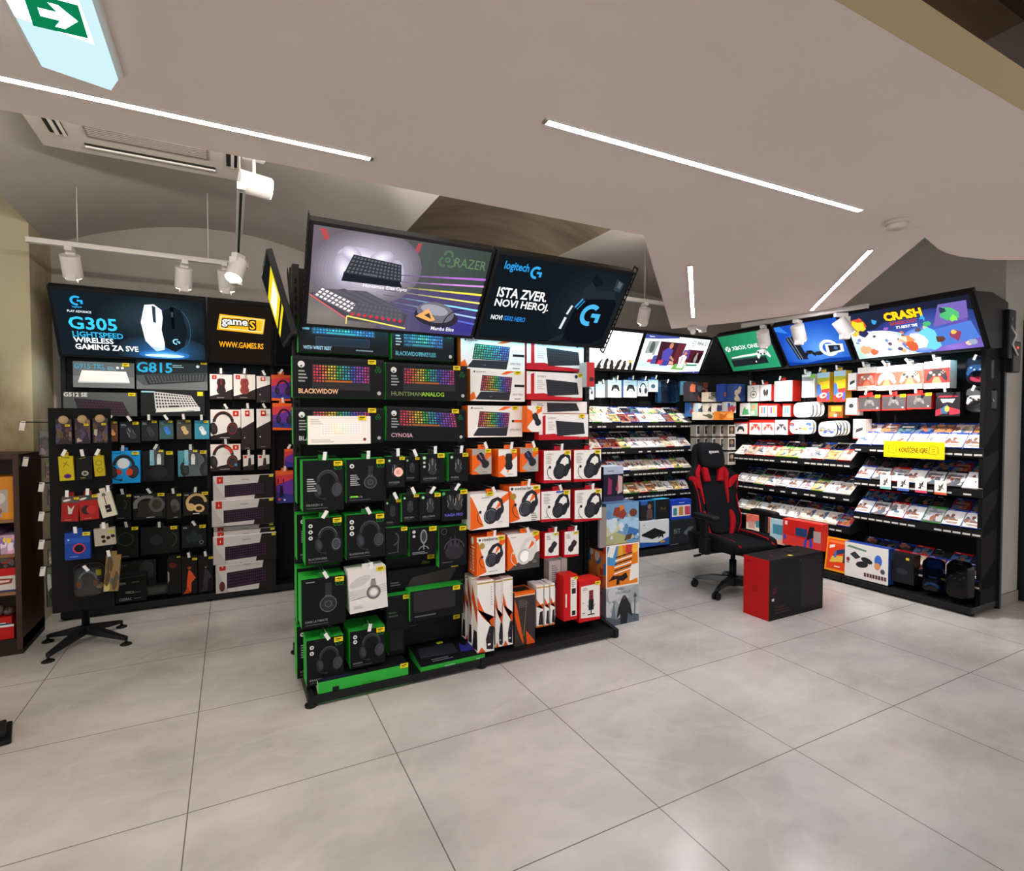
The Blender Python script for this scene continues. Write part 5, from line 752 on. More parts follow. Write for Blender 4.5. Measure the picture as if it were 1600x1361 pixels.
# ------------------------------------------------------------------ spinning wire stand with hanging packs
S = Vector((-.885, 4.50, 0)); st = empty('spinner_stand', S, 0, 'black swivel stand of hanging packs on a four armed foot, before the left rack', 'display stand')
b = MB(); b.box((-.165, -.012, .22), (.165, .012, 1.565), PERF); b.box((-.15, .012, .22), (-.13, .2, 1.56), PERF); b.obj('panel', st, bevel=.003)
b = MB(); b.tube([(0, .03, .06), (0, .03, 1.5)], .022, BLK2, 12); b.obj('post', st)
for p in ((75, 1034), (197, 1007), (190, 980), (75, 1003)):
    q = PZ(*p, 0) - S; d = Vector((q.x, q.y - .03, 0)); c0 = Vector((0, .03, .085)); e = Vector((q.x, q.y, .045)); n = Vector((-d.y, d.x, 0)).normalized()
    b = MB(); b.hexa([c0 - n * .03 - Vector((0, 0, .03)), e - n * .014 - Vector((0, 0, .014)), e + n * .014 - Vector((0, 0, .014)), c0 + n * .03 - Vector((0, 0, .03)), c0 - n * .03 + Vector((0, 0, .02)), e - n * .014 + Vector((0, 0, .006)), e + n * .014 + Vector((0, 0, .006)), c0 + n * .03 + Vector((0, 0, .02))], BLK); lg = b.obj('leg', st)
    b = MB(); b.tube([(e.x, e.y, .01), (e.x, e.y, .035)], .008, BLK2, 8); b.lathe([(.034, 0), (.034, .006), (.02, .014), (0, .014)], BLK2, 16, (e.x, e.y, 0)); b.obj('foot_pad', lg)
SY = 4.40
def pack(rect, label, ops, body, off=SY, roll=0, disc=0, cat='pack', name='hanging_pack', pt=1, dep=.03, hook=1, **k):
    o, loc, w, h = box('Y', off, rect, dep, name, label, cat, ops, body=body, roll=roll, hook=.08 if hook else 0, pt=pt, **k)
    if disc:
        b = MB(); b.lathe([(.026, 0), (.026, .002), (0, .002)], mat('#b89a72', 'print'), 20); b.obj('round_badge', o, loc=(0, -.002, h - .004), rot=(math.pi / 2, 0, 0))
    return o
for i, rc in enumerate(((87, 655, 112, 694), (117, 654, 141, 693), (145, 653, 168, 692))):
    pack(rc, 'dark figure pack under a round beige badge, %s of three at the top' % ('left', 'middle', 'right')[i], [R('#3a2f34', 0, 0, 1, 1)] + blobs(['#4a3c40', '#6a5548', '#8a7058', '#55486a', '#b8a898', '#5a4a3a'], 14, .2, .1, .9, 21 + i), '#2a2226', disc=1, hook=0, pu=.75, pv=.75)
pack((93, 713, 116, 751), 'yellow pack with a purple emblem on the swivel stand', [R('#c8b41c', 0, 0, 1, 1), ('L', '#3a3410', .2, .95, .8, .93, .05), ('L', '#5a5018', .3, .75, .7, .6, .04), ('L', '#5a5018', .3, .55, .6, .8, .04), ('E', '#6a2a6a', .56, .18, .26, .2), ('E', '#3a1a6a', .56, .18, .14, .12)], '#c8b41c', roll=-.04, pt=0)
pack((119, 713, 144, 750), 'black pack with a pale round emblem on the swivel stand', [R('#141416', 0, 0, 1, 1), ('E', '#a8aaa0', .55, .28, .22, .2), ('E', '#3a3c38', .55, .28, .12, .1), ('N', '#b8a820', .25, .08, .5, 1, .04), ('L', '#8a8418', .2, .9, .6, .95, .05)], '#141416', pt=0)
pack((148, 712, 164, 744), 'narrow yellow pack on the right of the swivel stand', [R('#c0ac1c', 0, 0, 1, 1), ('A', '#6a6018', .5, .65, .3, .06, 0, 360), ('A', '#6a6018', .55, .3, .26, .06, 0, 360)], '#c0ac1c', roll=-.06, pt=0)
pack((95, 776, 122, 815), 'red blister pack with white grips, left on the swivel stand', [R('#9a2420', 0, 0, 1, 1), R('#5a5450', 0, .75, 1, 1), ('E', '#e0d8d4', .3, .85, .24, .08, 15), ('P', '#c8c0b8', [(.4, .3), (.6, .3), (.75, .66), (.55, .5), (.35, .66)]), ('N', '#d8a8a0', .2, .06, .6, 1, .03)], '#8a2220', roll=.04)
pack((125, 773, 155, 812), 'red and black blister pack, middle of the swivel stand', [R('#a02420', 0, 0, 1, 1), R('#4a4440', 0, .78, 1, 1), ('E', '#e0d8d4', .24, .86, .2, .07, 15), ('E', '#2a2424', .4, .4, .3, .3), ('E', '#b83028', .6, .4, .24, .28), ('N', '#d8a8a0', .2, .06, .6, 1, .03)], '#8a2220', roll=-.05)
pack((160, 768, 183, 807), 'white pack with a black charger hanging crooked on the swivel stand', [R('#d8d0c0', 0, 0, 1, 1), R('#1f1c1c', .36, .18, .74, .48), ('L', '#3a3634', .5, .5, .5, .85, .06), ('P', '#6a6a5a', [(.35, .85), (.65, .85), (.6, .97), (.4, .97)]), R('#e8b0a8', .4, .3, .6, .33)], '#d8d0c0', roll=-.22, pt=0)
pack((101, 832, 141, 874), 'blue pack with a red ring, low on the swivel stand', [R('#20449a', 0, 0, 1, 1), R('#2a54b0', 0, .6, 1, .8), ('E', '#c83a50', .56, .4, .25, .25), ('E', '#15172a', .56, .4, .19, .19), ('N', '#a8b8d8', .2, .1, .5, 1, .03), ('P', '#d8e0f0', [(.12, .7), (.2, .74), (.12, .78)])], '#20449a', dep=.05)
pack((148, 825, 181, 852), 'pale pack with four black buttons on the swivel stand', [R('#b0a294', 0, 0, 1, 1), ('E', '#1d1a1a', .42, .5, .1, .1), ('E', '#1d1a1a', .66, .42, .1, .1), ('E', '#1d1a1a', .44, .24, .1, .1), ('E', '#1d1a1a', .88, .5, .1, .1), ('E', '#a8a850', .85, .75, .2, .1)], '#b0a294', roll=-.05, pt=0)
# clear blister with a brown headset, bottom of the stand
def blister(pl, off, rect, label, card, ops, tint='#c9d2d8', dep=.07, cat='blister pack', round_=.04, hook=0, hang=1, roll=0):
    loc, w, h, rz = place(pl, off, rect); rr = min(round_, w * .3)
    def loop(ins, y, n=5):
        P = []
        for cx, cz, a0 in ((w / 2 - rr, rr, -90), (w / 2 - rr, h - rr, 0), (-w / 2 + rr, h - rr, 90), (-w / 2 + rr, rr, 180)):
            for i in range(n): a = math.radians(a0 + 90 * i / (n - 1)); P.append((cx + (rr - ins) * math.cos(a), y, cz + (rr - ins) * math.sin(a)))
        return P
    b = MB(); b.prism(loop(0, dep), (0, .003, 0), card); art(b, (-w / 2, dep - .0008, 0), (1, 0, 0), (0, 0, 1), (0, -1, 0), w, h, ops)
    o = tag(b.obj('blister_pack', None, loc, (0, roll, rz)), label, cat)
    b = MB(); b.grid([loop(.002, dep - .002), loop(.012, .012), loop(.02, 0)], clear_mat(tint), close=True); b.poly(list(reversed(loop(.02, 0))), clear_mat(tint)); b.obj('clear_shell', o)
    if hook: M = Matrix.Rotation(rz, 3, 'Z'); HOOKS.append((loc + M @ Vector((0, .03, h - .02)), rz, hook, label))
    return o, w, h
def headset_solid(parent, w, h, c, c2, y=.04):
    b = MB(); n = 16; rad = min(w, h) * .33
    b.tube([(rad * .82 * math.cos(a), y, h * .52 + rad * math.sin(a)) for a in [math.pi * (.02 + .96 * i / n) for i in range(n + 1)]], rad * .13, mat(c, 'matte'), 8)
    for s in (-1, 1):
        for y0, rr in ((y - .022, .36), (y + .0, .4)):
            P = [(s * rad * .8 + rad * rr * .7 * math.cos(a), y0, h * .42 + rad * rr * 1.15 * math.sin(a)) for a in [6.283 * i / 14 for i in range(14)]]; b.prism(list(reversed(P)), (0, .02, 0), mat(c2 if rr < .4 else c, 'matte'))
    b.obj('headset', parent)
o, w, h = blister('Y', 4.36, (110, 884, 160, 936), 'large clear blister pack with brown and silver headset, bottom of the swivel stand', '#4a4240', [R('#5a504c', .1, .05, .9, .7), R('#e0cc20', .72, .6, .9, .78), ('E', '#d8b48a', .84, .3, .13, .13)], hook=.1)
headset_solid(o, w, h, '#8a8a88', '#8a5a38')
pack((161, 868, 184, 924), 'tall golden pack hanging sideways at the stand bottom', [R('#8a7048', 0, 0, 1, 1)] + blobs(['#a88a50', '#5a4a30', '#c8b070', '#4a5a6a'], 12, .2, .1, .9, 31), '#8a7048', roll=.08, pt=0)
# wire pegs towards the wall with small clear packs
for i, (px, py, rc, c1, L) in enumerate(((30, 660, (62, 674, 85, 710), '#8a6a70', .30), (35, 716, (72, 724, 87, 747), '#b87a78', .28), (60, 756, (76, 758, 89, 788), '#b06a70', .2), (60, 802, (80, 809, 94, 833), '#a88a80', .2), (60, 846, (76, 857, 96, 881), '#9a8a82', .2), (62, 888, (74, 884, 97, 946), '#6a6a5c', .2))):
    p0 = PY(px, py, 4.5); p1 = PY(86, py - 2, 4.5)
    lb = ('first', 'second', 'third', 'fourth', 'fifth', 'lowest')[i]
    hk_ = empty('display_hook', p0, 0, '%s wire hook reaching from the swivel stand towards the plaster wall' % lb, 'hook', 'display hooks')
    e = Vector((-1.02, 4.55, p0.z)) - p0
    b = MB(); b.tube([(0, 0, .006), (.012, 0, 0), e], .003, BLK2, 6); b.tube([(0, .02, .01), (.02, .02, .004), e + Vector((0, .02, 0))], .002, BLK2, 6); b.obj('wire', hk_)
    b = MB(); b.box((.004, -.004, -.05), (.03, 0, .01), mat('#e4dfd8')); b.obj('price_flag', hk_, rot=(0, .15, .3))
    loc, w, h, rz = place('Y', 4.52, rc); b = MB(); b.box((-w / 2, 0, 0), (w / 2, .012, h * .8), mat(c1)); art(b, (-w / 2, 0, 0), (1, 0, 0), (0, 0, 1), (0, -1, 0), w, h * .8, blobs([dim(c1, .6), dim(c1, 1.3), '#d8d0c8', dim(c1, .8)], 8, .25, .1, .9, 40 + i))
    pk = tag(b.obj('small_pack', None, loc), '%s small clear pack on the hooks beside the plaster wall' % lb, 'pack')
    b = MB(); b.box((-w / 2 - .004, -.006, -.004), (w / 2 + .004, .016, h), clear_mat('#e8eeee')); b.obj('clear_bag', pk)

# ------------------------------------------------------------------ bookcase at the left edge with toys and puzzles
bc = empty('bookcase', (-1.64, 4.45, 0), 0, 'dark brown wooden bookcase at the left edge by the plaster wall', 'bookcase')
WOOD = noise_mat('dark_wood', '#2c1b13', '#43291b', 3, (.4, .55), 8, (14, 2, 1.2), .05); WOOD2 = noise_mat('shelf_wood', '#7a5533', '#93683f', 3, (.4, .55), 8, (1.2, 14, 14), .05)
for x in (0, .42):
    b = MB(); b.box((x, 0, .03), (x + .03, .46, 1.27), WOOD); b.obj('side_panel', bc, bevel=.003)
b = MB(); b.box((.03, .44, .03), (.42, .455, 1.25), WOOD); b.obj('back_panel', bc)
b = MB(); b.box((.03, .01, 1.24), (.42, .455, 1.27), WOOD); b.obj('top_board', bc)
b = MB(); b.box((-.0, .005, 0), (.45, .455, .1), mat('#2a211c', 'matte')); b.obj('plinth', bc)
SH = (.40, .64, .86)
for z in SH:
    b = MB(); b.box((.03, .015, z - .02), (.42, .44, z), WOOD2); b.obj('shelf_board', bc)
def toy(x0, x1, z, h, name, label, cat, cols, dep=.25, y=.03, sd=1, extra=()):
    b = MB(); w = x1 - x0; b.box((-w / 2, 0, 0), (w / 2, dep, h), cols[0]); art(b, (-w / 2, 0, 0), (1, 0, 0), (0, 0, 1), (0, -1, 0), w, h, list(extra) or blobs(cols[1:], 10, .25, .05, .95, sd))
    return tag(b.obj(name, None, (-1.64 + (x0 + x1) / 2, 4.45 + y, z)), label, cat)
toy(.30, .415, .86, .27, 'toy_box', 'orange and grey toy box on the top bookcase shelf', 'toy box', ['#c88a3c', '#d8a060', '#8a7a70', '#a8988c', '#6a5a54'], extra=[R('#c8802c', 0, 0, 1, 1), R('#a89a92', .05, .05, .75, .7), ('E', '#c8c0b8', .4, .5, .26, .3), ('E', '#8a5a48', .3, .2, .2, .2), R('#d88a20', .5, .0, .95, .16)])
toy(.345, .418, .64, .12, 'toy_box', 'pink and yellow toy box on the second bookcase shelf', 'toy box', ['#b89ab8', '#e8a8c8', '#f0c850', '#8a6aa8', '#e8d8e8'], sd=3)
toy(.05, .34, .64, .14, 'toy_box', 'violet toy box deeper left on the second bookcase shelf', 'toy box', ['#8a6a9a', '#e8a8c8', '#5a6aa8', '#c8a8d8'], sd=4)
toy(.30, .418, .40, .15, 'toy_box', 'white toy box with red top band and red badge on the third shelf', 'toy box', ['#c8c0b8'], extra=[R('#c8c0b8', 0, 0, 1, 1), R('#b81c1c', 0, .68, 1, 1), R('#3a3c6a', 0, 0, 1, .08), ('P', '#7a3a34', [(.1, .3), (.8, .35), (.86, .55), (.2, .58)]), ('P', '#d8b8b0', [(.2, .38), (.7, .42), (.74, .5), (.24, .5)])])
toy(.32, .41, .55, .07, 'toy_car', 'dark glossy toy on top of the white toy box', 'toy', ['#2a2220', '#8a2a24', '#55504c'], dep=.12, sd=6)
toy(.29, .40, .10, .09, 'toy_box', 'red toy box with white stripe at the bookcase bottom', 'toy box', ['#b01c18'], extra=[R('#b01c18', 0, 0, 1, 1), R('#d8d8dc', 0, .86, 1, 1)])
toy(.29, .39, .19, .05, 'toy_box', 'red toy box with blue edge lying on the lowest one', 'toy box', ['#a81c18'], extra=[R('#a81c18', 0, 0, 1, 1), R('#2c3a5a', 0, .0, 1, .2), R('#d8d8dc', 0, .2, .7, .3)])
b = MB(); b.lathe([(0, 0), (.03, .004), (.042, .03), (.036, .06), (.0, .072)], mat('#6a5a4c', 'gloss'), 14, (-.05, .03, 0)); b.lathe([(0, 0), (.024, .003), (.034, .026), (.02, .05), (0, .056)], mat('#3c322c', 'gloss'), 14, (.02, .02, 0)); tag(b.obj('toy_figure', None, (-1.29, 4.50, .24)), 'dark rounded toy figure above the red boxes in the bookcase', 'toy')
# edge of a dark floor display at the far left foreground
b = MB(); b.box((-.5, -.12, 0), (0, .1, .02), BLK2); b.box((-.5, -.08, .02), (-.02, .06, .05), BLK); tag(b.obj('floor_plinth', None, (-.94, 3.34, 0), (0, 0, .25), bevel=.006), 'dark flat plinth of a display cut off at the left edge', 'plinth')

# ------------------------------------------------------------------ sloping game shelves and game cases
def sloped_shelf(loc, rz, w, rise, run, label, tags=7):
    r = empty('game_shelf', loc, rz, label, 'shelf')       # local: lip at y=0, back at y=run
    b = MB(); b.hexa([(0, 0, -.012), (w, 0, -.012), (w, run, rise - .012), (0, run, rise - .012), (0, 0, -.004), (w, 0, -.004), (w, run, rise - .004), (0, run, rise - .004)], BLK); b.obj('tray', r)
    b = MB(); b.box((0, -.006, -.045), (w, 0, .012), BLK2)
    n = int(w / .062)
    q = random.Random(int(w * 100 + loc[2] * 1000))
    for i in range(n):
        if q.random() < .82: x = (i + .1) * w / n; b.box((x, -.0075, -.033), (x + w / n * .8, -.006, -.019), '#c4c0ba')
    b.obj('price_rail', r)
    for x in (0, w - .006):
        b = MB(); b.hexa([(x, 0, -.05), (x + .006, 0, -.05), (x + .006, run, rise - .2), (x, run, rise - .2), (x, 0, .02), (x + .006, 0, .02), (x + .006, run, rise + .02), (x, run, rise + .02)], BLK); b.obj('bracket', r)
    return r
ORD = ['first', 'second', 'third', 'fourth', 'fifth', 'sixth', 'seventh', 'eighth', 'ninth', 'tenth', 'eleventh', 'twelfth', 'thirteenth']
CASE = []
PALS = [('white', ['#efece8', '#dcd4cc', '#b8aaa4', '#8a8488', '#f4f2ee']), ('red', ['#7a2a28', '#a8685a', '#2a1a1c', '#8a5a3a']), ('blue', ['#24385e', '#4a688c', '#1a1f3a', '#6a7480']), ('grey', ['#b0b0b2', '#8a8c90', '#d0d0d2', '#5a5c60']), ('dark', ['#26262c', '#3a383e', '#4a3430', '#5a5654', '#1c1c20']), ('yellow', ['#e0cc88', '#f0e8c8', '#b89a58', '#8a7a60']), ('tan', ['#d8c8b4', '#ece4d8', '#a08a78', '#b8b4a8', '#c8a890']), ('teal', ['#2c4a50', '#4a6a6c', '#1d2e34', '#6a7a78']), ('pink', ['#dcc4c4', '#f0e4e2', '#a8848c', '#8a8a9a']), ('orange', ['#b87848', '#e8d0a8', '#6a4a3c', '#5a5450'])]
BANDS = {'p': '#20439a', 'x': '#3a9a3a', 'n': '#c81c20', 'w': '#e8e6e2', 'k': '#1c1c20'}
def make_case(band, pal, seed):
    b = MB(); w, h, d = .128, .165, .013
    b.box((-w / 2, 0, 0), (w / 2, d, h), mat(BANDS[band], 'gloss'), l=mat(pal[0], 'gloss'), r=mat(pal[0], 'gloss'))
    q = random.Random(seed)
    ops = [R(pal[0], .03, .02, .97, .88)] + [o for o in blobs(pal + ['#8a5a48', '#55687a'], 11, .17, .08, .84, seed)] + [R(q.choice(pal), .03, .02, .97, .1), R(q.choice(('#f4f0e8', pal[1], pal[3])), .15, .62 if seed % 2 else .2, .85, .72 if seed % 2 else .28), R(q.choice(('#f4f0e8', pal[2])), .25, .54 if seed % 2 else .13, .75, .59 if seed % 2 else .17), ('N', '#e8e8e8', .1, .92, .4, 1, .04)]
    art(b, (-w / 2, 0, 0), (1, 0, 0), (0, 0, 1), (0, -1, 0), w, h, ops, 'gloss')
    return b.mesh('game_case')
for i in range(4):
    for j, (nm, pal) in enumerate(PALS):
        CASE.append((nm, ['p', 'w', 'n', 'k', 'p', 'x', 'w'][(i * 3 + j) % 7], i * 10 + j, pal))
_cm = {}
def case_mesh(i, band=None):
    nm, bd, sd, pal = CASE[i]; bd = band or bd
    if (i, bd) not in _cm: _cm[(i, bd)] = make_case(bd, pal, sd + 100)
    return _cm[(i, bd)], nm
proto_case = None
def put_case(x, y, z, rz, tilt, idx, label, group, band=None, sc=1.0):
    global proto_case
    me, nm = case_mesh(idx, band)
    if proto_case is None: o = bpy.data.objects.new('game_case', me)
    else: o = proto_case.copy(); o.data = me
    if proto_case is None: proto_case = o
    COL.objects.link(o); o.location = (x, y, z); o.rotation_euler = (-tilt, 0, rz); o.scale = (sc, 1, sc)
    tag(o, label.replace('@', nm), 'game case', group); return o
cr = random.Random(11)
def fill_shelf(sh, w, rise, run, ncol, where, rz, skip_front=(), skip_back=(), front=None, backp=None, band=None, rev=False):
    """two overlapping rows of cases lying on a sloping shelf; front row at the lip, back row higher up"""
    M = Matrix.Translation(sh.location) @ Matrix.Rotation(rz, 4, 'Z'); tilt = math.atan2(run, rise); L = math.hypot(rise, run)
    for row in (1, 0):
        for c in range(ncol):
            if c in (skip_back if row else skip_front): continue
            s0 = .006 if row == 0 else L - .172
            x = (c + .5) * w / ncol; y = run * s0 / L; z = rise * s0 / L + (.004 if row else .022)
            p = M @ Vector((x, y - (.0 if row else .006), z)); sc = min(1.06, w / ncol / .132)
            pool = (backp if row else front) or list(range(40)); idx = cr.choice(pool)
            put_case(p.x, p.y, p.z, rz, tilt + cr.uniform(-.02, .02), idx, '@ game case %s from %s in %s row, %s' % (ORD[ncol - 1 - c if rev else c], 'right' if rev else 'left', 'back' if row else 'front', where), 'game cases', band[row] if band else None, sc)
LIT_COVERS = [i for i in range(40) if CASE[i][0] in ('white', 'tan', 'pink', 'white', 'yellow')] + [i for i in range(40) if CASE[i][0] in ('white', 'tan')] + [i for i in range(40) if CASE[i][0] in ('orange', 'red')][:5]; SHADED_COVERS = [i for i in range(40) if CASE[i][0] in ('dark', 'dark', 'blue', 'teal')] + [i for i in range(40) if CASE[i][0] == 'dark'] * 2 + [7, 11]  # pale front covers stand for spotlight glare, dark back covers for shelf shade
WHT_ = [i for i in range(40) if CASE[i][0] in ('white', 'grey')] + [i for i in range(40) if CASE[i][0] == 'white']  # whitest covers, painting spotlight glare into the nearest front rows
RZ = -math.pi / 2
# right wall, nearest rack
NW = [sloped_shelf((5.07, 2.935, z), RZ, .955, .215, .24, 'black wire game shelf, %s on the nearest right rack' % n) for z, n in ((1.245, 'top one'), (.937, 'second one'), (.628, 'third one'))]
NW.append(sloped_shelf((5.07, 2.935, .225), RZ, .955, .17, .24, 'black wire game shelf, lowest one on the nearest right rack'))
fill_shelf(NW[0], .955, .215, .24, 7, 'top shelf of nearest right rack', RZ, front=WHT_, backp=list(range(40)), band=('p', 'p'))
fill_shelf(NW[1], .955, .215, .24, 7, 'second shelf of nearest right rack', RZ, front=WHT_, backp=SHADED_COVERS)
fill_shelf(NW[2], .955, .215, .24, 7, 'third shelf of nearest right rack', RZ, front=WHT_, backp=SHADED_COVERS)
fill_shelf(NW[3], .955, .17, .24, 7, 'lowest shelf of nearest right rack', RZ, backp=SHADED_COVERS, rev=True)
# right wall, further rack
FW = [sloped_shelf((5.07, 4.27, z), RZ, 1.30, .18, .24, 'black game shelf, %s on the right rack behind the chair' % n) for z, n in ((1.088, 'top one'), (.775, 'second one'), (.475, 'third one'))]
for sh, n, fp, bp in zip(FW, ('top', 'second', 'third'), (LIT_COVERS, LIT_COVERS, LIT_COVERS), (SHADED_COVERS, SHADED_COVERS, SHADED_COVERS)): fill_shelf(sh, 1.30, .18, .24, 10, '%s shelf of right rack behind chair' % n, RZ, front=fp, backp=bp)
# far wall
MW = [sloped_shelf((3.25, 4.66, z), 0, 1.56, .2, .24, 'black game shelf, %s on the far wall rack' % n) for z, n in ((1.445, 'top one'), (1.165, 'second one'), (.915, 'third one'), (.66, 'lowest one'))]
for sh, n, sk in zip(MW, ('top', 'second', 'third', 'lowest'), ((), (), (), ())):
    fill_shelf(sh, 1.56, .2, .24, 12, '%s shelf of far wall rack' % n, 0, front=LIT_COVERS, backp=SHADED_COVERS if n != 'top' else LIT_COVERS + SHADED_COVERS, rev=True)
# ------------------------------------------------------------------ right wall hanging goods
def rbox(rect, name, label, cat, ops, off=5.14, dep=.1, **k): return box('X', off, rect, dep, name, label, cat, ops, **k)
NRED = '#c42a24'
rbox((1168, 602, 1187, 627), 'accessory_box', 'white hanging box picturing a ring toy, top row behind chair', 'accessory box', [R('#f2ece8', 0, 0, 1, 1), ('A', '#5a6a5a', .5, .42, .24, .05, 0, 360), ('E', '#6a7a6a', .5, .42, .12, .08), ('A', '#4a4a4a', .42, .78, .1, .03, -60, 180)], body='#f2ece8', side=NRED, pt=0, hook=.1)
rbox((1188, 601, 1205, 626), 'accessory_box', 'white hanging box picturing two grips, top row behind chair', 'accessory box', [R('#f2ece8', 0, 0, 1, 1), ('E', '#4a4648', .4, .5, .12, .28, 8), ('E', '#4a4648', .62, .5, .12, .28, -8)], body='#f2ece8', side=NRED, pt=0, hook=.1)
rbox((1210, 595, 1238, 627), 'accessory_box', 'large white and red hanging box, top row behind chair', 'accessory box', [R('#f4f0ec', 0, 0, 1, 1), ('P', '#d8d0cc', [(.6, .7), (.85, .7), (.85, .8), (.6, .8)]), ('N', '#d8b8b4', .1, .3, .3, 2, .06), ('E', '#d8a8a0', .12, .12, .05, .05)], body='#f4f0ec', side=NRED, pt=0, hook=.1, dep=.14)
rbox((1253, 585, 1273, 621), 'accessory_box', 'tall white hanging pack with a grey top, top row behind chair', 'accessory box', [R('#eeeae6', 0, 0, 1, 1), R('#8a9494', 0, .72, .9, .9), ('P', '#7ac050', [(.6, .84), (1, .8), (1, 1), (.7, 1)]), ('E', '#e0a848', .9, .06, .06, .06)], body='#eeeae6', side='#d8d4d0', pt=0, hook=.1)
for rc, lb in (((1277, 582, 1296, 628), 'tall red and yellow cartoon pack, left of the pair'), ((1303, 579, 1321, 628), 'tall red and yellow cartoon pack, right of the pair')):
    rbox(rc, 'accessory_box', lb, 'accessory box', [R('#c83830', 0, 0, 1, 1), R('#a8d0e0', .0, .82, 1, 1), ('P', '#a8b02c', [(0, .62), (1, .62), (1, .82), (0, .82)]), ('P', '#f0b828', [(0, .4), (1, .45), (1, .72), (.2, .66)]), ('P', '#3a68c0', [(0, .2), (.4, .3), (.25, .6), (0, .6)]), ('E', '#f0e4d8', .5, .22, .3, .2, 20), ('E', '#d84030', .55, .22, .16, .1, 20), ('P', '#3a58b8', [(.75, .05), (1, .1), (1, .35), (.85, .3)])], body='#c83830', side='#d8a030', pt=0, hook=.1, off=5.12)
rbox((1156, 630, 1172, 650), 'accessory_box', 'white box with a green figure, second row behind chair', 'accessory box', [R('#f2ece6', 0, 0, 1, 1), ('P', '#58b070', [(.2, .1), (.9, .1), (.8, .55), (.6, .5), (.5, .75), (.35, .55)])], body='#f2ece6', side=NRED, pt=0)
rbox((1172, 630, 1184, 650), 'accessory_box', 'green and orange small box, second row behind chair', 'accessory box', [R('#8ac0a0', 0, 0, 1, 1), R('#e0a878', .2, .5, .8, .9), R('#c8d8c0', .1, .1, .6, .4)], body='#8ac0a0', side=NRED, pt=0)
for i, (x0, x1, c1, c2) in enumerate(((1186, 1199, '#d87848', '#4a8ac8'), (1200, 1214, '#9a58a8', '#e0b040'), (1223, 1235, '#5a9ac8', '#5a9ac8'))):
    rbox((x0, 631, x1, 651), 'controller_box', 'white box with coloured grips, %s of three in second row behind chair' % ORD[i], 'controller box', [R('#f4efea', 0, 0, 1, 1), R(c1, .25, .25, .45, .75), R(c2, .55, .25, .75, .75), R(NRED, 0, .85, 1, 1)], body='#f4efea', side=NRED, top=NRED, pt=0)
def zip_case(x0, y0, x1, y1, label, seed, off=5.12, white=True):
    loc, w, h, rz = place('X', off, (x0, y0, x1, y1)); r_ = h * .36; P = []
    for cx, cz, a0 in ((w / 2 - r_, r_, -90), (w / 2 - r_, h - r_, 0), (-w / 2 + r_, h - r_, 90), (-w / 2 + r_, r_, 180)):
        for i in range(5): a = math.radians(a0 + 22.5 * i); P.append((cx + r_ * math.cos(a), 0, cz + r_ * math.sin(a)))
    b = MB(); b.prism(P, (0, .016, 0), mat('#e8e2da'), mat('#3a3434', 'fabric')); art(b, (-w / 2, 0, 0), (1, 0, 0), (0, 0, 1), (0, -1, 0), w, h, [o for o in blobs(['#c84838', '#4a6aa8', '#e0b848', '#6a9a78', '#8a8a90', '#d8c8c0'], 10, .12, .25, .7, seed)] if white else [R('#d8c8c8', .2, .3, .8, .7), ('P', '#8ab8c0', [(.25, .35), (.75, .4), (.8, .62), (.3, .6)]), ('P', '#a88aa0', [(.25, .35), (.45, .36), (.4, .6), (.3, .6)])])
    o = tag(b.obj('console_case', None, loc, (0, 0, rz)), label, 'case', 'console cases'); return o
for i in range(4): zip_case(1240 + i * 6, 629 - i * .4, 1270 + i * 6, 652 - i * .3, 'rounded white console case, %s of the second row stack' % ORD[i], 60 + i, 5.10 + .02 * i, False)
for i in range(2): zip_case(1234 + i * 6, 656, 1271 + i * 4, 678, 'rounded cartoon console case, %s of the left third row stack' % ORD[i], 70 + i, 5.10 + .02 * i)
for i in range(5): zip_case(1279 + i * 5, 659 - i * .5, 1314 + i * 5 - 6, 682 - i * .4, 'rounded cartoon console case, %s of the right third row stack' % ORD[i], 80 + i, 5.09 + .02 * i)
rbox((1294, 633, 1317, 653), 'accessory_box', 'small orange and brown pack between console cases and white box', 'accessory box', [R('#8a5a28', 0, 0, 1, 1), R('#e0a838', .2, .5, .9, .9), R('#c8803a', .1, .1, .5, .45), R('#f0e8d8', .4, .05, .6, .3), R(NRED, 0, 0, 1, .08)], body='#8a5a28', pt=0)
rbox((1147, 659, 1168, 678), 'controller_box', 'white box with a black grip, third row behind chair', 'controller box', [R('#f2ece8', 0, 0, 1, 1), R(NRED, 0, .85, 1, 1), ('C', '#2c2a2c', '#55505a', .5, .42, .7)], body='#f2ece8', side=NRED, top=NRED, pt=0)
for i, (x0, x1, c1) in enumerate(((1171, 1190, '#d84838'), (1191, 1210, '#d85a48'), (1211, 1231, '#4a4a58'))):
    rbox((x0, 656, x1, 679), 'controller_box', 'white and red controller box, %s of three in third row behind chair' % ORD[i], 'controller box', [R('#f4efec', 0, 0, 1, 1), R(NRED if i < 2 else '#e8dcd8', 0, .8, 1, 1), ('C', c1, '#f0d8d0', .5, .5, .75), R('#f8f4f0', 0, 0, 1, .2)], body='#f4efec', side=NRED, top=NRED, pt=0)
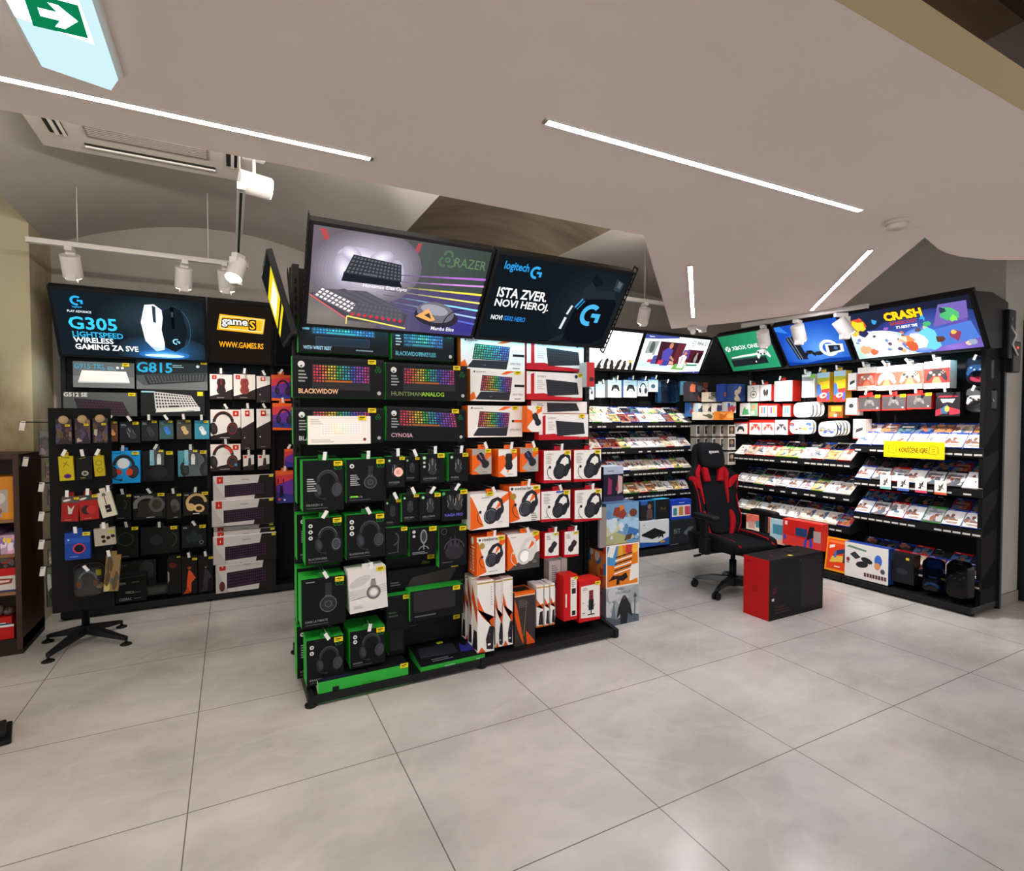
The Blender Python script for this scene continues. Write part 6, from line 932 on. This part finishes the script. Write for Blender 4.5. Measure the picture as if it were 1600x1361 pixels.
# nearest rack: controllers
for rc, lb, c1 in (((1325, 583, 1338, 610), 'small white camera pack at the left of the controller row', 0), ((1321, 622, 1339, 649), 'white box with a black strap picture under the camera pack', 0), ((1333, 655, 1352, 686), 'tall white box with a slim remote picture above the wire shelf', 0)):
    rbox(rc, 'accessory_box', lb, 'accessory box', [R('#f2ede8', 0, 0, 1, 1), ('E', '#3c3a3c', .5, .55, .22, .2) if 'strap' in lb else ('P', '#3c3a3c', [(.2, .3), (.8, .45), (.8, .6), (.25, .5)]), R(NRED, 0, 0, 1, .05)], body='#f2ede8', side='#e0d8d0', pt=0, hook=0)
for i, (rc, cc, hi) in enumerate((((1340, 574, 1368, 610), '#a8786a', '#f0e0d8'), ((1369, 572, 1402, 610), '#f6f0ec', '#d8d0cc'), ((1403, 569, 1441, 608), '#8a8276', '#3a3634'), ((1444, 564, 1484, 607), '#2c2426', '#8a7a78'))):
    rbox(rc, 'controller_box', '%s controller in a white and red box, %s from left' % (('pinkish', 'white', 'patterned', 'black')[i], ORD[i]), 'controller box', [R('#c85040' if i != 3 else '#b82c28', 0, 0, 1, 1), R('#f4f0ea', 0, .74, 1, 1), R('#b8b0a8', 0, 0, 1, .2), ('P', '#e07a58', [(.3, .2), (.7, .2), (.6, .42), (.4, .42)]), ('C', cc, hi, .5, .5, .86), ('N', '#6a6460', .4, .1, .4, 1, .04)], body='#f2ede8', side='#d8d0c8', top='#f4f0ea', pt=0, hook=.14, off=5.10, dep=.11)
for i, rc in enumerate(((1342, 618, 1375, 642), (1378, 617, 1415, 641), (1417, 615, 1455, 639))):
    rbox(rc, 'controller_box', 'grey and red window box with a dim controller, %s of three' % ORD[i], 'controller box', [R('#4a4648', 0, 0, 1, 1), R('#c03028', 0, .9, 1, 1), R('#c03028', 0, 0, 1, .08), ('C', '#7a7674', '#55504e', .5, .52, .62), ('E', '#f0e8e4', .88, .18, .06, .05), ('P', '#6a6664', [(.3, .3), (.36, .85), (.42, .85), (.38, .3)])], body='#4a4648', side=NRED, top=NRED, bot=NRED, pu=.9, hook=.12, off=5.11)
rbox((1462, 613, 1500, 650), 'controller_box', 'dark pack with white and red wing shapes beside the window boxes', 'controller box', [R('#221e22', 0, 0, 1, 1), ('P', '#c83040', [(.05, .8), (.95, .8), (.8, .86), (.2, .86)]), ('P', '#f0ece8', [(.2, .72), (.8, .72), (.7, .55), (.5, .6), (.3, .55)]), ('P', '#b02838', [(0, 0), (.3, .1), (.3, .35), (0, .25)]), ('P', '#3a5a80', [(.2, .3), (.5, .5), (.5, .1), (.25, .1)]), ('P', '#c83040', [(.5, .4), (1, .25), (1, .1), (.6, .05)]), ('E', '#d8b048', .48, .3, .1, .14)], body='#221e22', pt=0, hook=.12)
o, w, h = blister('X', 5.12, (1505, 556, 1547, 598), 'dark blister with blue lit controller, top right of the nearest rack', '#1a2230', [R('#c8384a', .1, .05, .9, .25), R('#e0d020', .7, .86, .92, .95)], '#e0eaf2', hook=.12)
def pad_solid(parent, w, h, c, c2):
    b = MB(); s = w * .9; P = [(dx * s, .02, h * .5 + dz * s) for dx, dz in ((-.3, .22), (-.12, .24), (.12, .24), (.3, .22), (.42, .1), (.48, -.22), (.4, -.3), (.28, -.14), (.16, -.06), (-.16, -.06), (-.28, -.14), (-.4, -.3), (-.48, -.22), (-.42, .1))]
    b.prism(P, (0, .03, 0), mat(c, 'gloss'))
    for dx, dz in ((-.26, .1), (.12, .0), (-.12, .0), (.26, .1)): b.prism([(dx * s + .05 * s * math.cos(a), .012, h * .5 + dz * s + .05 * s * math.sin(a)) for a in [6.283 * i / 10 for i in range(10)]], (0, .01, 0), mat(c2, 'matte'))
    b.obj('controller', parent, bevel=.003)
pad_solid(o, w, h, '#3c5c90', '#b8d8f4')
o, w, h = blister('X', 5.12, (1505, 604, 1542, 644), 'clear blister with a white controller, right of the nearest rack', '#5a5a5c', [R('#e0b820', .6, .86, .95, .95)], '#eef0f2', hook=.12)
pad_solid(o, w, h, '#d8d4d0', '#2c2a2c')
o, w, h = blister('X', 5.16, (1532, 606, 1551, 642), 'dark clear blister behind the white controller one', '#2c2a26', [R('#e0b820', .3, .84, .9, .94)], '#a8a8a4', hook=0); pad_solid(o, w, h, '#4a463e', '#8a8478')
# yellow used-games sign on the top wire shelf
loc, w, h, rz = place('X', 5.045, (1381, 690, 1476, 716))
b = MB(); b.box((-w / 2, 0, 0), (w / 2, .004, h), '#f0c814'); art(b, (-w / 2, 0, 0), (1, 0, 0), (0, 0, 1), (0, -1, 0), w, h, [('T', '#26200c', .5, .32, .4, 'KORIŠĆENE IGRE', .47, 1, 'c')] + [x for s in (.08, .76) for x in (('L', '#26200c', s, .3, s + .01, .7, .02), ('L', '#26200c', s, .7, s + .12, .74, .02), ('L', '#26200c', s + .14, .3, s + .135, .72, .02), ('L', '#26200c', s, .3, s + .12, .26, .02), ('L', '#26200c', s + .04, .55, s + .1, .57, .02), ('L', '#26200c', s + .04, .43, s + .1, .45, .02))])
tag(b.obj('sale_sign', None, loc, (0, 0, rz)), 'yellow sign reading KORISCENE IGRE on the top wire shelf', 'sign')
for i, (rc, c1, nm) in enumerate((((1375, 742, 1392, 764), '#7ab8b0', 'teal'), ((1402, 744, 1420, 767), '#4a6ab8', 'blue'), ((1430, 747, 1448, 770), '#d84868', 'pink'), ((1460, 751, 1479, 773), '#d86038', 'orange'))):
    loc, w, h, rz = place('X', 5.05, rc); b = MB(); b.box((-w / 2, 0, 0), (w / 2, .003, h), '#ece8e0'); art(b, (-w / 2, 0, 0), (1, 0, 0), (0, 0, 1), (0, -1, 0), w, h, [R(c1, 0, 0, 1, .16), ('P', '#3a3634', [(.2, .3), (.4, .4), (.35, .7), (.5, .6), (.75, .85), (.65, .5), (.85, .4), (.55, .45), (.5, .25)]), ('E', '#6a6460', .5, .5, .16, .12), ('N', '#b8b0a8', .1, .9, .3, 1, .05)])
    tag(b.obj('price_card', None, loc, (0, 0, rz)), 'white price card with a %s foot under the second shelf' % nm, 'price card')
# goods low on the right racks
box('X', 4.98, (1288, 841, 1322, 893), .02, 'price_board', 'orange framed price board leaning at the rack foot', 'price board', [R('#e8981c', 0, 0, 1, 1), R('#d8401c', .08, .06, .92, .95), R('#e87838', .1, .84, .9, .92), ('P', '#e8e0d8', [(.15, .66), (.4, .72), (.4, .8), (.16, .76)]), ('P', '#2a3a5a', [(.35, .45), (.9, .6), (.88, .72), (.5, .64)]), ('P', '#d8b048', [(.2, .25), (.8, .32), (.8, .5), (.3, .44)]), ('P', '#3a68b8', [(.4, .4), (.5, .42), (.5, .62), (.42, .6)]), R('#3a3638', .82, .3, .92, .58), ('N', '#f4e8d8', .45, .14, .4, 1, .06)], body='#e8981c', pt=0, tilt=-.14)
box('X', 4.95, (1320, 852, 1388, 907), .09, 'console_box', 'white retro console box with blue top, by the orange price board', 'console box', [R('#dcd8d4', 0, 0, 1, 1), ('P', '#6a8a6a', [(.04, .86), (.5, .8), (.52, .85), (.1, .92)]), ('P', '#2a2a2c', [(.12, .66), (.26, .54), (.38, .62), (.24, .76)]), ('P', '#3c3c40', [(.16, .66), (.25, .58), (.33, .63), (.24, .71)]), ('E', '#2a2a2c', .52, .56, .16, .08, -15), ('E', '#2a2a2c', .41, .42, .17, .09, 10), ('E', '#8a2c28', .08, .5, .05, .06), ('N', '#3a3a3a', .04, .4, .1, 1, .05), ('E', '#3a68c0', .78, .62, .1, .16), ('E', '#d8905a', .76, .46, .08, .1), ('E', '#4a4a4c', .88, .34, .06, .07)] + [R('#5a3438', .46 + .065 * i, .1, .51 + .065 * i, .21) for i in range(8)], body='#dcd8d4', side='#20449a', top='#1f3a8a', pt=0)
box('X', 4.99, (1391, 866, 1428, 911), .1, 'console_box', 'dark box between the retro console box and the blue headset pack', 'console box', [R('#1c1c20', 0, 0, 1, 1), R('#20304a', 0, .7, .12, 1), ('E', '#2c2c30', .5, .4, .25, .15), R('#d8c01c', .66, .82, .8, .9)], body='#1c1c20', pt=0)
o, w, h = blister('X', 4.97, (1437, 874, 1470, 927), 'dark blue blister pack with a blue headset low on the rack', '#141c2a', [('P', '#1d3a6a', [(.1, .7), (.9, .7), (.8, .95), (.2, .95)]), R('#3a6a9a', .2, .4, .6, .44), R('#d8c01c', .8, .4, .98, .46)], '#8a9cb0', hook=0)
b = MB(); b.tube([(w * .32 * math.cos(a), .03, h * .16 + h * .1 * math.sin(a)) for a in [math.pi * i / 10 for i in range(11)]], .012, mat('#2c7ab0', 'gloss'), 8); b.obj('headset', o)
o, w, h = blister('X', 4.95, (1474, 878, 1516, 938), 'large black blister pack with rounded top, low on the rack', '#161618', [('N', '#b0b0b0', .3, .66, .5, 1, .03), ('E', '#c8c8cc', .45, .96, .12, .02)], '#7a7c80', hook=0, round_=.07); pad_solid(o, w, h * 1.1, '#1f1f22', '#8a8c90')
# red console boxes behind the chair
box('X', 4.93, (1223, 815, 1284, 856), .1, 'console_box', 'large red console box on the base behind the chair', 'console box', [R('#c8241e', 0, 0, 1, 1), R('#f0e8e4', .06, .78, .12, .93), R('#c8241e', .085, .78, .095, .93), R('#24406a', .34, .42, .64, .74), ('P', '#1c1c20', [(.62, .3), (.84, .5), (.82, .86), (.7, .86)]), ('P', '#d83a34', [(0, 0), (1, 0), (1, .3), (.4, .36), (0, .4)]), ('P', '#3a48a8', [(.55, .05), (.62, .05), (.64, .36), (.58, .36)]), ('P', '#3a48a8', [(.7, .05), (.78, .1), (.76, .4), (.7, .4)]), R('#a89890', .8, .3, .98, .72), ('E', '#3a48a8', .06, .3, .06, .1)], body='#c8241e', side='#d83a30', pt=0)
box('X', 5.02, (1166, 806, 1200, 832), .1, 'console_box', 'coral and turquoise console box behind the chair', 'console box', [R('#e07060', 0, .5, 1, 1), R('#e8d8c8', 0, 0, 1, .5), R('#3a8a9a', .45, .3, .98, .7), R('#c8a098', .1, .2, .4, .6)], body='#e07060', pt=0)
box('X', 4.98, (1163, 834, 1198, 858), .1, 'console_box', 'yellow console box behind the chair back', 'console box', [R('#e8e0d0', 0, 0, 1, 1), R('#d8b838', .15, .1, .8, .7), R('#b89a28', .3, .25, .65, .55)], body='#e8e0d0', pt=0)
box('X', 5.03, (1203, 812, 1226, 850), .1, 'console_box', 'pale blue console box between chair and red box', 'console box', [R('#a8c8d0', 0, 0, 1, 1), R('#4a8aa0', .2, .4, .9, .8), R('#e8b8a0', 0, 0, 1, .2)], body='#a8c8d0', pt=0)
# ------------------------------------------------------------------ far wall hanging goods and console boxes
def mbox(rect, name, label, cat, ops, off=4.84, dep=.08, **k): return box('Y', off, rect, dep, name, label, cat, ops, **k)
for i, (rc, ds, op) in enumerate((((916, 603, 928, 624), 'white box with small headset', ('HS', '#2a2a30', '#8a8a90', .5, .6, .6)), ((931, 600, 945, 621), 'pale blue plain box', ('N', '#8ab0c0', .2, .7, .5, 4, .08)), ((950, 594, 971, 621), 'white box with black controller', ('C', '#26282c', '#55585c', .55, .55, .62)), ((974, 594, 995, 621), 'white box with black controller', ('C', '#26282c', '#55585c', .55, .55, .62)), ((996, 595, 1012, 619), 'white box with a headset drawing', ('HS', '#2a2a30', '#6a7a90', .55, .5, .7)), ((1013, 593, 1028, 612), 'small pale box with a dark camera', ('E', '#3a5a6a', .5, .45, .24, .18)))):
    mbox(rc, 'accessory_box', '%s, %s from left in row under the white signs' % (ds, ORD[i]), 'accessory box', [R('#e4ecee', 0, 0, 1, 1), R('#b8d4de', 0, .65, 1, 1), op, ('N', '#6a8a9a', .1, .86, .5, 1, .05)], body='#dce6ea', side='#3a68b0' if i > 2 else '#c8d4d8', pt=0, hook=.12)  # cool whites and bluish tops carry the signs' cyan light as colour
for i in range(3):
    blister('Y', 4.80 + .02 * i, (1031 + i * 6, 594, 1052 + i * 6, 629), 'blue tinted clear blister with dark grips, %s of three hanging' % ORD[i], '#4a6a8a', [('P', '#2c3a44', [(.4, .1), (.8, .1), (.85, .5), (.6, .6), (.45, .4)]), R('#8aa8b8', .1, .7, .9, .95)], '#b8d0dc', hook=.1 if i == 0 else 0, round_=.015)  # card and shell coloured blue for the light off the signs above
mbox((1064, 596, 1076, 617), 'accessory_box', 'light blue box at the right end of the row under the football sign', 'accessory box', [R('#8ac0d8', 0, 0, 1, 1), R('#d8a890', .6, 0, 1, 1)], body='#8ac0d8', pt=0)
for rc, lb, op, sd, tp in (((1001, 783, 1022, 812), 'dark bundle box with a fighter figure, top row on the far base', [R('#23252c', 0, 0, 1, 1), R('#2a5aa0', 0, .8, .5, 1), ('E', '#8a6a58', .65, .7, .14, .14), ('P', '#5a4a44', [(.4, .05), (.9, .05), (.85, .55), (.5, .55)])], '#23252c', '#2a6ab8'),
    ((1024, 780, 1046, 811), 'black console box with light blue top, top row on the far base', [R('#1c1c20', 0, 0, 1, 1), ('C', '#2c2a28', '#6a6030', .55, .5, .5)], '#2a9ad8', '#38b4e8'),
    ((1048, 781, 1080, 811), 'blue console box with a white game panel, top row on the far base', [R('#2040b0', 0, 0, 1, 1), R('#ece4dc', .06, .15, .96, .72), R('#3a8a9a', .12, .22, .3, .6), R('#b8883a', .4, .2, .6, .65), R('#c84858', .68, .2, .94, .65), ('N', '#c8d0f0', .4, .84, .4, 1, .06)], '#2040b0', '#2848c0'),
    ((1000, 813, 1045, 853), 'white console box picturing a slim black console, on the far base', [R('#e0e4e8', 0, 0, 1, 1), ('P', '#2a58a8', [(0, 0), (1, 0), (1, .3), (.6, .12), (0, .2)]), ('P', '#1d1d20', [(.06, .5), (.42, .32), (.88, .5), (.5, .7)]), ('P', '#2c2c30', [(.06, .5), (.42, .32), (.42, .27), (.06, .44)]), ('P', '#141416', [(.42, .32), (.88, .5), (.88, .44), (.42, .27)]), ('C', '#1d1d20', '#4a4a50', .72, .36, .26), ('T', '#2a3a5a', .1, .82, .05, 'PS4', .14), R('#d8a830', .7, .1, .86, .17)], '#c8d4e0', '#d8dce0'),
    ((1047, 812, 1088, 853), 'dark console box with grey lettering, on the far base', [R('#24272c', 0, 0, 1, 1), ('T', '#6a7278', .14, .5, .18, 'BIT', .3), ('P', '#5a6268', [(.5, .5), (.7, .7), (.9, .72), (.75, .5), (.6, .4)]), ('N', '#8a9298', .04, .1, .4, 1, .04)], '#2a5a90', '#2c3036')):
    box('Y', 4.56 if rc[1] > 800 else 4.58, rc, .2, 'console_box', lb, 'console box', op, body=sd, side=sd, top=tp, pt=0)
# ------------------------------------------------------------------ corner shelf goods (stand on boards at 45 degrees)
def corner_y(px, gap):
    d = ray(px, 650); k = d.x / d.y; return 11.42 / (1 + 1.333 * k) - gap
def cbox(rect, off, dep, name, label, cat, cols, ops=None, seed=1): return box('Y', corner_y((rect[0] + rect[2]) / 2, .17 + (.12 if 'low ' in label else 0)), rect, dep, name, label, cat, ops or [R(cols[0], 0, 0, 1, 1)] + blobs(cols[1:], 8, .25, .1, .9, seed), body=cols[0], pt=0)
cbox((1078, 597, 1106, 627), 4.70, .1, 'figure_box', 'dark boxed figure with red hair, left on the corner shelf', 'figure box', ['#3a3438', '#8a4a38', '#5a5660', '#c86a4a', '#2a2a34'], seed=3)
cbox((1107, 613, 1128, 628), 4.58, .1, 'figure_box', 'pale box with a round picture in the shop corner', 'figure box', ['#c8bca8', '#8a8a78', '#e0d8c8', '#6a6a58'], seed=4)
cbox((1130, 600, 1146, 627), 4.52, .1, 'figure_box', 'blue boxed figure right of the pale box, left one', 'figure box', ['#2c4a98', '#6a8ac8', '#c85a3a', '#1d2a50'], seed=5)
cbox((1147, 600, 1165, 627), 4.45, .1, 'figure_box', 'blue boxed figure right of the pale box, right one', 'figure box', ['#34508a', '#8a6a50', '#2a3a6a', '#c8b090'], seed=6)
for i, (rc, yo, cols) in enumerate((((1078, 629, 1090, 651), 4.72, ['#3a68a8', '#e0e0e0', '#8a3a30']), ((1091, 630, 1105, 651), 4.66, ['#c8d0d8', '#4a5a78', '#2a3040']), ((1106, 630, 1119, 648), 4.6, ['#d8d0c0', '#6a6a60', '#3a3a34']), ((1120, 630, 1136, 648), 4.55, ['#dcd8d0', '#3a4a6a', '#8a8a80']), ((1137, 628, 1150, 645), 4.5, ['#e0e4e8', '#3a68b0', '#c84848']))):
    cbox(rc, yo, .08, 'figure_box', 'small figure box in the corner shelf middle row, %s from left' % ORD[i], 'figure box', cols, seed=10 + i)
cbox((1090, 644, 1122, 656), 4.50, .08, 'figure_box', 'low cream box at the front of the corner shelf', 'figure box', ['#efe4d0', '#6a6a58', '#efe4d0', '#e8dcc8'], seed=20)
cbox((1124, 643, 1146, 656), 4.42, .08, 'figure_box', 'low orange box at the front of the corner shelf', 'figure box', ['#e8862c', '#c86018', '#f0a858'], seed=21)
k = 0
for row, (y0, y1) in enumerate(((664, 682), (684, 703), (706, 726))):
    for col in range(5):
        x0 = 1088 + col * 12.4; yo = 4.78 - col * .055
        if row == 2 and col < 3: continue
        k += 1; yo = corner_y(x0 + 5.8, .17)
        loc, w, h, rz = place('Y', yo, (x0, y0, x0 + 11.6, y1)); b = MB(); b.box((-w / 2, 0, 0), (w / 2, .09, h), '#8a847c')
        art(b, (-w / 2, 0, 0), (1, 0, 0), (0, 0, 1), (0, -1, 0), w, h, [R('#b8b0a4', 0, 0, 1, 1), R('#26211f', .12, .22, .88, .9), ('E', ['#8a7058', '#5a5a68', '#a88a70', '#6a4a44', '#8a8a80'][k % 5], .5, .62, .22, .22), ('P', ['#5a3a3a', '#3a4a5a', '#6a5a3a'][k % 3], [(.34, .24), (.66, .24), (.62, .48), (.38, .48)]), ('N', '#6a645c', .2, .08, .5, 1, .08)])
        tag(b.obj('figure_box', None, loc), 'white framed figure window box, %s row below the corner shelf, %s from left' % (ORD[row], ORD[col]), 'figure box', 'window figure boxes')

# ------------------------------------------------------------------ gaming chair
TH = math.radians(-8)
ch = empty('gaming_chair', (3.85, 3.245, 0), TH, 'black and red gaming chair on castors before the game racks', 'chair')
FAB, REDF, PLA = mat('#151517', 'fabric'), mat('#a3141f', 'fabric'), mat('#141416', 'powder')
CHM = mat('#55565a', 'metal')
b = MB(); b.lathe([(.05, .06), (.055, .075), (.05, .135), (.032, .14)], PLA, 18); hub = b.obj('base_hub', ch)
for i in range(5):
    a = math.radians(-90 + 72 * i + 7) - TH * 0; d = Vector((math.cos(a), math.sin(a), 0)); n = Vector((-d.y, d.x, 0)); c0 = d * .03 + Vector((0, 0, .115)); e = d * .315 + Vector((0, 0, .08))
    b = MB(); P = []
    for t, hw, up, dn in ((0, .034, .02, .045), (.5, .026, .018, .026), (.85, .019, .014, .018), (1, .014, .008, .016)):
        q = c0.lerp(e, t) + Vector((0, 0, .012 * math.sin(t * math.pi))); P.append([q - n * hw - Vector((0, 0, dn)), q + n * hw - Vector((0, 0, dn)), q + n * hw * .8 + Vector((0, 0, up)), q - n * hw * .8 + Vector((0, 0, up))])
    b.grid(P, CHM, close=True, smooth=False); b.poly(P[-1], CHM); b.poly(list(reversed(P[0])), CHM); lg = b.obj('base_leg', ch, bevel=.005)
    b = MB()
    for s in (-1, 1): b.tube([e + n * (s * .008) + Vector((0, 0, -.05)), e + n * (s * .026) + Vector((0, 0, -.05))], .03, BLK2, 16)
    b.box((e.x - .012, e.y - .012, .03), (e.x + .012, e.y + .012, .075), BLK2); b.obj('castor', lg)
b = MB(); b.tube([(0, 0, .12), (0, 0, .28)], .030, PLA, 16); b.tube([(0, 0, .28), (0, 0, .375)], .02, PLA, 14); b.obj('gas_column', ch)
b = MB(); b.box((-.13, -.14, .355), (.13, .14, .385), PLA); b.obj('seat_mechanism', ch, bevel=.006)
b = MB(); b.tube([(-.1, .0, .36), (-.22, .03, .35), (-.3, .05, .335)], .006, PLA, 8); b.tube([(-.3, .05, .335), (-.36, .06, .325)], .011, PLA, 8); b.obj('tilt_lever', ch)
def cushion(name, prof, m, parent, sub=2, bevel=0):      # prof: list of (x0,x1,z0,z1 at y) rings -> rounded closed solid
    b = MB(); rows = []
    for y, x0, x1, z0, z1 in prof:
        rows.append([(x0, y, z0), ((x0 + x1) / 2, y, z0), (x1, y, z0), (x1, y, (z0 + z1) / 2), (x1, y, z1), ((x0 + x1) / 2, y, z1), (x0, y, z1), (x0, y, (z0 + z1) / 2)])
    b.grid(rows, m, close=True); b.poly(list(reversed(rows[0])), m, True); b.poly(rows[-1], m, True)
    return b.obj(name, parent, sub=sub, weld=True)
cushion('seat', [(-.29, -.2, .2, .40, .455), (-.27, -.225, .225, .39, .475), (-.05, -.24, .24, .385, .47), (.2, -.23, .23, .385, .475), (.235, -.2, .2, .39, .46)], FAB, ch)
for s in (-1, 1):
    cushion('seat_bolster', [(-.27, s * .19 - .035, s * .19 + .035, .42, .475), (-.22, s * .215 - .045, s * .215 + .045, .39, .505), (.0, s * .225 - .045, s * .225 + .045, .385, .52), (.2, s * .225 - .045, s * .225 + .045, .385, .51), (.23, s * .22 - .03, s * .22 + .03, .4, .48)], FAB, ch)
    b = MB(); b.tube([(s * .172, -.285, .455), (s * .178, -.2, .492), (s * .186, 0, .505), (s * .186, .19, .50)], .007, REDF, 6); b.obj('red_piping', ch)
# backrest: lofted outline, leaning back
LEAN = math.radians(14); back = empty('backrest', (0, .2, .43)); back.parent = ch; back.rotation_euler = (-LEAN, 0, 0)
OUT = [(0, .17), (.06, .22), (.16, .25), (.27, .235), (.38, .235), (.47, .265), (.53, .285), (.57, .27), (.62, .19), (.68, .155), (.76, .145), (.84, .12), (.875, .075)]
b = MB(); rows = []
for z, hw in OUT:
    r_ = []; wing = max(0, min(1, (hw - .15) / .1))
    for u in (-1, -.82, -.55, 0, .55, .82, 1): r_.append((hw * u, -(.05 + wing * .055 * max(0, abs(u) - .5) * 2) + .01 * (1 - abs(u)), z))
    for u in (1, .7, 0, -.7, -1): r_.append((hw * u * .96, .05 - .02 * abs(u) - (.03 * wing * (abs(u) > .6)), z))
    rows.append(r_)
b.grid(rows, FAB, close=True); b.poly(list(reversed(rows[0])), FAB, True); b.poly(rows[-1], FAB, True); b.obj('shell_padding', back, sub=2, weld=True)
def backsurf(u, z):
    for (z0, h0), (z1, h1) in zip(OUT, OUT[1:]):
        if z0 <= z <= z1: hw = h0 + (h1 - h0) * (z - z0) / (z1 - z0); break
    wing = max(0, min(1, (hw - .15) / .1)); return hw * u, -(.05 + wing * .055 * max(0, abs(u) - .5) * 2) - .004
def strip(name, pts, w_, m, parent, thick=.012):   # a raised fabric band following the backrest front; pts (u,z,halfwidth)
    b = MB(); rows = []
    for u, z, hwid in pts:
        x, y = backsurf(u, z); rows.append([(x - hwid, y + .012, z), (x - hwid * .9, y - thick, z), (x + hwid * .9, y - thick, z), (x + hwid, y + .012, z)])
    b.grid(rows, m); return b.obj(name, parent, sub=1)
cushion('center_pad', [(-.062, -.11, .11, .05, .5), (-.075, -.125, .125, .03, .56), (-.03, -.12, .12, .03, .56)], FAB, back)
for s in (-1, 1):
    strip('red_panel', [(s * .60, .02, .02), (s * .66, .1, .034), (s * .64, .2, .03), (s * .60, .24, .008)], 0, REDF, back)
    strip('red_panel', [(s * .56, .30, .006), (s * .58, .40, .016), (s * .55, .50, .02), (s * .6, .56, .03), (s * .72, .60, .03), (s * .6, .68, .012)], 0, REDF, back)
    strip('red_panel', [(s * .66, .44, .012), (s * .76, .50, .05), (s * .84, .535, .045), (s * .9, .55, .02)], 0, REDF, back)
    b = MB(); b.tube([(backsurf(s * .88, z)[0], backsurf(s * .88, z)[1] - .006, z) for z in (.03, .1, .18, .27, .36, .44, .5)], .006, REDF, 6); b.obj('red_piping', back)
    b = MB(); b.hexa([(s * .19, -.0, -.08), (s * .25, -.0, -.08), (s * .25, .06, -.08), (s * .19, .06, -.08), (s * .2, -.0, .08), (s * .27, -.0, .08), (s * .27, .06, .08), (s * .2, .06, .08)], PLA); b.obj('hinge_cover', back, bevel=.012)
# head pillow with straps and lettering
hp = cushion('head_pillow', [(-.13, -.10, .10, .63, .83), (-.115, -.135, .135, .61, .855), (-.055, -.13, .13, .61, .855), (-.045, -.11, .11, .63, .83)], FAB, back)
b = MB(); art(b, (-.075, -.1335, .735), (1, 0, 0), (0, 0, 1), (0, -1, 0), .15, .04, [('T', '#c8c8c8', .5, .1, .8, 'spawn', .95, 1, 'c')], 'matte'); b.obj('lettering', hp)
for s in (-1, 1):
    b = MB(); b.hexa([(s * .07 - .035, -.09, .50), (s * .07 + .03, -.09, .50), (s * .07 + .03, -.06, .50), (s * .07 - .035, -.06, .50), (s * .09 - .03, -.11, .63), (s * .09 + .02, -.11, .63), (s * .09 + .02, -.06, .63), (s * .09 - .03, -.06, .63)], REDF); b.obj('pillow_strap', hp, bevel=.008)
for s in (-1, 1):
    ar = empty('armrest', (s * .315, -.02, 0)); ar.parent = ch
    b = MB(); b.box((-.03, -.045, .36), (.03, .045, .5), PLA); b.hexa([(-.022, -.032, .5), (.022, -.032, .5), (.022, .032, .5), (-.022, .032, .5), (-.02, -.035, .655), (.02, -.035, .655), (.02, .04, .655), (-.02, .04, .655)], PLA); b.box((-.03 if s > 0 else -.03, -.04, .36), (.03, .04, .39), PLA); b.obj('post', ar, bevel=.008)
    b = MB(); b.box((min(0, -s * .2), -.035, .365), (max(0, -s * .2), .035, .385), PLA); b.obj('mounting_bracket', ar)
    cushion('arm_pad', [(-.15, -.03, .03, .665, .69), (-.13, -.046, .046, .652, .70), (.0, -.046, .046, .652, .702), (.11, -.044, .044, .652, .70), (.135, -.03, .03, .665, .69)], PLA, ar)

# ------------------------------------------------------------------ red and black carton in front of the chair
b = MB(); BX, BY, BZ = .64, .225, .452
b.box((0, 0, 0), (BX, BY, BZ), mat('#0d0c0f'), l=mat('#b3181c'))
art(b, (0, BY, 0), (0, -1, 0), (0, 0, 1), (-1, 0, 0), BY, BZ, [('A', '#7a1418', .46, .48, .1, .02, 0, 360), ('S3', '#7a1418', .46, .48, .08), ('N', '#6a1418', .1, .91, .3, 1, .03)])
art(b, (0, 0, 0), (1, 0, 0), (0, 0, 1), (0, -1, 0), BX, BZ, [('L', '#242226', .55, .0, .55, 1, .006), R('#241c20', .58, .1, .97, .94), R('#d8d0cc', .05, .32, .09, .36), ('P', '#4a1418', [(.05, .42), (.13, .44), (.12, .54), (.06, .52)]), R('#3a3438', .55, .9, .57, .94), ('N', '#3a1c20', .1, .2, .3, 3, .05)])
art(b, (0, 0, BZ), (1, 0, 0), (0, 1, 0), (0, 0, 1), BX, BY, [R('#d8c040', .42, .1, .48, .24), ('L', '#0c0b0d', 0, .5, 1, .5, .03), ('P', '#6a1418', [(.2, .3), (.3, .55), (.24, .55)])])
o = tag(b.obj('computer_case_carton', None, (3.50, 2.625, 0), (0, 0, .0), bevel=.002), 'red and black carton standing on the floor before the gaming chair', 'carton')
b = MB(); b.box((.36, .085, BZ), (.46, .14, BZ + .004), mat('#0d0c0e', 'powder')); b.obj('handle_flap', o)
# ------------------------------------------------------------------ wire hooks that carry the hanging goods
for p, rz, L, lb in HOOKS: hook_thing(p, rz, L, ' '.join(lb.split()[:11]))
